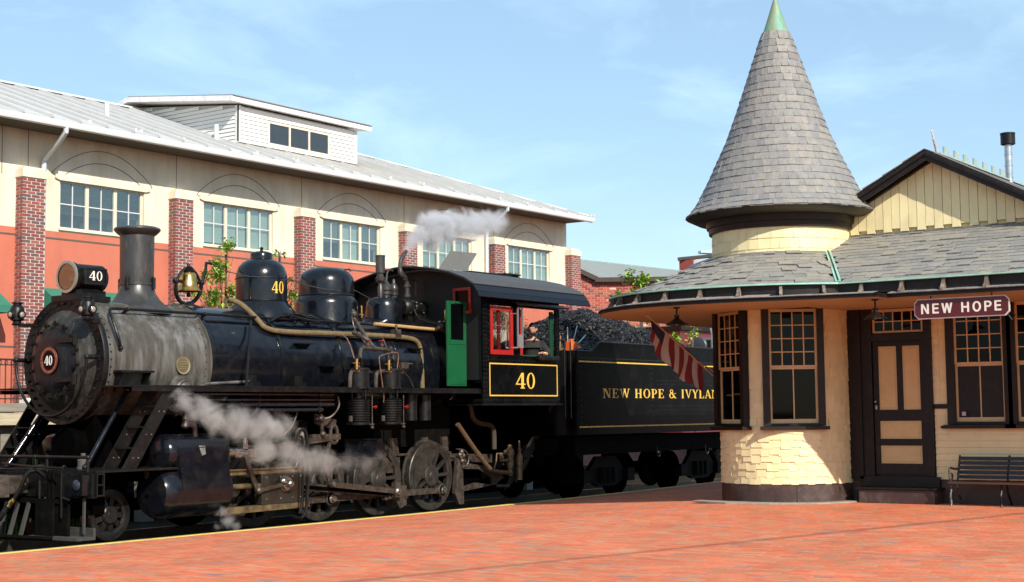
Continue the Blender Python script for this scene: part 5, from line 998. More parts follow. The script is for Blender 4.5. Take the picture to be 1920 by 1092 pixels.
# door
m = MB(); m.box(WX - .07, WX - .003, 9.09, 9.26, .57, 3.26); m.box(WX - .07, WX - .003, 8.13, 8.25, .57, 3.26); m.box(WX - .07, WX - .003, 8.25, 9.09, 3.17, 3.26); m.box(WX - .065, WX - .003, 8.25, 9.09, 2.66, 2.77); m.box(WX - .10, WX - .003, 8.05, 9.32, .41, .565); dc = sp('door_casing', m, BRN)
m = MB()
for a in ((9.0, 9.08, .60, 2.655), (8.26, 8.33, .60, 2.655)): m.box(WX - .035, WX - .004, a[0], a[1], a[2], a[3])
for za, zb in ((.60, .76), (1.04, 1.14), (1.42, 1.59), (2.58, 2.655)): m.box(WX - .034, WX - .004, 8.33, 9.0, za, zb)
m.box(WX - .034, WX - .004, 8.61, 8.70, 1.59, 2.58); dr = sp('door', m, BRN)
for y0, y1, za, zb in ((8.33, 9.0, .76, 1.04), (8.33, 9.0, 1.14, 1.42), (8.33, 8.61, 1.59, 2.58), (8.70, 9.0, 1.59, 2.58)):
    m = MB(); m.box(WX - .016, WX - .005, y0, y1, za, zb); m.box(WX - .024, WX - .016, y0 + .035, y1 - .035, za + .035, zb - .035); sp('door_panel', m, mat('cream_door_panel', (.62, .46, .215), .5, 0, .08, 6, bump=.1), dr, smooth=0, bevel=.004)
m = MB(); m.sph((WX - .07, 9.045, 1.72), .022, 10, 6); m.cyl((WX - .03, 9.045, 1.72), (WX - .06, 9.045, 1.72), .012); m.box(WX - .04, WX - .035, 9.03, 9.06, 1.6, 1.66); sp('door_knob', m, STEEL, dr)
swin(WX - .02, 8.67, (-1, 0), .41, z0=2.79, z1=3.16, cols=5, rows_=2, casing=False, lower=False, name='transom_window')
m = MB(); m.box(21.82, 22.17, 8.02, 9.22, .17, .375); stp = sp('door_step', m, BRN2, bevel=.006); m = MB(); m.box(21.79, 22.17, 7.98, 9.26, .378, .41); sp('step_tread', m, BRN, stp, bevel=.005)
# wing windows
swin(WX - .03, 7.41, (-1, 0), .375, cas=.12)
swin(WX - .03, 6.48, (-1, 0), .375, cas=.12)
m = MB(); m.box(WX - .06, WX - .003, 5.9, 8.02, 1.30, 1.34); sp('long_sill', m, BRN)
m = MB(); m.box(WX - .034, WX - .004, 7.91, 8.14, 2.99, 3.28); m.box(WX - .06, WX - .004, 2.5, 9.5, 3.265, 3.34); m.box(WX - .10, WX - .004, 9.26, 9.5, .52, 3.26); sp('corner_trim', m, BRN)
m = MB(); m.box(22.166, 22.170, 7.62, 7.68, 1.49, 1.55); sp('window_sticker', m, mat('pale_sticker', (.45, .38, .5), .5, 0, .3, 60))
# ---- gable and main roof
RY, RZ, SLP = 8.02, 5.45, .53
m = MB(); m.prism([(WX + .05, 5.3, 3.28), (WX + .05, 10.5, 3.28), (WX + .05, 10.5, RZ - SLP * 2.48), (WX + .05, RY, RZ), (WX + .05, 5.3, RZ - SLP * 2.72)], (7.5, 0, 0)); m.box(WX + .01, WX + .05, 5.3, 10.0, 4.25, 4.46); gw = sp('gable_wall', m, CREAMP)
y = 9.52; k = 0
while y > 5.6:
    w = .137; zt = RZ - SLP * abs(y - w / 2 - RY) - .0; zb = 4.362 + (.0 if k % 2 else .052); yy = (y - .004, y - w + .004); pr_ = .022 if k % 2 else .014
    z0t, z1t = RZ - SLP * abs(yy[0] - RY), RZ - SLP * abs(yy[1] - RY)
    m = MB(); P = [(WX + .0, yy[0], zb), (WX + .0, yy[1], zb), (WX + .0, yy[1], z1t), (WX + .0, yy[0], z0t)]; m.prism(P, (-.04 - pr_ * .5, 0, 0)); sp('gable_board', m, CREAMP, gw, smooth=0); y -= w; k += 1
m = MB(); H = .085
for s in (-1, 1):
    ye = RY + s * 2.85; ze = RZ + .02 - SLP * 2.85
    m.prism([(21.95, RY, RZ + .02), (21.95, ye, ze), (21.95, ye, ze + H), (21.95, RY, RZ + .02 + H)], (8.5, 0, 0))
mr = sp('main_roof', m, mat('grey_slate_slab', (.15, .145, .14), .7, 0, .2, 6, bump=.3))
for s in (-1, 1):
    m = MB(); ye = RY + s * 2.85; ze = RZ - SLP * 2.85
    m.prism([(21.91, RY, RZ - .06), (21.91, ye, ze - .06), (21.91, ye, ze + .045), (21.91, RY, RZ + .045)], (.035, 0, 0)); m.prism([(21.885, RY, RZ + .02), (21.885, ye, ze + .02), (21.885, ye, ze + .06), (21.885, RY, RZ + .06)], (.022, 0, 0))
    m.prism([(22.12, RY, RZ - .055), (22.12, ye, ze - .055), (22.12, ye, ze + .01), (22.12, RY, RZ + .01)], (.12, 0, 0)); sp('rake_board', m, BRN, mr)
k = 0
for s in (-1, 1):   # slate edge along the rake
    for i in range(17):
        d = .02 + i * .165; P = Vector((21.99, RY + s * (d + .16), RZ + .11 - SLP * (d + .16) + .004)); V = Vector((0, -s, SLP)); U = Vector((s, 0, 0)) * 1.0
        U = Vector((-1, 0, 0)) if s > 0 else Vector((1, 0, 0)); 
        for c in range(2): put_tile(SLM[SCOL.index(scol())], 'slate', mr, P + Vector((c * .22 - .02 * (i % 2), 0, 0)), U if V.cross(U).z < 0 else -U, V, .215, .2, .016)
m = MB()
for x in (22.72, 23.2, 23.65, 24.12, 24.6, 25.06, 25.5): m.box(x, x + .20, RY - .012, RY + .012, 5.58, 5.715)
m.box(22.5, 30, RY - .04, RY + .04, 5.56, 5.585); sp('ridge_cresting', m, mat('pale_verdigris', (.33, .42, .38), .6, .1, .2, 8), mr)
m = MB(); m.tube([(22.42, RY, 5.57), (22.38, RY, 5.68), (22.30, RY, 5.76), (22.26, RY, 5.84), (22.24, RY, 5.93)], [.02, .025, .02, .015, .008], 7, sm=1)
for x, z in ((22.34, 5.72), (22.29, 5.78), (22.27, 5.84), (22.22, 5.88)): m.sph((x, RY, z), .03, 7, 5, (1.2, .4, 1))
sp('finial', m, mat('white_lead_finial', (.45, .43, .42), .6), mr)
m = MB(); m.cyl((26.0, RY, 5.45), (26.0, RY, 6.24), .065, n=18)
for z in (5.62, 5.82, 6.02): m.cyl((26.0, RY, z), (26.0, RY, z + .02), .072, n=18)
vp = sp('vent_pipe', m, GAL); m = MB(); m.lathe([(.10, 6.20), (.125, 6.21), (.125, 6.38), (.13, 6.385), (.13, 6.41), (0, 6.42)], (26.0, RY, 0), 'z', 20); sp('vent_cap', m, BLK2, vp)
# ---- canopy round the turret and along both sides
def path(R, Xw, Yt, n=40, y0=2.6, x1=31.):
    a0 = math.acos((Xw - TX) / R); a0 = 2 * pi - a0   # meets the wing
    P = [(Xw, y0), (Xw, (y0 + TY + R * sin(a0)) / 2)]
    for i in range(n + 1):
        a = a0 + (pi / 2 - a0) * i / n; e = 1 + .05 * max(0, sin((a - pi / 2) * 2)) if a < pi else 1
        P.append((TX + R * cos(a) * e, TY + R * sin(a) * e))
    P.append((x1, TY + R)); return P
def lippath(o):
    """lip of the canopy: round the turret, then straight to a step back to the wing"""
    P = path(2.83 + o, 20.0 - o, 0); out = [P[0], (20.0 - o, 7.93)]; n = len(P) - 3; A, B = Vector((19.72 - o, 7.95, 0)), Vector((TX + (2.83 + o) * cos(radians(200)), TY + (2.83 + o) * sin(radians(200)), 0))
    arc = P[2:-1]; k = [i for i, (x, y) in enumerate(arc) if y < B.y and x < TX]; last = max(k)
    for i, q in enumerate(arc): out.append(q if i > last else tuple(A.lerp(B, i / (last + 1)))[:2])
    out.append(P[-1]); return out
def ribbon(m, A, za, B, zb):
    n = len(A); b = [(x, y, za) for x, y in A] + [(x, y, zb) for x, y in B]; m.add(b, [(i, i + 1, n + i + 1, n + i) for i in range(n - 1)])
Plip, Pg, Pf, Pin = lippath(0), path(2.66, 20.08, 0), path(2.62, 20.12, 0), path(1.3, TX - 1.29 + .0, 0)
m = MB(); ribbon(m, Pf, 3.26, Pf, 3.41); ribbon(m, path(2.58, 20.16, 0), 3.26, path(2.58, 20.16, 0), 3.41); fas = sp('fascia', m, BRN)
m = MB(); ribbon(m, Plip, 3.165, Plip, 3.205); ribbon(m, Plip, 3.205, lippath(.03), 3.212); ribbon(m, lippath(.03), 3.212, lippath(.03), 3.222); ribbon(m, lippath(.03), 3.222, lippath(0), 3.225); sp('canopy_lip', m, BRN, fas)
m = MB(); ribbon(m, Pg, 3.405, path(2.70, 20.04, 0), 3.41); ribbon(m, path(2.70, 20.04, 0), 3.41, path(2.70, 20.04, 0), 3.432); ribbon(m, path(2.70, 20.04, 0), 3.432, path(2.60, 20.14, 0), 3.445); sp('copper_gutter', m, VERD, fas)
m = MB(); ribbon(m, Plip, 3.165, path(2.0, 20.8, 0), 3.168); ribbon(m, path(2.0, 20.8, 0), 3.168, path(1.0, 22.3, 0, x1=31) if False else [(max(x, 20.8) if False else x, y) for x, y in path(1.02, TX - 1.015, 0)], 3.17)
m.add([(21.0, 2.6, 3.169), (22.3, 2.6, 3.169), (22.3, 9.6, 3.169), (21.0, 9.6, 3.169)], [(0, 1, 2, 3)]); sp('soffit', m, SOFF)
# rafter tails and lip slates
def walk(P, sp_, off=0):
    out = []; acc = off
    for (x0, y0), (x1, y1) in zip(P[:-1], P[1:]):
        l = sqrt((x1 - x0) ** 2 + (y1 - y0) ** 2); t = acc
        while t < l: out.append((x0 + (x1 - x0) * t / l, y0 + (y1 - y0) * t / l, (x1 - x0) / l, (y1 - y0) / l)); t += sp_
        acc = t - l
    return out
TAIL = mat('weathered_tail_wood', (.12, .09, .07), .7, 0, .3, 10, col2=(.42, .34, .27), amt=.42, s2=7, bump=.3)
for i, (x, y, dx, dy) in enumerate(walk(Pf, .60, .35)):
    if y < 5.5 or x > 24: continue
    n = Vector((-dy, dx, 0)); n = n if n.dot(Vector((x - TX, y - TY, 0))) > 0 or y < 8.6 and n.x < 0 else -n; P = Vector((x, y, 0)); u = Vector((dx, dy, 0)) * .022
    m = MB(); q = [P + n * .0 + Vector((0, 0, 3.405)), P + n * .045 + Vector((0, 0, 3.41)), P + n * .07 + Vector((0, 0, 3.36)), P + n * .10 + Vector((0, 0, 3.30)), P + n * .155 + Vector((0, 0, 3.262)), P + n * .15 + Vector((0, 0, 3.235)), P + Vector((0, 0, 3.27))]
    m.prism([p - u for p in q], u * 2); sp('rafter_tail', m, TAIL, fas, smooth=0)
ls = MB(); ls.c = []
for i, (x, y, dx, dy) in enumerate(walk(Plip, .185, .05)):
    if y < 5.0 or x > 25 or (y < 8.2 and abs(dx) > .8): continue
    n = Vector((dy, -dx, 0)); 
    if n.dot(Vector((TX + .4 - x, TY - y, 0))) < 0 and y > 8.6: n = -n
    if y <= 9.5: n = Vector((1, 0, 0)) if y < 7.94 else Vector((.97, .22, 0)).normalized()
    V = (n * .19 + Vector((0, 0, .045))).normalized(); U = Vector((dx, dy, 0)); U = U if U.cross(V).z > 0 else -U
    deep = 7.9 < y < 9.5
    if deep: V = (n * .19 + Vector((0, 0, .022))).normalized()
    add_tile(ls, (x - n.x * .025, y - n.y * .025, 3.222 + RND.uniform(-.004, .004)), U, V, .182, .52 if deep else .21, .012, [c * 1.1 for c in scol()])
sp('lip_slates', ls, SLATE, fas, smooth=0, kind='stuff')
# skirt roofs
def zt(x, y): 
    r = sqrt((x - TX) ** 2 + (y - TY) ** 2); return 3.435 + .405 * (2.64 - r)
def zw(x, y): return 3.435 + .425 * (x - 20.10)
def zk(x, y): return 3.435 + .425 * (TY + 2.62 - y)
def wing_ok(x, y): return y < 9.6 and zw(x, y) >= zt(x, y) - .004
sk = MB(); sk.c = []; m = MB()
n = 64
for j in range(7):
    r0, r1 = 2.64 - j * .22, 2.64 - (j + 1) * .22
    for i in range(n):
        a0, a1 = 2 * pi * i / n, 2 * pi * (i + 1) / n; q = [(TX + r * cos(a), TY + r * sin(a)) for r, a in ((r0, a0), (r0, a1), (r1, a1), (r1, a0))]
        cx, cy = q[0]; 
        if (cx > TX + .2) : continue
        m.add([(x, y, zt(x, y) - .02) for x, y in q], [(0, 1, 2, 3)])
m.add([(20.1, 2.6, 3.415), (WX, 2.6, 4.31), (WX, 9.7, 4.31), (20.1, 9.7, 3.415)], [(0, 1, 2, 3)])
m.add([(TX, TY + 2.62, 3.415), (31, TY + 2.62, 3.415), (31, TY - .1, 4.57), (TX, TY - .1, 4.57)], [(0, 1, 2, 3)])
skb = sp('skirt_roof', m, SOOT, smooth=0)
parts = []
for c in range(11):
    r = 2.66 - c * .142; a = radians(95) + RND.uniform(0, .1)
    while a < radians(300):
        w = RND.uniform(.16, .25) / r; am = a + w / 2; x, y = TX + r * cos(am), TY + r * sin(am)
        if not (y < 9.8 and zw(x, y) > zt(x, y) + .0):
            V = Vector((-cos(am), -sin(am), .405)).normalized(); U = Vector((-sin(am), cos(am), 0)); lift = RND.choice((0, 0, 0, .008, .02)); parts.append((Vector((x, y, zt(x, y) - .004 + lift)) - V * RND.uniform(0, .02), U, V, w * r * .985, .19, .013))
        a += w
for c in range(16):
    xx = 20.06 + c * .137; y = 9.7 - RND.uniform(0, .1)
    while y > 4.6:
        w = RND.uniform(.17, .25); ym = y - w / 2
        if wing_ok(xx + .05, ym) or zw(xx, ym) > zt(xx, ym):
            V = Vector((1, 0, .425)).normalized(); lift = RND.choice((0, 0, 0, .005, .014)); parts.append((Vector((xx, ym, zw(xx, ym) - .004 + lift)) - V * RND.uniform(0, .015), Vector((0, -1, 0)), V, w * .985, .185, .013))
        y -= w
WCOL = [(.27, .25, .215), (.25, .235, .205), (.285, .262, .22), (.24, .228, .205), (.30, .268, .215), (.255, .24, .22), (.225, .212, .195), (.28, .26, .23)]
SLM2 = unit_tiles('roof_slate', WCOL, SLATE); parts.sort(key=lambda q: q[0].length); rest = MB(); rest.c = []
for k, (P, U, V, w, h, th) in enumerate(parts):
    if U.cross(V).z < 0: U = -U
    if k < 300: put_tile(RND.choice(SLM2), 'roof_slate', skb, P, U, V, w, h, th)
    else: add_tile(rest, P, U, V, w, h, th, RND.choice(WCOL))
if rest.v: sp('roof_slate_courses', rest, SLATE, skb, smooth=0, kind='stuff')
# copper valley between the two skirt roofs
vp_ = []
for i in range(9):
    r = 2.64 - i * (1.5 / 8); lo, hi = radians(200), radians(330)
    best = min((radians(a) for a in range(200, 300)), key=lambda a: abs(zw(TX + r * cos(a), TY + r * sin(a)) - zt(TX + r * cos(a), TY + r * sin(a)))); x, y = TX + r * cos(best), TY + r * sin(best); vp_.append((x, y, zt(x, y) + .022))
m = MB()
vp_ = [vp_[0], vp_[-1]]; vp_ = [Vector(vp_[0]).lerp(Vector(vp_[1]), i / 8) for i in range(9)]
vp_ = [(v.x, v.y, max(zw(v.x, v.y), zt(v.x, v.y)) + .022) for v in vp_]
for a, b in zip(vp_[:-1], vp_[1:]): m.beam(a, b, .085, .012)
sp('copper_valley', m, VERD, skb); m = MB(); m.tube([(x, y, z + .01) for x, y, z in vp_], .012, 6); sp('valley_ridge', m, BRN, skb)
m = MB()
for i in range(24): m.box(WX - .08, WX - .034, 4.7 + i * .2, 4.7 + i * .2 + .195, 4.315, 4.345)
m.lathe([(1.11, 4.03), (1.20, 4.02), (1.2, 4.035), (1.11, 4.07)], (TX, TY, 0), 'z', 48); sp('flashing', m, SLATE if False else mat('grey_lead_flashing', (.17, .165, .155), .6, .2, .2), skb)
# ---- things hung on the station
sg = thing('station_sign', 'maroon board with white border and letters reading NEW HOPE hanging under the canopy edge', 'sign', (20.1, 6.92, 2.84))
def octo(y0, y1, z0, z1, c): return [(y0 + c, z0), (y1 - c, z0), (y1, z0 + c), (y1, z1 - c), (y1 - c, z1), (y0 + c, z1), (y0, z1 - c), (y0, z0 + c)]
m = MB(); m.prism([(20.09, y, z) for y, z in octo(6.26, 7.585, 2.845, 3.125, .055)], (.03, 0, 0)); ob('sign_border', m, mat('white_sign_border', (.62, .58, .53), .5), sg, smooth=0)
m = MB(); m.prism([(20.082, y, z) for y, z in octo(6.275, 7.57, 2.86, 3.11, .05)], (.006, 0, 0)); ob('sign_board', m, mat('maroon_sign_face', (.085, .006, .010), .35, 0, .1), sg, smooth=0)
letters('sign_letter', 'NEW HOPE', ob, WHT, sg, (20.081, 7.49, 2.915), (0, -1, 0), (0, 0, 1), .142, .004, serif=False, gap=.13, width=1.14)
m = MB()
for y in (6.5, 7.35): m.cyl((20.11, y, 3.12), (20.11, y, 3.17), .01, n=6)
m.tube([(20.13, 6.33, 2.9), (20.13, 6.24, 2.78), (20.13, 6.2, 2.86)], .01, 6); ob('sign_bracket', m, BLK2, sg)
for (x, y, z, lb) in ((20.12, 8.17, 2.88, 'dark metal pendant lamp hanging in front of the station door'), (19.52, 11.06, 2.895, 'dark metal pendant lamp hanging under the rounded canopy near the flag')):
    t = thing('pendant_lamp', lb, 'lamp', (x, y, z), 'pendant lamps under the station canopy'); m = MB(); m.lathe([(.0, .13), (.03, .13), (.04, .10), (.07, .075), (.165, .012), (.17, 0), (.16, .0), (.06, .06)], (x, y, z), 'z', 28); ob('lamp_shade', m, BLK2, t)
    m = MB(); m.cyl((x, y, z + .12), (x, y, 3.168), .014, n=8); m.cyl((x, y, 3.145), (x, y, 3.168), .05, n=12); m.cyl((x, y, z + .13), (x, y, z + .155), .04, n=10); ob('lamp_stem', m, BLK2, t); m = MB(); m.sph((x, y, z + .035), .035, 10, 7); ob('bulb', m, mat('frosted_bulb', (.5, .48, .42), .3), t)
# flag
fl = thing('flag', 'drooping stars and stripes flag on an angled wooden pole by the turret window', 'flag', (21.5, 11.44, 2.1))
A, B = Vector((21.50, 11.44, 2.10)), Vector((20.06, 11.90, 3.11)); m = MB(); m.tube([A, B], .012, 8); m.sph(B, .022, 8, 6, (1, 1, 1)); m.sph(A.lerp(B, .93), .017, 8, 5); ob('pole', m, POLEW, fl)
m = MB(); m.cyl(A - (B - A).normalized() * .03, A + (B - A).normalized() * .12, .022, n=8); m.sph(A, .035, 8, 6); ob('pole_bracket', m, BLK2, fl)
D = (A - B); Lf = .72
def cloth(s, t, side):
    p = B + D * (.06 + s * Lf)
    if side == 0: g = Vector((-.10, .0, -.46)); q = g * t * (.55 + .55 * min(1, s * 3) - .12 * s) + Vector((.16, .02, .06)) * t * s * .4
    else: g = Vector((.17, .0, .03)); q = g * t * (1.0 + .9 * s) + Vector((.16, .02, -.22)) * t * t * (1 - .1 * s)
    wv = sin(s * 13 + t * 2.5) * .05 * t + sin(s * 29 + 1 + t * 3) * .02 * t + sin(s * 47 - t * 4) * .007 * t
    return p + q + Vector((.3, -.9, 0)) * (wv - .012 * (1 - side)) + Vector((0, .02 * side, 0))
def patch(m, s0, s1, t0, t1, side, ns=5, nt_=8):
    vs = []; K = nt_ + 1
    for k in (0, 1):
        for i in range(ns + 1):
            for j in range(K): vs.append(cloth(s0 + (s1 - s0) * i / ns, t0 + (t1 - t0) * j / nt_, side) + Vector((.002, -.003, 0)) * k)
    F = []; o = (ns + 1) * K
    for i in range(ns):
        for j in range(nt_): F += [(i * K + j, i * K + j + 1, (i + 1) * K + j + 1, (i + 1) * K + j), (o + i * K + j, o + (i + 1) * K + j, o + (i + 1) * K + j + 1, o + i * K + j + 1)]
    m.add(vs, F)
for side in (0, 1):
    nstr = 11 if side == 0 else 9
    for k in range(nstr):
        s0, s1 = k / nstr, (k + 1) / nstr; t0 = 0
        if side == 1 and k < 4: continue
        if side == 0 and k < 3: t0 = .5
        m = MB(); patch(m, s0, s1, t0, 1, side); ob('stripe', m, FLAGR if k % 2 == (1 if side else 0) else FLAGW, fl, smooth=60)
m = MB(); patch(m, 0, 3 / 11, 0, .5, 0); ob('canton', m, FLAGB, fl, smooth=60); m = MB(); patch(m, 0, 4 / 9, 0, .8, 1, 8); cn = ob('canton', m, FLAGB, fl, smooth=60)
m = MB()
for i in range(6):
    for j in range(4):
        c = cloth((i + .5) / 14, .08 + j * .16 + .06 * (i % 2), 1) + Vector((-.0005, -.006, 0)); P = [c + Vector((cos(a) * r, 0, sin(a) * r)) for a, r in [(pi / 2 + 2 * pi * q / 10, .013 if q % 2 == 0 else .005) for q in range(10)]]; m.prism(P, (0, -.001, 0))
ob('star', m, FLAGW, cn, kind='stuff', smooth=0)
# bench
bn = thing('park_bench', 'dark slatted bench with scrolled iron arm against the station wall under the window', 'bench', (21.95, 7.0, .17)); BY0, BY1 = 6.2, 7.74
def bp_(n, m, t, **k): return ob(n, m, t, bn, **k)
for i in range(5): z = .585 + i * .068; x = 21.98 + i * .022; m = MB(); m.beam((x, BY0, z), (x, BY1 - .02, z), .02, .05, up=(.3, 0, 1)); bp_('back_slat', m, BENCHB, bevel=.004)
for i in range(5): x = 21.60 + i * .075; m = MB(); m.box(x, x + .06, BY0, BY1, .50 + (.0 if i else -.005), .525); bp_('seat_slat', m, BENCHR if i == 0 else BENCHB, bevel=.004)
for y in (BY1 - .03, BY0 + .03, 6.97):
    m = MB(); m.tube([(21.64, y, .17), (21.66, y, .22), (21.62, y, .32), (21.68, y, .42), (21.64, y, .50), (21.95, y, .49), (21.98, y, .60), (22.1, y, .90)], .017, 7, sm=1); m.tube([(21.93, y, .49), (21.96, y, .35), (22.08, y, .24), (22.12, y, .17)], .017, 7, sm=1)
    if y != 6.97: m.tube([(21.64, y, .50), (21.62, y, .60), (21.6, y, .70), (21.66, y, .73), (21.85, y, .70), (22.02, y, .71)], .017, 7, sm=1); m.tube([(21.66, y, .54), (21.7, y, .66), (21.76, y, .6), (21.72, y, .55), (21.68, y, .6)], .012, 6, sm=1)
    bp_('iron_end', m, BLK2 if y < 7 else mat('chipped_iron', (.03, .028, .026), .5, .2, .3, 12, col2=(.3, .28, .25), amt=.40, s2=14))

# ================================================================= ground
def gz(y): return max(0, min(.17, (15.45 - y) / 4.4 * .17))
m = MB(); m.add([(-60, -60, .15), (90, -60, .15), (90, 11.3, .15), (-60, 11.3, .15), (-60, 15.46, -.02), (90, 15.46, -.02)], [(0, 1, 2, 3), (3, 2, 5, 4)])
pz = ob('plaza', m, PLMORT, None, smooth=0, kind='structure')
m = MB(); m.c = []; PC = [(.60, .155, .070), (.60, .165, .078), (.58, .16, .075), (.55, .195, .10), (.60, .145, .065), (.50, .21, .115), (.52, .19, .09), (.40, .18, .14), (.33, .17, .145)]
BL_, BW_ = .203, .1015; r_ = random.Random(3); col_ = 0; x = 7.6
while x < 26.5:   # bricks lie with their length across the tracks
    y = 15.33 - r_.uniform(0, BL_)
    while y > 3.6:
        dd = x * cf.x + y * cf.y; lat = (x * cr.x + y * cr.y) / max(dd, .1)
        if abs(lat) < .40 and not (x > 22.3 and y < 9.6):
            g = r_.random(); q = PC[7 + int(r_.random() * 2)] if g < .03 else PC[int(r_.random() ** .95 * 7)]; v = r_.uniform(.9, 1.1); m.cc = (q[0] * v, q[1] * v, q[2] * v)
            e = .0015; z0 = gz(y), gz(y - BL_); dz = r_.uniform(-.0006, .0006); a = [(x + e, y - e), (x + BW_ - e, y - e), (x + BW_ - e, y - BL_ + e), (x + e, y - BL_ + e)]; h = [z0[0], z0[0], z0[1], z0[1]]; t = .003
            V = [(p[0], p[1], hh - .012) for p, hh in zip(a, h)] + [(x + e + t, y - e - t, h[0] + dz), (x + BW_ - e - t, y - e - t, h[1] + dz), (x + BW_ - e - t, y - BL_ + e + t, h[2] + dz), (x + e + t, y - BL_ + e + t, h[3] + dz)]
            m.add(V, [(7, 6, 5, 4), (0, 4, 5, 1), (1, 5, 6, 2), (2, 6, 7, 3), (3, 7, 4, 0)])
        y -= BL_
    x += BW_; col_ += 1
pb_ = ob('paving_brick', m, PAVE, pz, smooth=0, kind='stuff')
# platform edge: yellow painted kerb that bends with the track
ex = [(-5, 15.5), (18.5, 15.49), (20.5, 15.53), (22.5, 15.60), (25, 15.74), (28, 15.97), (31, 16.25)]
m = MB()
for (x0, y0), (x1, y1) in zip(ex[:-1], ex[1:]):
    if x0 > 19: y0 = y0; 
    m.hexa([(x0, y0 - .13, -.3), (x1, y1 - .13, -.3), (x1, y1, -.3), (x0, y0, -.3), (x0, y0 - .13, .012), (x1, y1 - .13, .012), (x1, y1, .008), (x0, y0, .008)])
ob('platform_edge', m, YEL, None, smooth=0, kind='structure')
m = MB()
for (x0, y0), (x1, y1) in zip(ex[:-1], ex[1:]): m.hexa([(x0, 15.2, -.1), (x1, 15.2, -.1), (x1, y1 - .135, -.1), (x0, y0 - .135, -.1), (x0, 15.2, -.012 + .0), (x1, 15.2, -.012), (x1, y1 - .135, .004), (x0, y0 - .135, .004)])
ob('edge_paving', m, mat('brick_red_edge', (.44, .15, .10), .85, 0, .25, 9, stretch=(.5, 4, 1)), None, smooth=0, kind='structure')
m = MB(); m.add([(19.0, 10.6, .176), (19.8, 9.9, .176), (21.3, 9.35, .176), (21.8, 9.9, .176), (21.6, 11.9, .176), (20.9, 11.8, .176), (20.6, 11.0, .176), (19.9, 10.75, .176)], [tuple(range(8))]); 
P_ = [(20.62, 10.9), (20.75, 10.2), (21.0, 9.75), (21.3, 9.45), (21.6, 9.3), (21.9, 9.26), (21.9, 9.6), (21.3, 9.9), (21.05, 10.4), (21.0, 11.0), (21.1, 11.6), (20.85, 11.6)]
m = MB(); m.prism([(x, y, .172) for x, y in P_], (0, 0, .022)); ob('cement_patch', m, CONC, None, smooth=0, kind='structure')
# track bed
m = MB(); m.add([(-30, 15.4, -.30), (90, 15.4, -.30), (90, 19.7, -.30), (-30, 19.7, -.30)], [(0, 1, 2, 3)]); bed = ob('track_bed', m, BALL, None, smooth=0, kind='structure')
m = MB(); m.c = None
for k in range(5000):
    x, y = RND.uniform(11, 27), RND.uniform(15.55, 19.2); r = RND.uniform(.015, .035); vs = [(x + p[0] * r * RND.uniform(.7, 1.2), y + p[1] * r * RND.uniform(.7, 1.2), -.29 + p[2] * r * .8) for p in OCT]; m.add(vs, OF)
ob('ballast_stone', m, mat('grey_ballast_stone', (.10, .09, .085), .9, 0, .4, 5), bed, smooth=0, kind='stuff')
for y in (16.50, 18.0):
    m = MB(); m.box(-30, 90, y - .035, y + .035, -.13, -.09); m.box(-30, 90, y - .01, y + .01, -.24, -.13); m.box(-30, 90, y - .07, y + .07, -.26, -.24); ob('rail', m, mat('worn_rail_steel', (.16, .13, .11), .35, .8, .2), None, kind='structure')
sl0 = None
for i in range(30):
    x = 9.5 + i * .58
    if sl0 is None: m = MB(); m.box(x - .11, x + .11, 15.95, 18.55, -.33, -.262); sl0 = ob('sleeper', m, mat('old_sleeper_wood', (.06, .045, .035), .9, 0, .3), bed, smooth=0)
    else: inst(sl0, 'sleeper', bed, (x, 17.25, -.296))
# yard beyond the train
m = MB(); m.add([(-60, 19.7, -.28), (120, 19.7, -.28), (120, 80, -.28), (-60, 80, -.28)], [(0, 1, 2, 3)]); m.add([(-200, 80, -.28), (600, 80, -.28), (600, 600, -.28), (-200, 600, -.28)], [(0, 1, 2, 3)]); ob('yard', m, GRND, None, smooth=0, kind='structure')
m = MB(); m.add([(-200, -200, .1), (600, -200, .1), (600, -60, .1), (-200, -60, .1)], [(0, 1, 2, 3)]); m.add([(90, -60, .1), (600, -60, .1), (600, 19.7, -.25), (90, 15.4, -.25)], [(0, 1, 2, 3)]); ob('far_ground', m, GRND, None, smooth=0, kind='structure')
m = MB()
for k in range(2600):
    x, y = RND.uniform(13.0, 14.7), RND.uniform(18.75, 20.2); h = RND.uniform(.25, 1.25) * (1.2 - abs(y - 19.3)); a = RND.uniform(0, 6.28); d = Vector((cos(a), sin(a), 0)) * .012; t = Vector((RND.uniform(-.15, .15), RND.uniform(-.15, .15), h)); p = Vector((x, y, -.28)); q = p + t * .6 + Vector((0, 0, .03)); m.add([p - d, p + d, q + d * .7, q - d * .7, p + t], [(0, 1, 2, 3), (3, 2, 4)])
tag(ob('trackside_grass', m, GRASS, None, smooth=0), 'tall bright green grass growing beyond the track under the loading dock', 'grass', kind='stuff')
# ================================================================= office building across the tracks
off = thing('office_building', 'long cream and coral stucco office building with brick piers, white dormer and grey metal roof', 'office building', (25, 30, -.28))
def op(name, mb, m, parent=None, **k): return ob(name, mb, m, parent or off, **k)
BY = 26.0; SILL, HEAD, RED = 5.62, 6.63, 5.53
WIN = [(19.65, 21.92), (23.69, 25.95), (27.74, 29.97), (31.76, 34.0), (35.79, 37.98)]; WIN = [(a, b) for a, b in WIN] + [(15.6, 17.85)]
X0B, X1B = 4.0, 38.93
m = MB(); m.box(X0B, X1B, BY, BY + .25, RED, SILL); m.box(X0B, X1B, BY, BY + .25, HEAD, 7.84)
xs = [X0B] + [v for ab in sorted(WIN) for v in ab] + [X1B]
for i in range(0, len(xs), 2): m.box(xs[i], xs[i + 1], BY, BY + .25, SILL, HEAD)
m.prism([(X1B - .002, BY + .252, RED), (X1B - .002, BY + 10.6, RED), (X1B - .002, BY + 10.6, 7.85), (X1B - .002, BY + .252, 7.85)], (-.2, 0, 0)); uw = op('upper_wall', m, STUC, smooth=0)
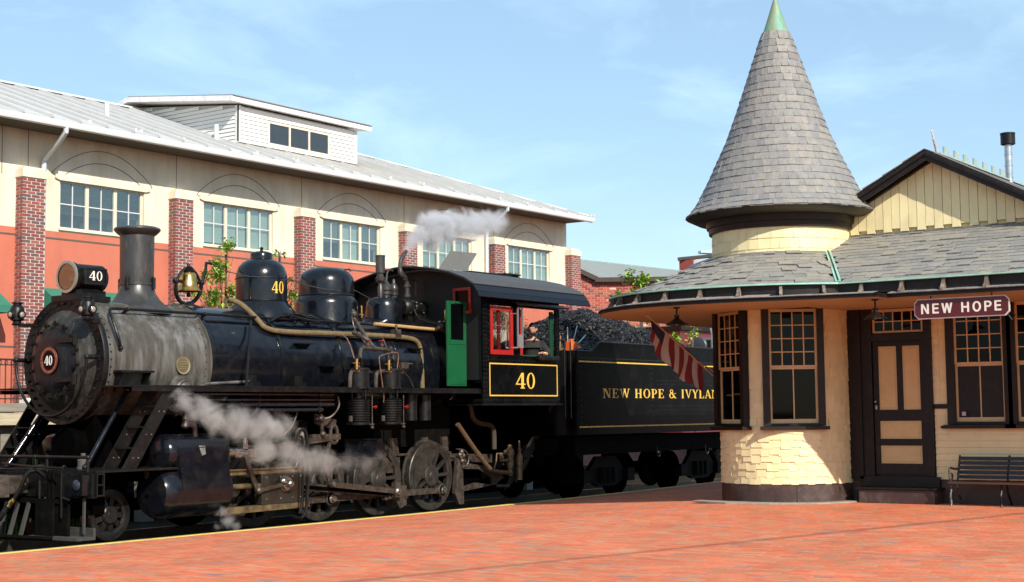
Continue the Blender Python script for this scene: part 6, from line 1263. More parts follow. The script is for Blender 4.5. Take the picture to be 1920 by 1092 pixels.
m = MB(); m.box(X0B, X1B, BY - .004, BY + .25, -.28, RED - .001); m.box(X1B - .2, X1B - .001, BY + .251, BY + 10.6, -.28, RED - .001); lw = op('lower_wall', m, CORAL, smooth=0)
m = MB(); m.box(X0B, X1B, BY - .012, BY - .0045, 5.36, 5.395); m.box(X0B, X1B, BY - .012, BY - .0045, 3.05, 3.085); op('reveal_joint', m, GROOVE, lw)
m = MB()
for x in (18.22, 18.85, 22.85, 26.95, 30.95, 35.05): m.box(x - .007, x + .007, BY - .003, BY + .001, 6.60, 7.6)
op('control_joint', m, GROOVE, uw)
m = MB(); m.box(X0B + .3, X1B - .3, BY + .9, BY + .95, 5.3, 7.0); op('dark_interior', m, ROOMD)
wk = 0
for (a, b) in WIN:
    # flat arch lines over the window
    c = (a + b) / 2; hw = (b - a) / 2
    for (h, e, zb, rr) in ((.46, .02, HEAD + .03, .0065), (.62, .22, HEAD + .14, .0065)):
        m = MB(); H = hw + e; pts = [(c + H * t, BY - .006, zb + h * (1 - t * t) ) for t in [-1 + 2 * i / 26 for i in range(27)]]; m.tube(pts, rr, 5); op('arch_line', m, GROOVE, uw)
    m = MB()
    for s in (-1, 1): m.tube([(c + s * (hw + .02), BY - .006, HEAD + .03), (c + s * (hw + .22), BY - .006, HEAD + .14)], .0065, 5)
    op('arch_line', m, GROOVE, uw)
    m = MB(); m.prism([(a - .14, BY - .05, HEAD + .035), (a - .02, BY - .05, HEAD + .0), (b + .02, BY - .05, HEAD + .0), (b + .14, BY - .05, HEAD + .035), (b + .14, BY - .05, HEAD + .13), (a - .14, BY - .05, HEAD + .13)], (0, .048, 0)); m.box(a - .03, b + .03, BY - .05, BY - .002, SILL - .055, SILL); op('window_surround', m, STUC, uw)
    m = MB(); w3 = (b - a) / 3; m.box(a, b, BY + .06, BY + .10, SILL, SILL + .03); m.box(a, b, BY + .06, BY + .10, HEAD - .03, HEAD)
    for k in range(4): x = a + k * w3; t = .045 if 0 < k < 3 else .03; x = min(max(x, a + t), b - t); m.box(x - t, x + t, BY + .06, BY + .105, SILL + .03, HEAD - .03)
    wf = op('window', m, FRM)
    m = MB()
    for k in range(3):
        xa, xb = a + k * w3 + .045, a + (k + 1) * w3 - .045; xm = (xa + xb) / 2; zm = (SILL + HEAD) / 2 + .02; m.box(xm - .011, xm + .011, BY + .065, BY + .09, SILL + .03, HEAD - .03); m.box(xa, xb, BY + .067, BY + .088, zm - .011, zm + .011)
    op('glazing_bar', m, WTRIM, wf)
    dark = a < 20
    for k in range(3):
        xa, xb = a + k * w3 + .045, a + (k + 1) * w3 - .045; xm = (xa + xb) / 2; zm = (SILL + HEAD) / 2 + .02
        for (p, q) in ((xa, xm - .011), (xm + .011, xb)):
            for (r, s) in ((SILL + .03, zm - .011), (zm + .011, HEAD - .03)):
                m = MB(); tl = RND.uniform(-.003, .003); m.hexa([(p, BY + .076, r), (q, BY + .076 + tl, r), (q, BY + .08 + tl, r), (p, BY + .08, r), (p, BY + .076, s), (q, BY + .076 + tl, s), (q, BY + .08 + tl, s), (p, BY + .08, s)]); op('pane', m, BGL, wf, smooth=0)
        drop = [(.30, .30, .36), (.06, .0, .03), (.42, .0, .36), (.10, .05, .0), (.2, .0, .0), (.1, .1, .1)][wk][k] * (HEAD - SILL) + .02
        m = MB(); n = 26
        for i in range(n):
            z1 = HEAD - .04 - i * (HEAD - .04 - SILL - drop) / n; dz = (HEAD - .04 - SILL - drop) / n
            m.hexa([(xa, BY + .16, z1 - dz), (xb, BY + .16, z1 - dz), (xb, BY + .165, z1 - dz), (xa, BY + .165, z1 - dz), (xa, BY + .135, z1 - .004), (xb, BY + .135, z1 - .004), (xb, BY + .14, z1 - .004), (xa, BY + .14, z1 - .004)])
        op('blind', m, BLIND2 if dark else BLIND, wf, smooth=0)
    if wk == 1: m = MB(); [m.sph((a + .8 + i * .22, BY + .2, SILL + .08), .07, 8, 5, (1.3, .5, .8)) for i in range(6)]; op('windowsill_ornament', m, WHT, wf)
    wk += 1
# brick piers
PIER = [(18.56, 19.12), (22.63, 23.17), (26.68, 27.22), (30.71, 31.24), (34.78, 35.33), (38.84, 39.38)]
BC = [(.235, .058, .05), (.27, .075, .06), (.21, .055, .05), (.17, .065, .065), (.30, .10, .08), (.14, .075, .08)]
BRM = [unit_tiles('brick', [c], BRICK)[0] for c in BC]
nbr = 0
for pi_, (a, b) in enumerate(PIER):
    y1 = BY - .005; y0 = BY - .24; m = MB(); m.box(a + .006, b - .006, y0 + .006, y1, -.28, 6.555); pr = op('brick_pier', m, MORT, smooth=0)
    m = MB(); m.prism([(a - .02, y0 - .02, 6.56), (b + .02, y0 - .02, 6.56), (b + .02, y1, 6.56), (a - .02, y1, 6.56)], (0, 0, .16)); m.prism([(a + .04, y0 + .03, 6.722), (b - .04, y0 + .03, 6.722), (b - .04, y1, 6.722), (a + .04, y1, 6.722)], (0, 0, .06)); op('pier_cap', m, STUC, pr)
    st = MB(); st.c = []; ch = .0675; k = 0; z = 6.55 - ch
    while z > (1.8 if pi_ == 0 else 4.0):
        off_ = 0 if k % 2 else .105; x = a
        segs = []
        x = a - (.21 - .105 if k % 2 == 0 else 0)
        while x < b - .01:
            x0, x1 = max(a, x), min(b, x + .205)
            if x1 - x0 > .03: segs.append((x0, x1))
            x += .215
        for (x0, x1) in segs:
            c = int(RND.random() ** 1.3 * 6)
            if pi_ < 2 and nbr < 300:
                put_tile(BRM[c], 'brick', pr, ((x0 + x1) / 2, y0 + .006, z + .006), (1, 0, 0), (0, 0, 1), x1 - x0 - .016, ch - .017, .010); nbr += 1
            else: add_tile(st, ((x0 + x1) / 2, y0 + .006, z + .006), (1, 0, 0), (0, 0, 1), x1 - x0 - .016, ch - .017, .010, BC[c])
        for (ya, yb) in (((y0, y0 + .10), (y0 + .115, y1)) if k % 2 else ((y0, y0 + .205), (y0 + .22, y1))):
            add_tile(st, (a + .006, (ya + yb) / 2, z + .006), (0, -1, 0), (0, 0, 1), yb - ya - .006, ch - .017, .010, RND.choice(BC))
        z -= ch; k += 1
    op('brick_courses', st, BRICK, pr, smooth=0, kind='stuff')
# roof, eave, gutter
EY, EZ = 25.15, 7.65; XE0, XE1 = 2.0, 38.95; RYo, RZo = 30.5, 7.86 + .33 * 5.35
m = MB(); m.hexa([(XE0, EY, EZ), (XE1, EY, EZ), (XE1 - 5.3, RYo, RZo - .06), (XE0, RYo, RZo - .06), (XE0, EY, EZ + .06), (XE1, EY, EZ + .06), (XE1 - 5.3, RYo, RZo), (XE0, RYo, RZo)]); m.add([(XE1, EY, EZ + .06), (XE1, 36.0, EZ + .06), (XE1 - 5.3, RYo, RZo)], [(0, 1, 2)]); m.add([(XE1, 36, EZ + .06), (XE0, 36, EZ + .06), (XE0, RYo, RZo), (XE1 - 5.3, RYo, RZo)], [(0, 1, 2, 3)])
rf = op('roof', m, ROOMD if False else mat('grey_roof_base', (.22, .215, .21), .6, 0, .1), smooth=0)
rb0 = None; x = 9.0; pitch = .70
while x < XE1 - .3:
    xr = min(1, max(0, (XE1 - x) / 5.3)); L_ = 5.35 * xr
    SR = (RZo - EZ - .06) / 5.35; sl_ = sqrt(1 + SR ** 2)
    if rb0 is None:
        m = MB(); W = pitch; m.hexa([(0, 0, 0), (W - .06, 0, 0), (W - .06, 1, 0), (0, 1, 0), (0, 0, .03), (W - .06, 0, .03), (W - .06, 1, .03), (0, 1, .03)]); m.hexa([(0, 0, .012), (.03, 0, .012), (.03, 1, .012), (0, 1, .012), (.008, 0, .085), (.022, 0, .085), (.022, 1, .085), (.008, 1, .085)])
        me = bpy.data.meshes.new('roof_panel'); me.from_pydata(m.v, [], m.f); me.materials.append(ROOFM); rb0 = me
    p = bpy.data.objects.new('roof_panel', rb0); COL.objects.link(p); p.parent = rf; Vv = Vector((0, 1, SR)).normalized(); Nn = Vector((1, 0, 0)).cross(Vv)
    p.matrix_local = Matrix.Translation(Vector((x, EY, EZ + .062)) - WO[rf.name]) @ Matrix((Vector((1, 0, 0)), Vv, Nn)).transposed().to_4x4() @ Matrix.Diagonal((1, L_ * sl_, 1, 1)); x += pitch
m = MB(); m.box(XE0, XE1 - 5.2, RYo - .12, RYo + .12, RZo + .03, RZo + .07); m.beam((XE1 - 5.3, RYo, RZo + .07), (XE1, EY, EZ + .11), .12, .03); op('ridge_cap', m, WTRIM, rf)
m = MB(); m.box(XE0, XE1, EY - .03, EY, 7.59, 7.71); m.box(XE1 - .03, XE1, EY, EY + 8, 7.59, 7.71); op('fascia_board', m, WTRIM, rf)
m = MB(); m.box(XE0, XE1 - .04, EY + .002, BY + .1, 7.585, 7.61); op('soffit', m, mat('shade_brown_soffit', (.10, .08, .06), .8), rf)  # soffit coloured dark to carry the shade under the eave
m = MB(); m.prism([(XE0, EY - .03, 7.55), (XE0, EY - .13, 7.56), (XE0, EY - .16, 7.64), (XE0, EY - .16, 7.68), (XE0, EY - .14, 7.68), (XE0, EY - .14, 7.65), (XE0, EY - .03, 7.65)], (XE1 - XE0 + .1, 0, 0)); gt = op('gutter', m, mat('pale_blue_grey_gutter', (.70, .74, .75), .4, 0, .05), rf)
m = MB(); m.box(XE0, XE1, EY - .035, EY - .031, 7.685, 7.71)
op('eave_shade_strip', m, GROOVE, rf)  # dark strip coloured in as the shade between gutter and roof edge
m = MB(); x = 17.6
while x < 40:
    for d in (0, .16): m.box(x + d, x + d + .05, EY + .42, EY + .47, 7.85, 7.94)
    x += 1.23
op('snow_guard', m, WTRIM, rf)
for x, z in ((21.75, 8.42), (25.05, 8.40)): m = MB(); Y_ = EY + (z - 7.72) / .357 + .0; m.cyl((x, Y_, z - .05), (x, Y_, z + .38), .055, n=14); op('vent_pipe', m, WTRIM, rf)
# downspouts
for (x, xo) in ((19.18, 19.08), (34.62, 34.5)):
    m = MB(); m.tube([(xo, EY - .08, 7.58), (xo, EY - .08, 7.44), (x + .02, BY - .12, 7.04), (x, BY - .07, 6.94), (x, BY - .07, .0)], .055, 8, sm=1); op('downspout', m, mat('pale_downspout', (.60, .64, .68), .4, .2, .05))
# dormer
DX0, DX1, DY, DB = 25.55, 29.9, 26.82, 8.42
m = MB(); DZ = 9.32; xa_, xb_ = DX0, DX1
m.prism([(xa_, DY, DB - .1), (xa_, DY, DZ), (xa_, DY + 3.7, DZ + .42), (xa_, DY + 6, DZ + .1), (xa_, DY + 6, 9.2)], (xb_ - xa_, 0, 0)); dm = op('dormer', m, mat('dormer_gap_shade', (.34, .33, .31), .8))  # body coloured grey so the board gaps read as shade lines
k = 0
WXa, WXb, WZa, WZb = 26.62, 28.78, 8.52, 9.02
for i in range(9):
    z = DB - .02 + i * .1
    for (p, q) in (((DX0, WXa - .06), (WXb + .06, DX1)) if WZa - .06 < z + .05 < WZb + .05 else ((DX0, DX1),)):
        m = MB(); m.prism([(p, DY - .004, z), (p, DY - .034, z), (p, DY - .010, z + .09), (p, DY - .004, z + .09)], (q - p, 0, 0)); op('clapboard', m, WCLAP, dm, smooth=0)
for i in range(13):
    z = 8.38 + i * .1; y0 = DY; y1 = min(DY + 3.7, DY + (z + .1 - 8.42) / SR + .2)
    if z > DZ - .1: y0 = DY + max(0, (z + .1 - DZ)) / .1135; y1 = DY + 3.7
    if y1 - y0 < .2: continue
    m = MB(); m.prism([(DX0 - .004, y0, z), (DX0 - .032, y0, z), (DX0 - .010, y0, z + .088), (DX0 - .004, y0, z + .088)], (0, y1 - y0, 0)); op('clapboard', m, WCLAP, dm, smooth=0)
m = MB(); m.box(DX0 - .03, DX0 + .08, DY - .03, DY - .002, DB, DZ); m.box(DX1 - .08, DX1 + .03, DY - .03, DY - .002, DB, DZ); m.box(DX0 - .03, DX0 - .002, DY - .03, DY + .08, DB, DZ); op('corner_board', m, WTRIM, dm)
m = MB()
for a in ((WXa - .06, WXb + .06, WZa - .06, WZa), (WXa - .06, WXb + .06, WZb, WZb + .06), (WXa - .06, WXa, WZa, WZb), (WXb, WXb + .06, WZa, WZb)): m.box(a[0], a[1], DY - .035, DY - .002, a[2], a[3])
w3 = (WXb - WXa) / 3
for k in (1, 2): m.box(WXa + k * w3 - .03, WXa + k * w3 + .03, DY - .034, DY - .003, WZa, WZb)
dw = op('dormer_window', m, mat('salmon_cream_frame', (.70, .60, .50), .5), dm)
for k in range(3): m = MB(); m.box(WXa + k * w3 + (.03 if k else 0), WXa + (k + 1) * w3 - (.03 if k < 2 else 0), DY - .016, DY - .008, WZa, WZb); op('pane', m, mat('dark_blue_grey_glass', (.035, .045, .055), .12, 0, .1, spec=.6), dw, smooth=0)
m = MB(); a0, a1 = DX0 - .42, DX1 + .42; yf, zf = DY - .22, DZ + .02; m.hexa([(a0, yf, zf), (a1, yf, zf), (a1, DY + 3.7, zf + .48), (a0, DY + 3.7, zf + .48), (a0, yf, zf + .13), (a1, yf, zf + .13), (a1, DY + 3.7, zf + .61), (a0, DY + 3.7, zf + .61)]); m.hexa([(a0, DY + 3.7, zf + .48), (a1, DY + 3.7, zf + .48), (a1, DY + 5.6, zf + .0), (a0, DY + 5.6, zf + .0), (a0, DY + 3.7, zf + .61), (a1, DY + 3.7, zf + .61), (a1, DY + 5.6, zf + .13), (a0, DY + 5.6, zf + .13)]); op('dormer_roof', m, mat('dormer_roof_trim', (.76, .74, .71), .5), dm, smooth=0)
m = MB(); m.hexa([(a0 + .02, yf - .03, zf + .135), (a1, yf - .03, zf + .135), (a1, DY + 3.7, zf + .615), (a0 + .02, DY + 3.7, zf + .615), (a0 + .02, yf - .03, zf + .155), (a1, yf - .03, zf + .155), (a1, DY + 3.7, zf + .635), (a0 + .02, DY + 3.7, zf + .635)]); op('dormer_roof_sheet', m, mat('dark_drip_edge', (.25, .23, .22), .5), dm, smooth=0)
# awnings, lower doors
for a, b in ((19.25, 21.9), (14.5, 18.0)):
    m = MB(); m.prism([(a, BY - .01, 4.32), (a, BY - .75, 3.85), (a, BY - .75, 3.70), (a, BY - .01, 3.70)], (b - a, 0, 0)); op('awning', m, AWN)
m = MB(); m.box(16.4, 17.9, BY - .02, BY - .005, 1.9, 3.7); m.box(19.8, 21.6, BY - .02, BY - .005, 1.9, 3.7); op('shop_window', m, GLD)
# loading dock with railing
dk = thing('loading_dock', 'raised timber loading dock with black iron railing in front of the coral wall', 'dock', (13, 22, -.28))
m = MB(); m.box(4, 33, 21.2, 23.6, 1.72, 1.86); ob('dock_deck', m, WOODG, dk); m = MB(); m.box(4, 33, 21.1, 21.2, 1.50, 1.70); ob('dock_beam', m, WOODB, dk)
for x in (9, 12, 15, 18, 22, 26, 30): m = MB(); m.box(x, x + .25, 21.3, 21.55, -.28, 1.715); ob('dock_post', m, WOODG, dk)
m = MB(); m.box(4, 33, 21.6, 23.5, -.28, 1.7); ob('dock_shade_block', m, CAVE, dk)  # solid dark block standing in for the shade below the deck
rl = ob('railing', MB().box(4, 16.9, 21.55, 21.58, 2.585, 2.615).box(4, 16.9, 21.55, 21.58, 2.50, 2.52).box(4, 16.9, 21.55, 21.58, 1.93, 1.95), mat('rusty_black_rail', (.045, .03, .025), .5, .2), dk)
bl = None; x = 11.0
while x < 16.9:
    if bl is None: m = MB(); m.cyl((x, 21.565, 1.86), (x, 21.565, 2.60), .011, n=6); bl = ob('baluster', m, MATS['rusty_black_rail'], dk)
    else: inst(bl, 'baluster', dk, (x, 21.565, 2.23))
    x += .115
m = MB()
x = 14.0
while x < 16.9: m.lathe([(.03, -.008), (.038, 0), (.03, .008), (.026, 0), (.03, -.008)], (x, 21.565, 2.55), 'y', 12); x += .115
ob('rail_ring', m, MATS['rusty_black_rail'], dk)
m = MB(); m.box(15.45, 15.68, 21.3, 21.45, 1.862, 1.92); m.box(15.5, 15.6, 21.32, 21.43, 1.92, 1.95); tag(ob('paper_bag', m, WHT), 'crumpled white bag lying on the edge of the timber loading dock', 'bag')
m = MB(); m.cyl((13.35, 19.4, 1.0), (13.50, 19.45, 1.33), .035, n=10); t = ob('marker_post', m, mat('yellow_reflective_tape', (.85, .5, .04), .4)); tag(t, 'short yellow and white marker post leaning beyond the pilot steps', 'marker post')
m = MB(); m.cyl((13.51, 19.455, 1.345), (13.54, 19.465, 1.41), .036, n=10); ob('white_band', m, WHT, t); m = MB(); m.cyl((13.2, 19.35, -.28), (13.34, 19.395, .98), .03, n=10); ob('dark_shaft', m, BLK2, t)
# wall lamp at the far left pier is the far marker lamp of the engine, so none here

# ================================================================= brick building beyond
b2 = thing('brick_building', 'red brick building with a low grey shingle roof beyond the end of the office building', 'brick building', (46, 27, -.28))
P0, P1 = Vector((44.6, 29.29, 0)), Vector((50.2, 21.05, 0)); dr_ = (P1 - P0).normalized(); nb_ = Vector((dr_.y, -dr_.x, 0)); 
if nb_.x > 0: nb_ = -nb_
def wp(s, z, o=0): return P0 + dr_ * s + Vector((0, 0, z)) + nb_ * o
Lb = (P1 - P0).length
ZE = 6.40
m = MB(); m.prism([wp(-2, -.28), wp(Lb, -.28), wp(Lb, ZE), wp(.7, ZE), wp(-2, 7.72)], -nb_ * .3); bw = ob('wall', m, mat('old_brick_mortar', (.46, .33, .27), .9, 0, .2, 4), b2, smooth=0)
m = MB(); m.c = []; z = 2.6; k = 0; B2C = [(.36, .07, .045), (.42, .09, .055), (.30, .06, .045), (.24, .05, .045), (.47, .12, .075), (.38, .12, .09)]
while z < 8.0:
    s = -1.9 + (.11 if k % 2 else 0)
    while s < Lb:
        zt_ = ZE - .1 if s > .7 else ZE - .1 + (.7 - s) * .489
        if z + .08 < zt_: c = B2C[int(RND.random() * 6)]; c = (.55, .42, .33) if RND.random() < .012 else c; add_tile(m, wp(s + .1, z, .002), dr_ if dr_.cross(Vector((0, 0, 1))).dot(nb_) > 0 else -dr_, (0, 0, 1), .205, .066, .010, c)
        s += .225
    z += .083; k += 1
ob('brick_courses', m, BRICK, bw, smooth=0, kind='stuff')
m = MB(); m.hexa([wp(.6, ZE - .13, .02), wp(Lb, ZE - .13, .02), wp(Lb, ZE - .13, .22), wp(.6, ZE - .13, .22), wp(.6, ZE + .03, .02), wp(Lb, ZE + .03, .02), wp(Lb, ZE + .03, .22), wp(.6, ZE + .03, .22)]); m.beam(wp(.7, ZE - .03, .1), wp(-2, 7.72 - .03, .1), .2, .16); ob('fascia', m, mat('brown_fascia', (.05, .035, .028), .6), b2)
RB = Vector((1.0, .12, 0)).normalized()
q0, q1, q2, q3 = wp(-2, 7.76, .15), wp(.7, ZE + .03, .15), wp(Lb, ZE + .03, .15), Vector((60, 29.6, 7.38))
q0b = Vector((49.0, 34.4, 7.98))
m = MB(); m.add([q0, q1, q2, q3, q0b], [(0, 1, 2, 3, 4)]); rr_ = ob('roof', m, CSLATE, b2, smooth=0)
m = MB(); m.beam(q0b + Vector((0, 0, .02)), q3 + Vector((0, 0, .02)), .12, .06); ob('ridge_cap', m, mat('blue_grey_ridge', (.22, .28, .27), .6), rr_)
b3 = thing('distant_building', 'pale flat roofed building with a red brick parapet end showing above the canopy', 'building', (66, 33, -.28))
m = MB(); m.prism([(61.9, 34.1, -.28), (61.9, 34.1, 8.75), (64.6, 30.2, 9.15), (64.6, 30.2, -.28)], (4, 2, 0)); ob('wall', m, mat('pale_render', (.42, .41, .42), .8), b3, smooth=0)
m = MB(); m.beam((61.8, 34.9, 8.85), (64.6, 30.1, 9.27), .4, .14); ob('parapet_coping', m, mat('brown_fascia', (.05, .035, .028)), b3); m = MB(); m.prism([(61.85, 34.85, 6.5), (61.85, 34.85, 8.76), (61.85, 34.15, 8.80), (61.85, 34.15, 6.5)], (3, 0, 0)); ob('brick_end', m, mat('plain_old_brick', (.3, .06, .045), .85, 0, .3, 12), b3, smooth=0)
b4 = thing('blue_roof_building', 'low building with a pale blue metal roof edge behind the brick building', 'building', (56, 27, -.28))
m = MB(); m.prism([(52.0, 27.5, 5.6), (52.0, 27.5, 7.75), (58, 21.0, 7.35), (58, 21.0, 5.6)], (3, 3, 0)); ob('wall', m, mat('blue_grey_cladding', (.24, .28, .34), .6), b4, smooth=0)
m = MB(); m.beam((51.5, 28.1, 7.86), (58, 21.0, 7.42), .5, .10); ob('metal_roof_edge', m, mat('pale_blue_metal', (.42, .50, .52), .4, .3), b4, smooth=0)
# railcar behind the tender
rc = thing('red_railcar', 'dark red railway car with a bright red post standing beyond the tender', 'railcar', (44, 22.5, -.28))
m = MB(); m.box(38.3, 50, 21.6, 24.4, .9, 4.0); ob('car_body', m, RUST, rc); m = MB(); m.box(40.95, 41.25, 21.5, 21.6, 1.2, 3.95); ob('bright_post', m, REDL, rc); m = MB(); m.box(39.9, 40.5, 21.52, 21.6, 2.9, 3.7); m.box(42.5, 43.2, 21.52, 21.6, 2.9, 3.7); ob('car_window', m, GLD, rc)
m = MB(); m.box(38.2, 50, 21.5, 24.5, 4.0, 4.12); m.box(38.3, 50, 21.7, 24.3, .5, .9); ob('car_roof', m, BRN, rc)
for x in (39.6, 41.2, 47, 48.6): m = MB(); m.cyl((x, 21.8, .3), (x, 21.95, .3), .45, n=20); ob('car_wheel', m, SOOT, rc)
m = MB(); m.cyl((39.0, 21.45, 1.1), (39.0, 21.45, 3.9), .05, n=8); m.box(38.9, 39.2, 21.3, 21.5, 3.1, 3.4); ob('grab_post', m, BRN, rc)

# ================================================================= trees and bushes
LFM = {}
def tree(name, label, cat, base, blobs, nleaf, ls, lm, trunk=None, group=None, seed=1):
    r = random.Random(seed); t = thing(name, label, cat, base, group); m = MB(); b0 = Vector(base)
    for (c, rad) in blobs:
        n = int(nleaf * rad ** 2 * 420); c = Vector(c); cl = [c + Vector((r.gauss(0, .45), r.gauss(0, .45), r.gauss(0, .4))) * rad for _ in range(max(3, int(10 * rad)))]
        for _ in range(n):
            k = r.choice(cl); p = k + Vector((r.gauss(0, .20), r.gauss(0, .20), r.gauss(0, .17))) * rad; d = Vector((r.gauss(0, 1), r.gauss(0, 1), r.gauss(0, .5))).normalized(); u, w = perp(d); l = ls * r.uniform(.45, 1.05)
            m.add([p, p + d * l * .5 + u * l * .28, p + d * l + Vector((0, 0, -l * .2)), p + d * l * .5 - u * l * .28], [(0, 1, 2, 3)])
    ob('crown', m, lm, t, smooth=0)
    m = MB(); top = max(blobs, key=lambda q: q[0][2])[0]; 
    m.tube([b0, b0.lerp(Vector(top), .5) + Vector((.05, 0, 0)), Vector(top)], [.06, .045, .02], 7, sm=1)
    for c, rad in blobs: 
        c = Vector(c); s = b0.lerp(Vector(top), .45); m.tube([s, s.lerp(c, .6) + Vector((0, 0, .05)), c], [.03, .02, .01], 5, sm=1)
        for _ in range(4): m.tube([s.lerp(c, .7), c + Vector((r.gauss(0, .4), r.gauss(0, .4), r.gauss(0, .4))) * rad], .007, 4)
    ob('trunk', m, BARK, t); return t
gT = 'young trees in front of the office building'
tree('young_tree', 'slim young tree with bright leaves rising behind the bell and sand dome', 'tree', (22.6, 24.2, -.28), [((22.72, 24.2, 5.25), .30), ((22.55, 24.2, 4.85), .26), ((22.35, 24.3, 4.45), .38), ((22.8, 24.1, 4.35), .34), ((22.1, 24.1, 4.25), .30), ((22.5, 24.2, 4.0), .4), ((23.0, 24.2, 4.0), .3)], 7.0, .13, LEAF, group=gT, seed=5)
tree('young_tree', 'sparse young tree whose tip shows between the two black domes', 'tree', (24.5, 24.2, -.28), [((24.35, 24.2, 5.35), .15), ((24.4, 24.2, 5.0), .18), ((24.55, 24.2, 4.7), .22), ((24.8, 24.2, 4.45), .28), ((24.6, 24.3, 4.1), .32)], 7.0, .12, LEAF, group=gT, seed=6)
tree('young_tree', 'young tree of which only a leafy twig shows at the left edge of the photo', 'tree', (16.6, 24.6, -.28), [((16.75, 24.6, 4.62), .18), ((16.5, 24.6, 4.4), .35), ((16.2, 24.6, 4.9), .4)], 4.0, .09, LEAF, group=gT, seed=7)
tree('green_tree', 'light green tree in front of the brick building above the canopy tip', 'tree', (37.2, 22.2, -.28), [((37.1, 22.2, 5.40), .42), ((37.0, 22.2, 4.95), .5), ((37.9, 21.9, 5.25), .34), ((36.4, 22.4, 4.75), .35), ((37.6, 22, 4.7), .5)], 4.5, .2, LEAF, group='trees by the brick building', seed=8)
tree('green_shrub', 'bright shrub over the coal heap beneath the canopy', 'shrub', (36.2, 21.0, -.28), [((34.3, 21.2, 3.85), .3), ((35.0, 21.1, 3.7), .34), ((35.8, 21.0, 3.5), .40), ((36.6, 21.0, 3.3), .45), ((37.4, 20.8, 3.5), .4), ((38.0, 20.8, 3.4), .4)], 4.5, .18, LEAF, group='trees by the brick building', seed=9)
tree('leafy_tree', 'leafy tree seen through the cab windows beyond the locomotive', 'tree', (28.1, 20.6, -.28), [((27.3, 20.6, 3.7), .45), ((27.8, 20.5, 3.95), .45), ((28.3, 20.6, 3.5), .5), ((27.6, 20.6, 3.1), .45), ((28.2, 20.5, 2.9), .45), ((28.8, 20.6, 3.7), .45), ((29.3, 20.6, 3.5), .4), ((28.8, 20.6, 3.1), .4)], 5.0, .10, LEAF2, seed=10)

# ================================================================= overhead wire beyond the right of the frame (its thin shadow crosses the paving)
uw_ = thing('overhead_wire', 'overhead wire strung between wooden poles outside the frame, casting a thin shadow on the paving', 'wire', (14, -2.3, 7)); wa, wb = Vector((9.1, -1.25, 7)) - Vector((.976, -.218, 0)) * 30, Vector((9.1, -1.25, 7)) + Vector((.976, -.218, 0)) * 40
m = MB(); m.cyl(wa, wb, .022, n=6); ob('cable', m, BLK2, uw_)
for p in (wa, wb): m = MB(); m.cyl((p.x, p.y, .1), (p.x, p.y, 7.5), .15, .12, 12); ob('wooden_pole', m, BARK, uw_)

# ================================================================= person in the cab
pe = thing('person', 'person in black shirt and glasses leaning at the cab window, looking ahead', 'person', (22.62, 16.12, 1.86))
def skinmesh(name, nodes, edges, m, parent, lv=2):
    me = bpy.data.meshes.new(name); me.from_pydata([n[0] for n in nodes], edges, []); o = bpy.data.objects.new(name, me); COL.objects.link(o)
    md = o.modifiers.new('skin', 'SKIN'); 
    for i, n in enumerate(nodes): sv = me.skin_vertices[0].data[i]; r = n[1]; sv.radius = r if isinstance(r, tuple) else (r, r); sv.use_root = (i == 0)
    md.use_smooth_shade = True; s = o.modifiers.new('sub', 'SUBSURF'); s.levels = s.render_levels = lv
    dg = bpy.context.evaluated_depsgraph_get(); dg.update(); me2 = bpy.data.meshes.new_from_object(o.evaluated_get(dg)); bpy.data.objects.remove(o)
    me2.materials.clear(); me2.materials.append(m); x = bpy.data.objects.new(name, me2); COL.objects.link(x); x.parent = parent; x.location = -WO[parent.name]; WO[x.name] = Vector((0, 0, 0)); return x
HX, HY, HZ = 22.76, 15.99, 3.17   # head centre; looks toward -X with a slight turn to the platform
N = [((22.910, 16.14, 2.420), .13), ((22.890, 16.12, 2.650), .14), ((22.870, 16.10, 2.860), .15), ((22.850, 16.08, 2.950), .085), ((22.800, 16.05, 3.050), .056),
     ((22.920, 15.93, 2.900), .062), ((23.050, 15.84, 2.730), .05), ((22.970, 15.80, 2.700), .04), ((22.750, 15.77, 2.710), .028),
     ((22.810, 16.28, 2.900), .062), ((22.700, 16.36, 2.630), .05), ((22.550, 16.25, 2.500), .036),
     ((22.910, 16.05, 2.250), .10), ((22.870, 16.03, 2.050), .07), ((22.870, 16.02, 1.930), .05), ((22.930, 16.24, 2.250), .10), ((22.910, 16.25, 2.050), .07), ((22.910, 16.25, 1.930), .05)]
E = [(0, 1), (1, 2), (2, 3), (3, 4), (3, 5), (5, 6), (6, 7), (7, 8), (3, 9), (9, 10), (10, 11), (0, 12), (12, 13), (13, 14), (0, 15), (15, 16), (16, 17)]
body = skinmesh('body', N, E, SKIN, pe); body.data.materials.append(SHIRT)
for p in body.data.polygons:
    c = p.center
    if c.z < 2.96 and not (c.y < 15.82 and c.x < 22.93): p.material_index = 1
def inflate(nodes, d): return [(p, r + d) for p, r in nodes]
skinmesh('shirt', inflate([N[0], N[1], N[2], ((22.850, 16.08, 2.960), .075), N[5], ((23.040, 15.85, 2.740), .052), ((22.950, 15.80, 2.702), .045), N[9], N[10]], .03), [(0, 1), (1, 2), (2, 3), (3, 4), (4, 5), (5, 6), (3, 7), (7, 8)], SHIRT, pe)
m = MB(); m.add([(22.750, 15.965, 2.980), (22.830, 15.955, 3.030), (22.910, 15.99, 3.035), (22.870, 15.98, 2.980), (22.770, 15.955, 2.940)], [(0, 1, 2, 3, 4)]); ob('collar', m, SHIRT, pe)
m = MB(); m.box(22.87, 22.91, 15.885, 15.89, 2.795, 2.81); ob('shirt_badge', m, WHT, pe)
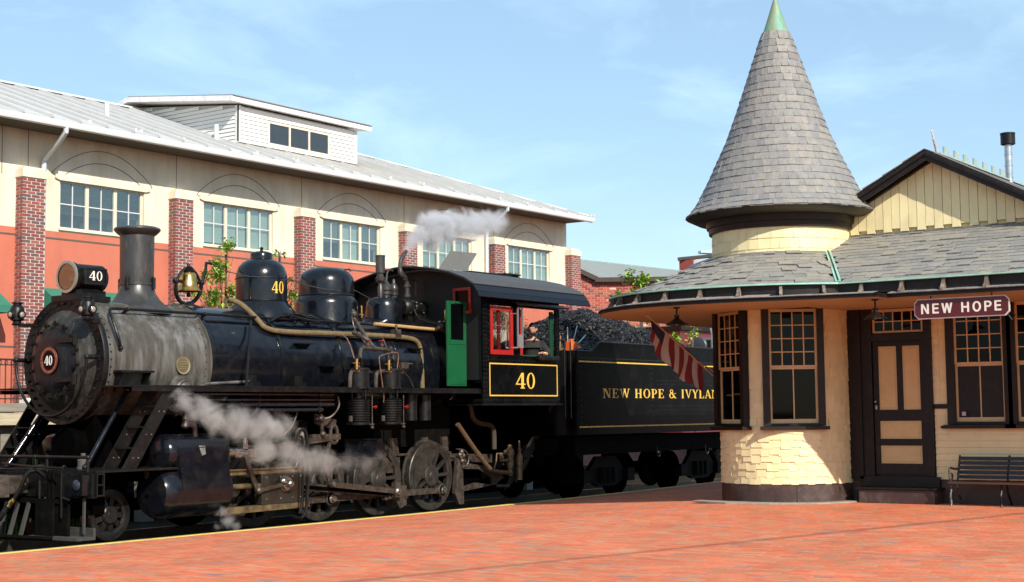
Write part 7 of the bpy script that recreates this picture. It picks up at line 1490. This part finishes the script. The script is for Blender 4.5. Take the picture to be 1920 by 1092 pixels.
# head: shaped ellipsoid with jaw, brow, nose
hm = MB(); hm.sph((0, 0, 0), 1, 24, 18)
F_ = Vector((-.93, -.36, 0)).normalized(); S_ = Vector((-F_.y, F_.x, 0)); hv = []
for x, y, z in hm.v:
    a = Vector((x, y, z)); fx, sx = a.x, a.y; k = 1.0
    lx = fx * .098; ly = sx * .075; lz = z * .118
    if z < -.2: ly *= 1 - .35 * (-z - .2); lx = lx * (1 - .12 * (-z - .2)) + (.012 if fx > 0 else -.0) * (-z)
    if fx < -.2 and z > -.3: lx *= 1.08
    g = math.exp(-((sx / .16) ** 2 + ((z + .08) / .17) ** 2)) if fx > .3 else 0; lx += .026 * g                     # nose
    g = math.exp(-(((z - .12) / .10) ** 2 + ((abs(sx) - .38) / .2) ** 2)) if fx > .3 else 0; lx -= .010 * g          # eye sockets
    g = math.exp(-(((z + .42) / .06) ** 2 + (sx / .3) ** 2)) if fx > .3 else 0; lx += .006 * g                      # lips
    hv.append(Vector((HX, HY, HZ)) + F_ * lx + S_ * ly + Vector((0, 0, lz)))
hm.v = [tuple(v) for v in hv]; head = ob('head', hm, SKIN, pe, smooth=180)
def hp(f, s, z): return Vector((HX, HY, HZ)) + F_ * f + S_ * s + Vector((0, 0, z))
for s in (-1, 1):
    m = MB(); c = hp(-.005, s * .077, -.005); m.sph(c, .028, 10, 7, (.7, .35, 1.1)); ob('ear', m, SKIN, head); m = MB(); m.sph(hp(.086, s * .030, .014), .011, 8, 6); ob('eye', m, mat('eye', (.5, .48, .45), .2), head)
    m = MB(); m.tube([hp(.105 + .012 * cos(a) * 0, s * .034 + .024 * cos(a), .012 + .017 * sin(a)) for a in [2 * pi * i / 12 for i in range(12)]], .0022, 4, closed=True); m.tube([hp(.105, s * .058, .016), hp(.0, s * .08, .012)], .002, 4)
    if s > 0: m.tube([hp(.105, -.01, .014), hp(.105, .01, .014)], .002, 4)
    ob('glasses', m, BLK, head)
m = MB(); m.sph((0, 0, 0), 1, 24, 14); keep = []
for i, (x, y, z) in enumerate(m.v):
    bx_, by_, bz_ = x * .104, y * .080, z * .124
    if x < -.2: bx_ *= 1.07
    low = .30 if x > .55 else (.05 if x > .0 else -.35); bz_ = max(bz_, low * .118); bx_ *= .94 if x > .5 else 1; m.v[i] = tuple(hp(bx_, by_, bz_ + .004))
ob('hair', m, HAIR, head); m = MB(); m.sph((0, 0, 0), 1, 16, 10)
for i, (x, y, z) in enumerate(m.v): m.v[i] = tuple(hp(.040 + x * .050, y * .058, -.078 + z * .038))
ob('beard', m, mat('dark_beard', (.03, .016, .01), .8), head)
# hand resting on the arm rest
fn = [((22.770, 15.765, 2.714), .026), ((22.710, 15.755, 2.715), (.034, .018))]; fe = [(0, 1)]
hand = skinmesh('hand', [((22.780, 15.767, 2.714), .027), ((22.730, 15.757, 2.716), .031), ((22.695, 15.75, 2.714), .028)], [(0, 1), (1, 2)], SKIN, pe, 1)
for k, (dy, ln) in enumerate(((-.028, .062), (-.009, .074), (.010, .07), (.028, .055))):
    b0 = Vector((22.70, 15.75 + dy, 2.716)); skinmesh('finger', [(tuple(b0), .0095), (tuple(b0 + Vector((-ln * .5, dy * .2, .006))), .009), (tuple(b0 + Vector((-ln * .85, dy * .25, -.008))), .008), (tuple(b0 + Vector((-ln, dy * .25, -.022))), .007)], [(0, 1), (1, 2), (2, 3)], SKIN, hand, 1) if False else skinmesh('finger', [(tuple(b0), .0095), (tuple(b0 + Vector((-ln * .5, dy * .2, .006))), .009), (tuple(b0 + Vector((-ln * .85, dy * .25, -.008))), .008), (tuple(b0 + Vector((-ln, dy * .25, -.022))), .007)], [(0, 1), (1, 2), (2, 3)], SKIN, pe, 1)
skinmesh('thumb', [((22.750, 15.735, 2.714), .012), ((22.720, 15.715, 2.710), .0105), ((22.690, 15.705, 2.702), .009)], [(0, 1), (1, 2)], SKIN, pe, 1)
m = MB(); m.tube([(22.795, 15.767 + .033 * cos(a), 2.714 + .033 * sin(a)) for a in [2 * pi * i / 14 for i in range(14)]], .005, 5, closed=True); ob('wrist_band', m, BRASS, pe)

# ================================================================= steam
def plume(name, label, blobs, dens, scale, amp, col, vox=.07, fade=None):
    mb = MB()
    for c, r in blobs: mb.sph(c, r * 1.0, 14, 9)
    me = bpy.data.meshes.new(name); me.from_pydata(mb.v, [], mb.f); o = bpy.data.objects.new(name, me); COL.objects.link(o)
    md = o.modifiers.new('remesh', 'REMESH'); md.mode = 'VOXEL'; md.voxel_size = vox
    dg = bpy.context.evaluated_depsgraph_get(); dg.update(); me2 = bpy.data.meshes.new_from_object(o.evaluated_get(dg)); bpy.data.objects.remove(o)
    me2.materials.clear(); me2.materials.append(steammat(name, blobs, dens, scale, amp, col=col, fade=fade)); x = bpy.data.objects.new(name, me2); COL.objects.link(x); tag(x, label, 'steam'); return x
plume('steam_plume', 'white steam drifting from the exhaust pipe above the cab roof', [((20.62, 17.25, 4.58), .12), ((20.70, 17.25, 4.68), .18), ((20.80, 17.25, 4.76), .22), ((20.98, 17.25, 4.88), .30), ((21.25, 17.25, 5.02), .42), ((21.6, 17.3, 5.12), .46), ((22.0, 17.3, 5.14), .46), ((22.4, 17.3, 5.16), .44), ((22.8, 17.35, 5.24), .42), ((23.2, 17.35, 5.33), .40), ((23.65, 17.4, 5.42), .34), ((21.4, 17.3, 4.8), .28)], 13, 3.2, .95, (.99, .99, 1), .10, (21.6, 23.8, .30))
plume('steam_cloud', 'grey brown steam rolling low beside the cylinder and driving wheels', [((13.9, 15.62, 1.80), .26), ((14.15, 15.6, 1.66), .34), ((14.5, 15.6, 1.58), .34), ((14.9, 15.6, 1.50), .36), ((15.3, 15.6, 1.42), .36), ((15.7, 15.6, 1.40), .34), ((15.45, 15.62, 1.1), .34), ((15.9, 15.62, 1.02), .34), ((16.35, 15.65, .94), .34), ((16.8, 15.65, .90), .32), ((17.25, 15.65, .88), .30), ((17.7, 15.68, .84), .26), ((18.05, 15.7, .95), .18)], 5.5, 3.6, .95, (.90, .86, .82), .10, (15.6, 17.3, .25))
plume('steam_wisp', 'small wisp of steam at the drain cocks under the cylinder by the yellow platform edge', [((14.70, 15.72, .26), .13), ((14.8, 15.7, .12), .17), ((14.62, 15.72, .06), .12), ((14.97, 15.7, .06), .12)], 5, 5, .95, (.95, .92, .90), .05)
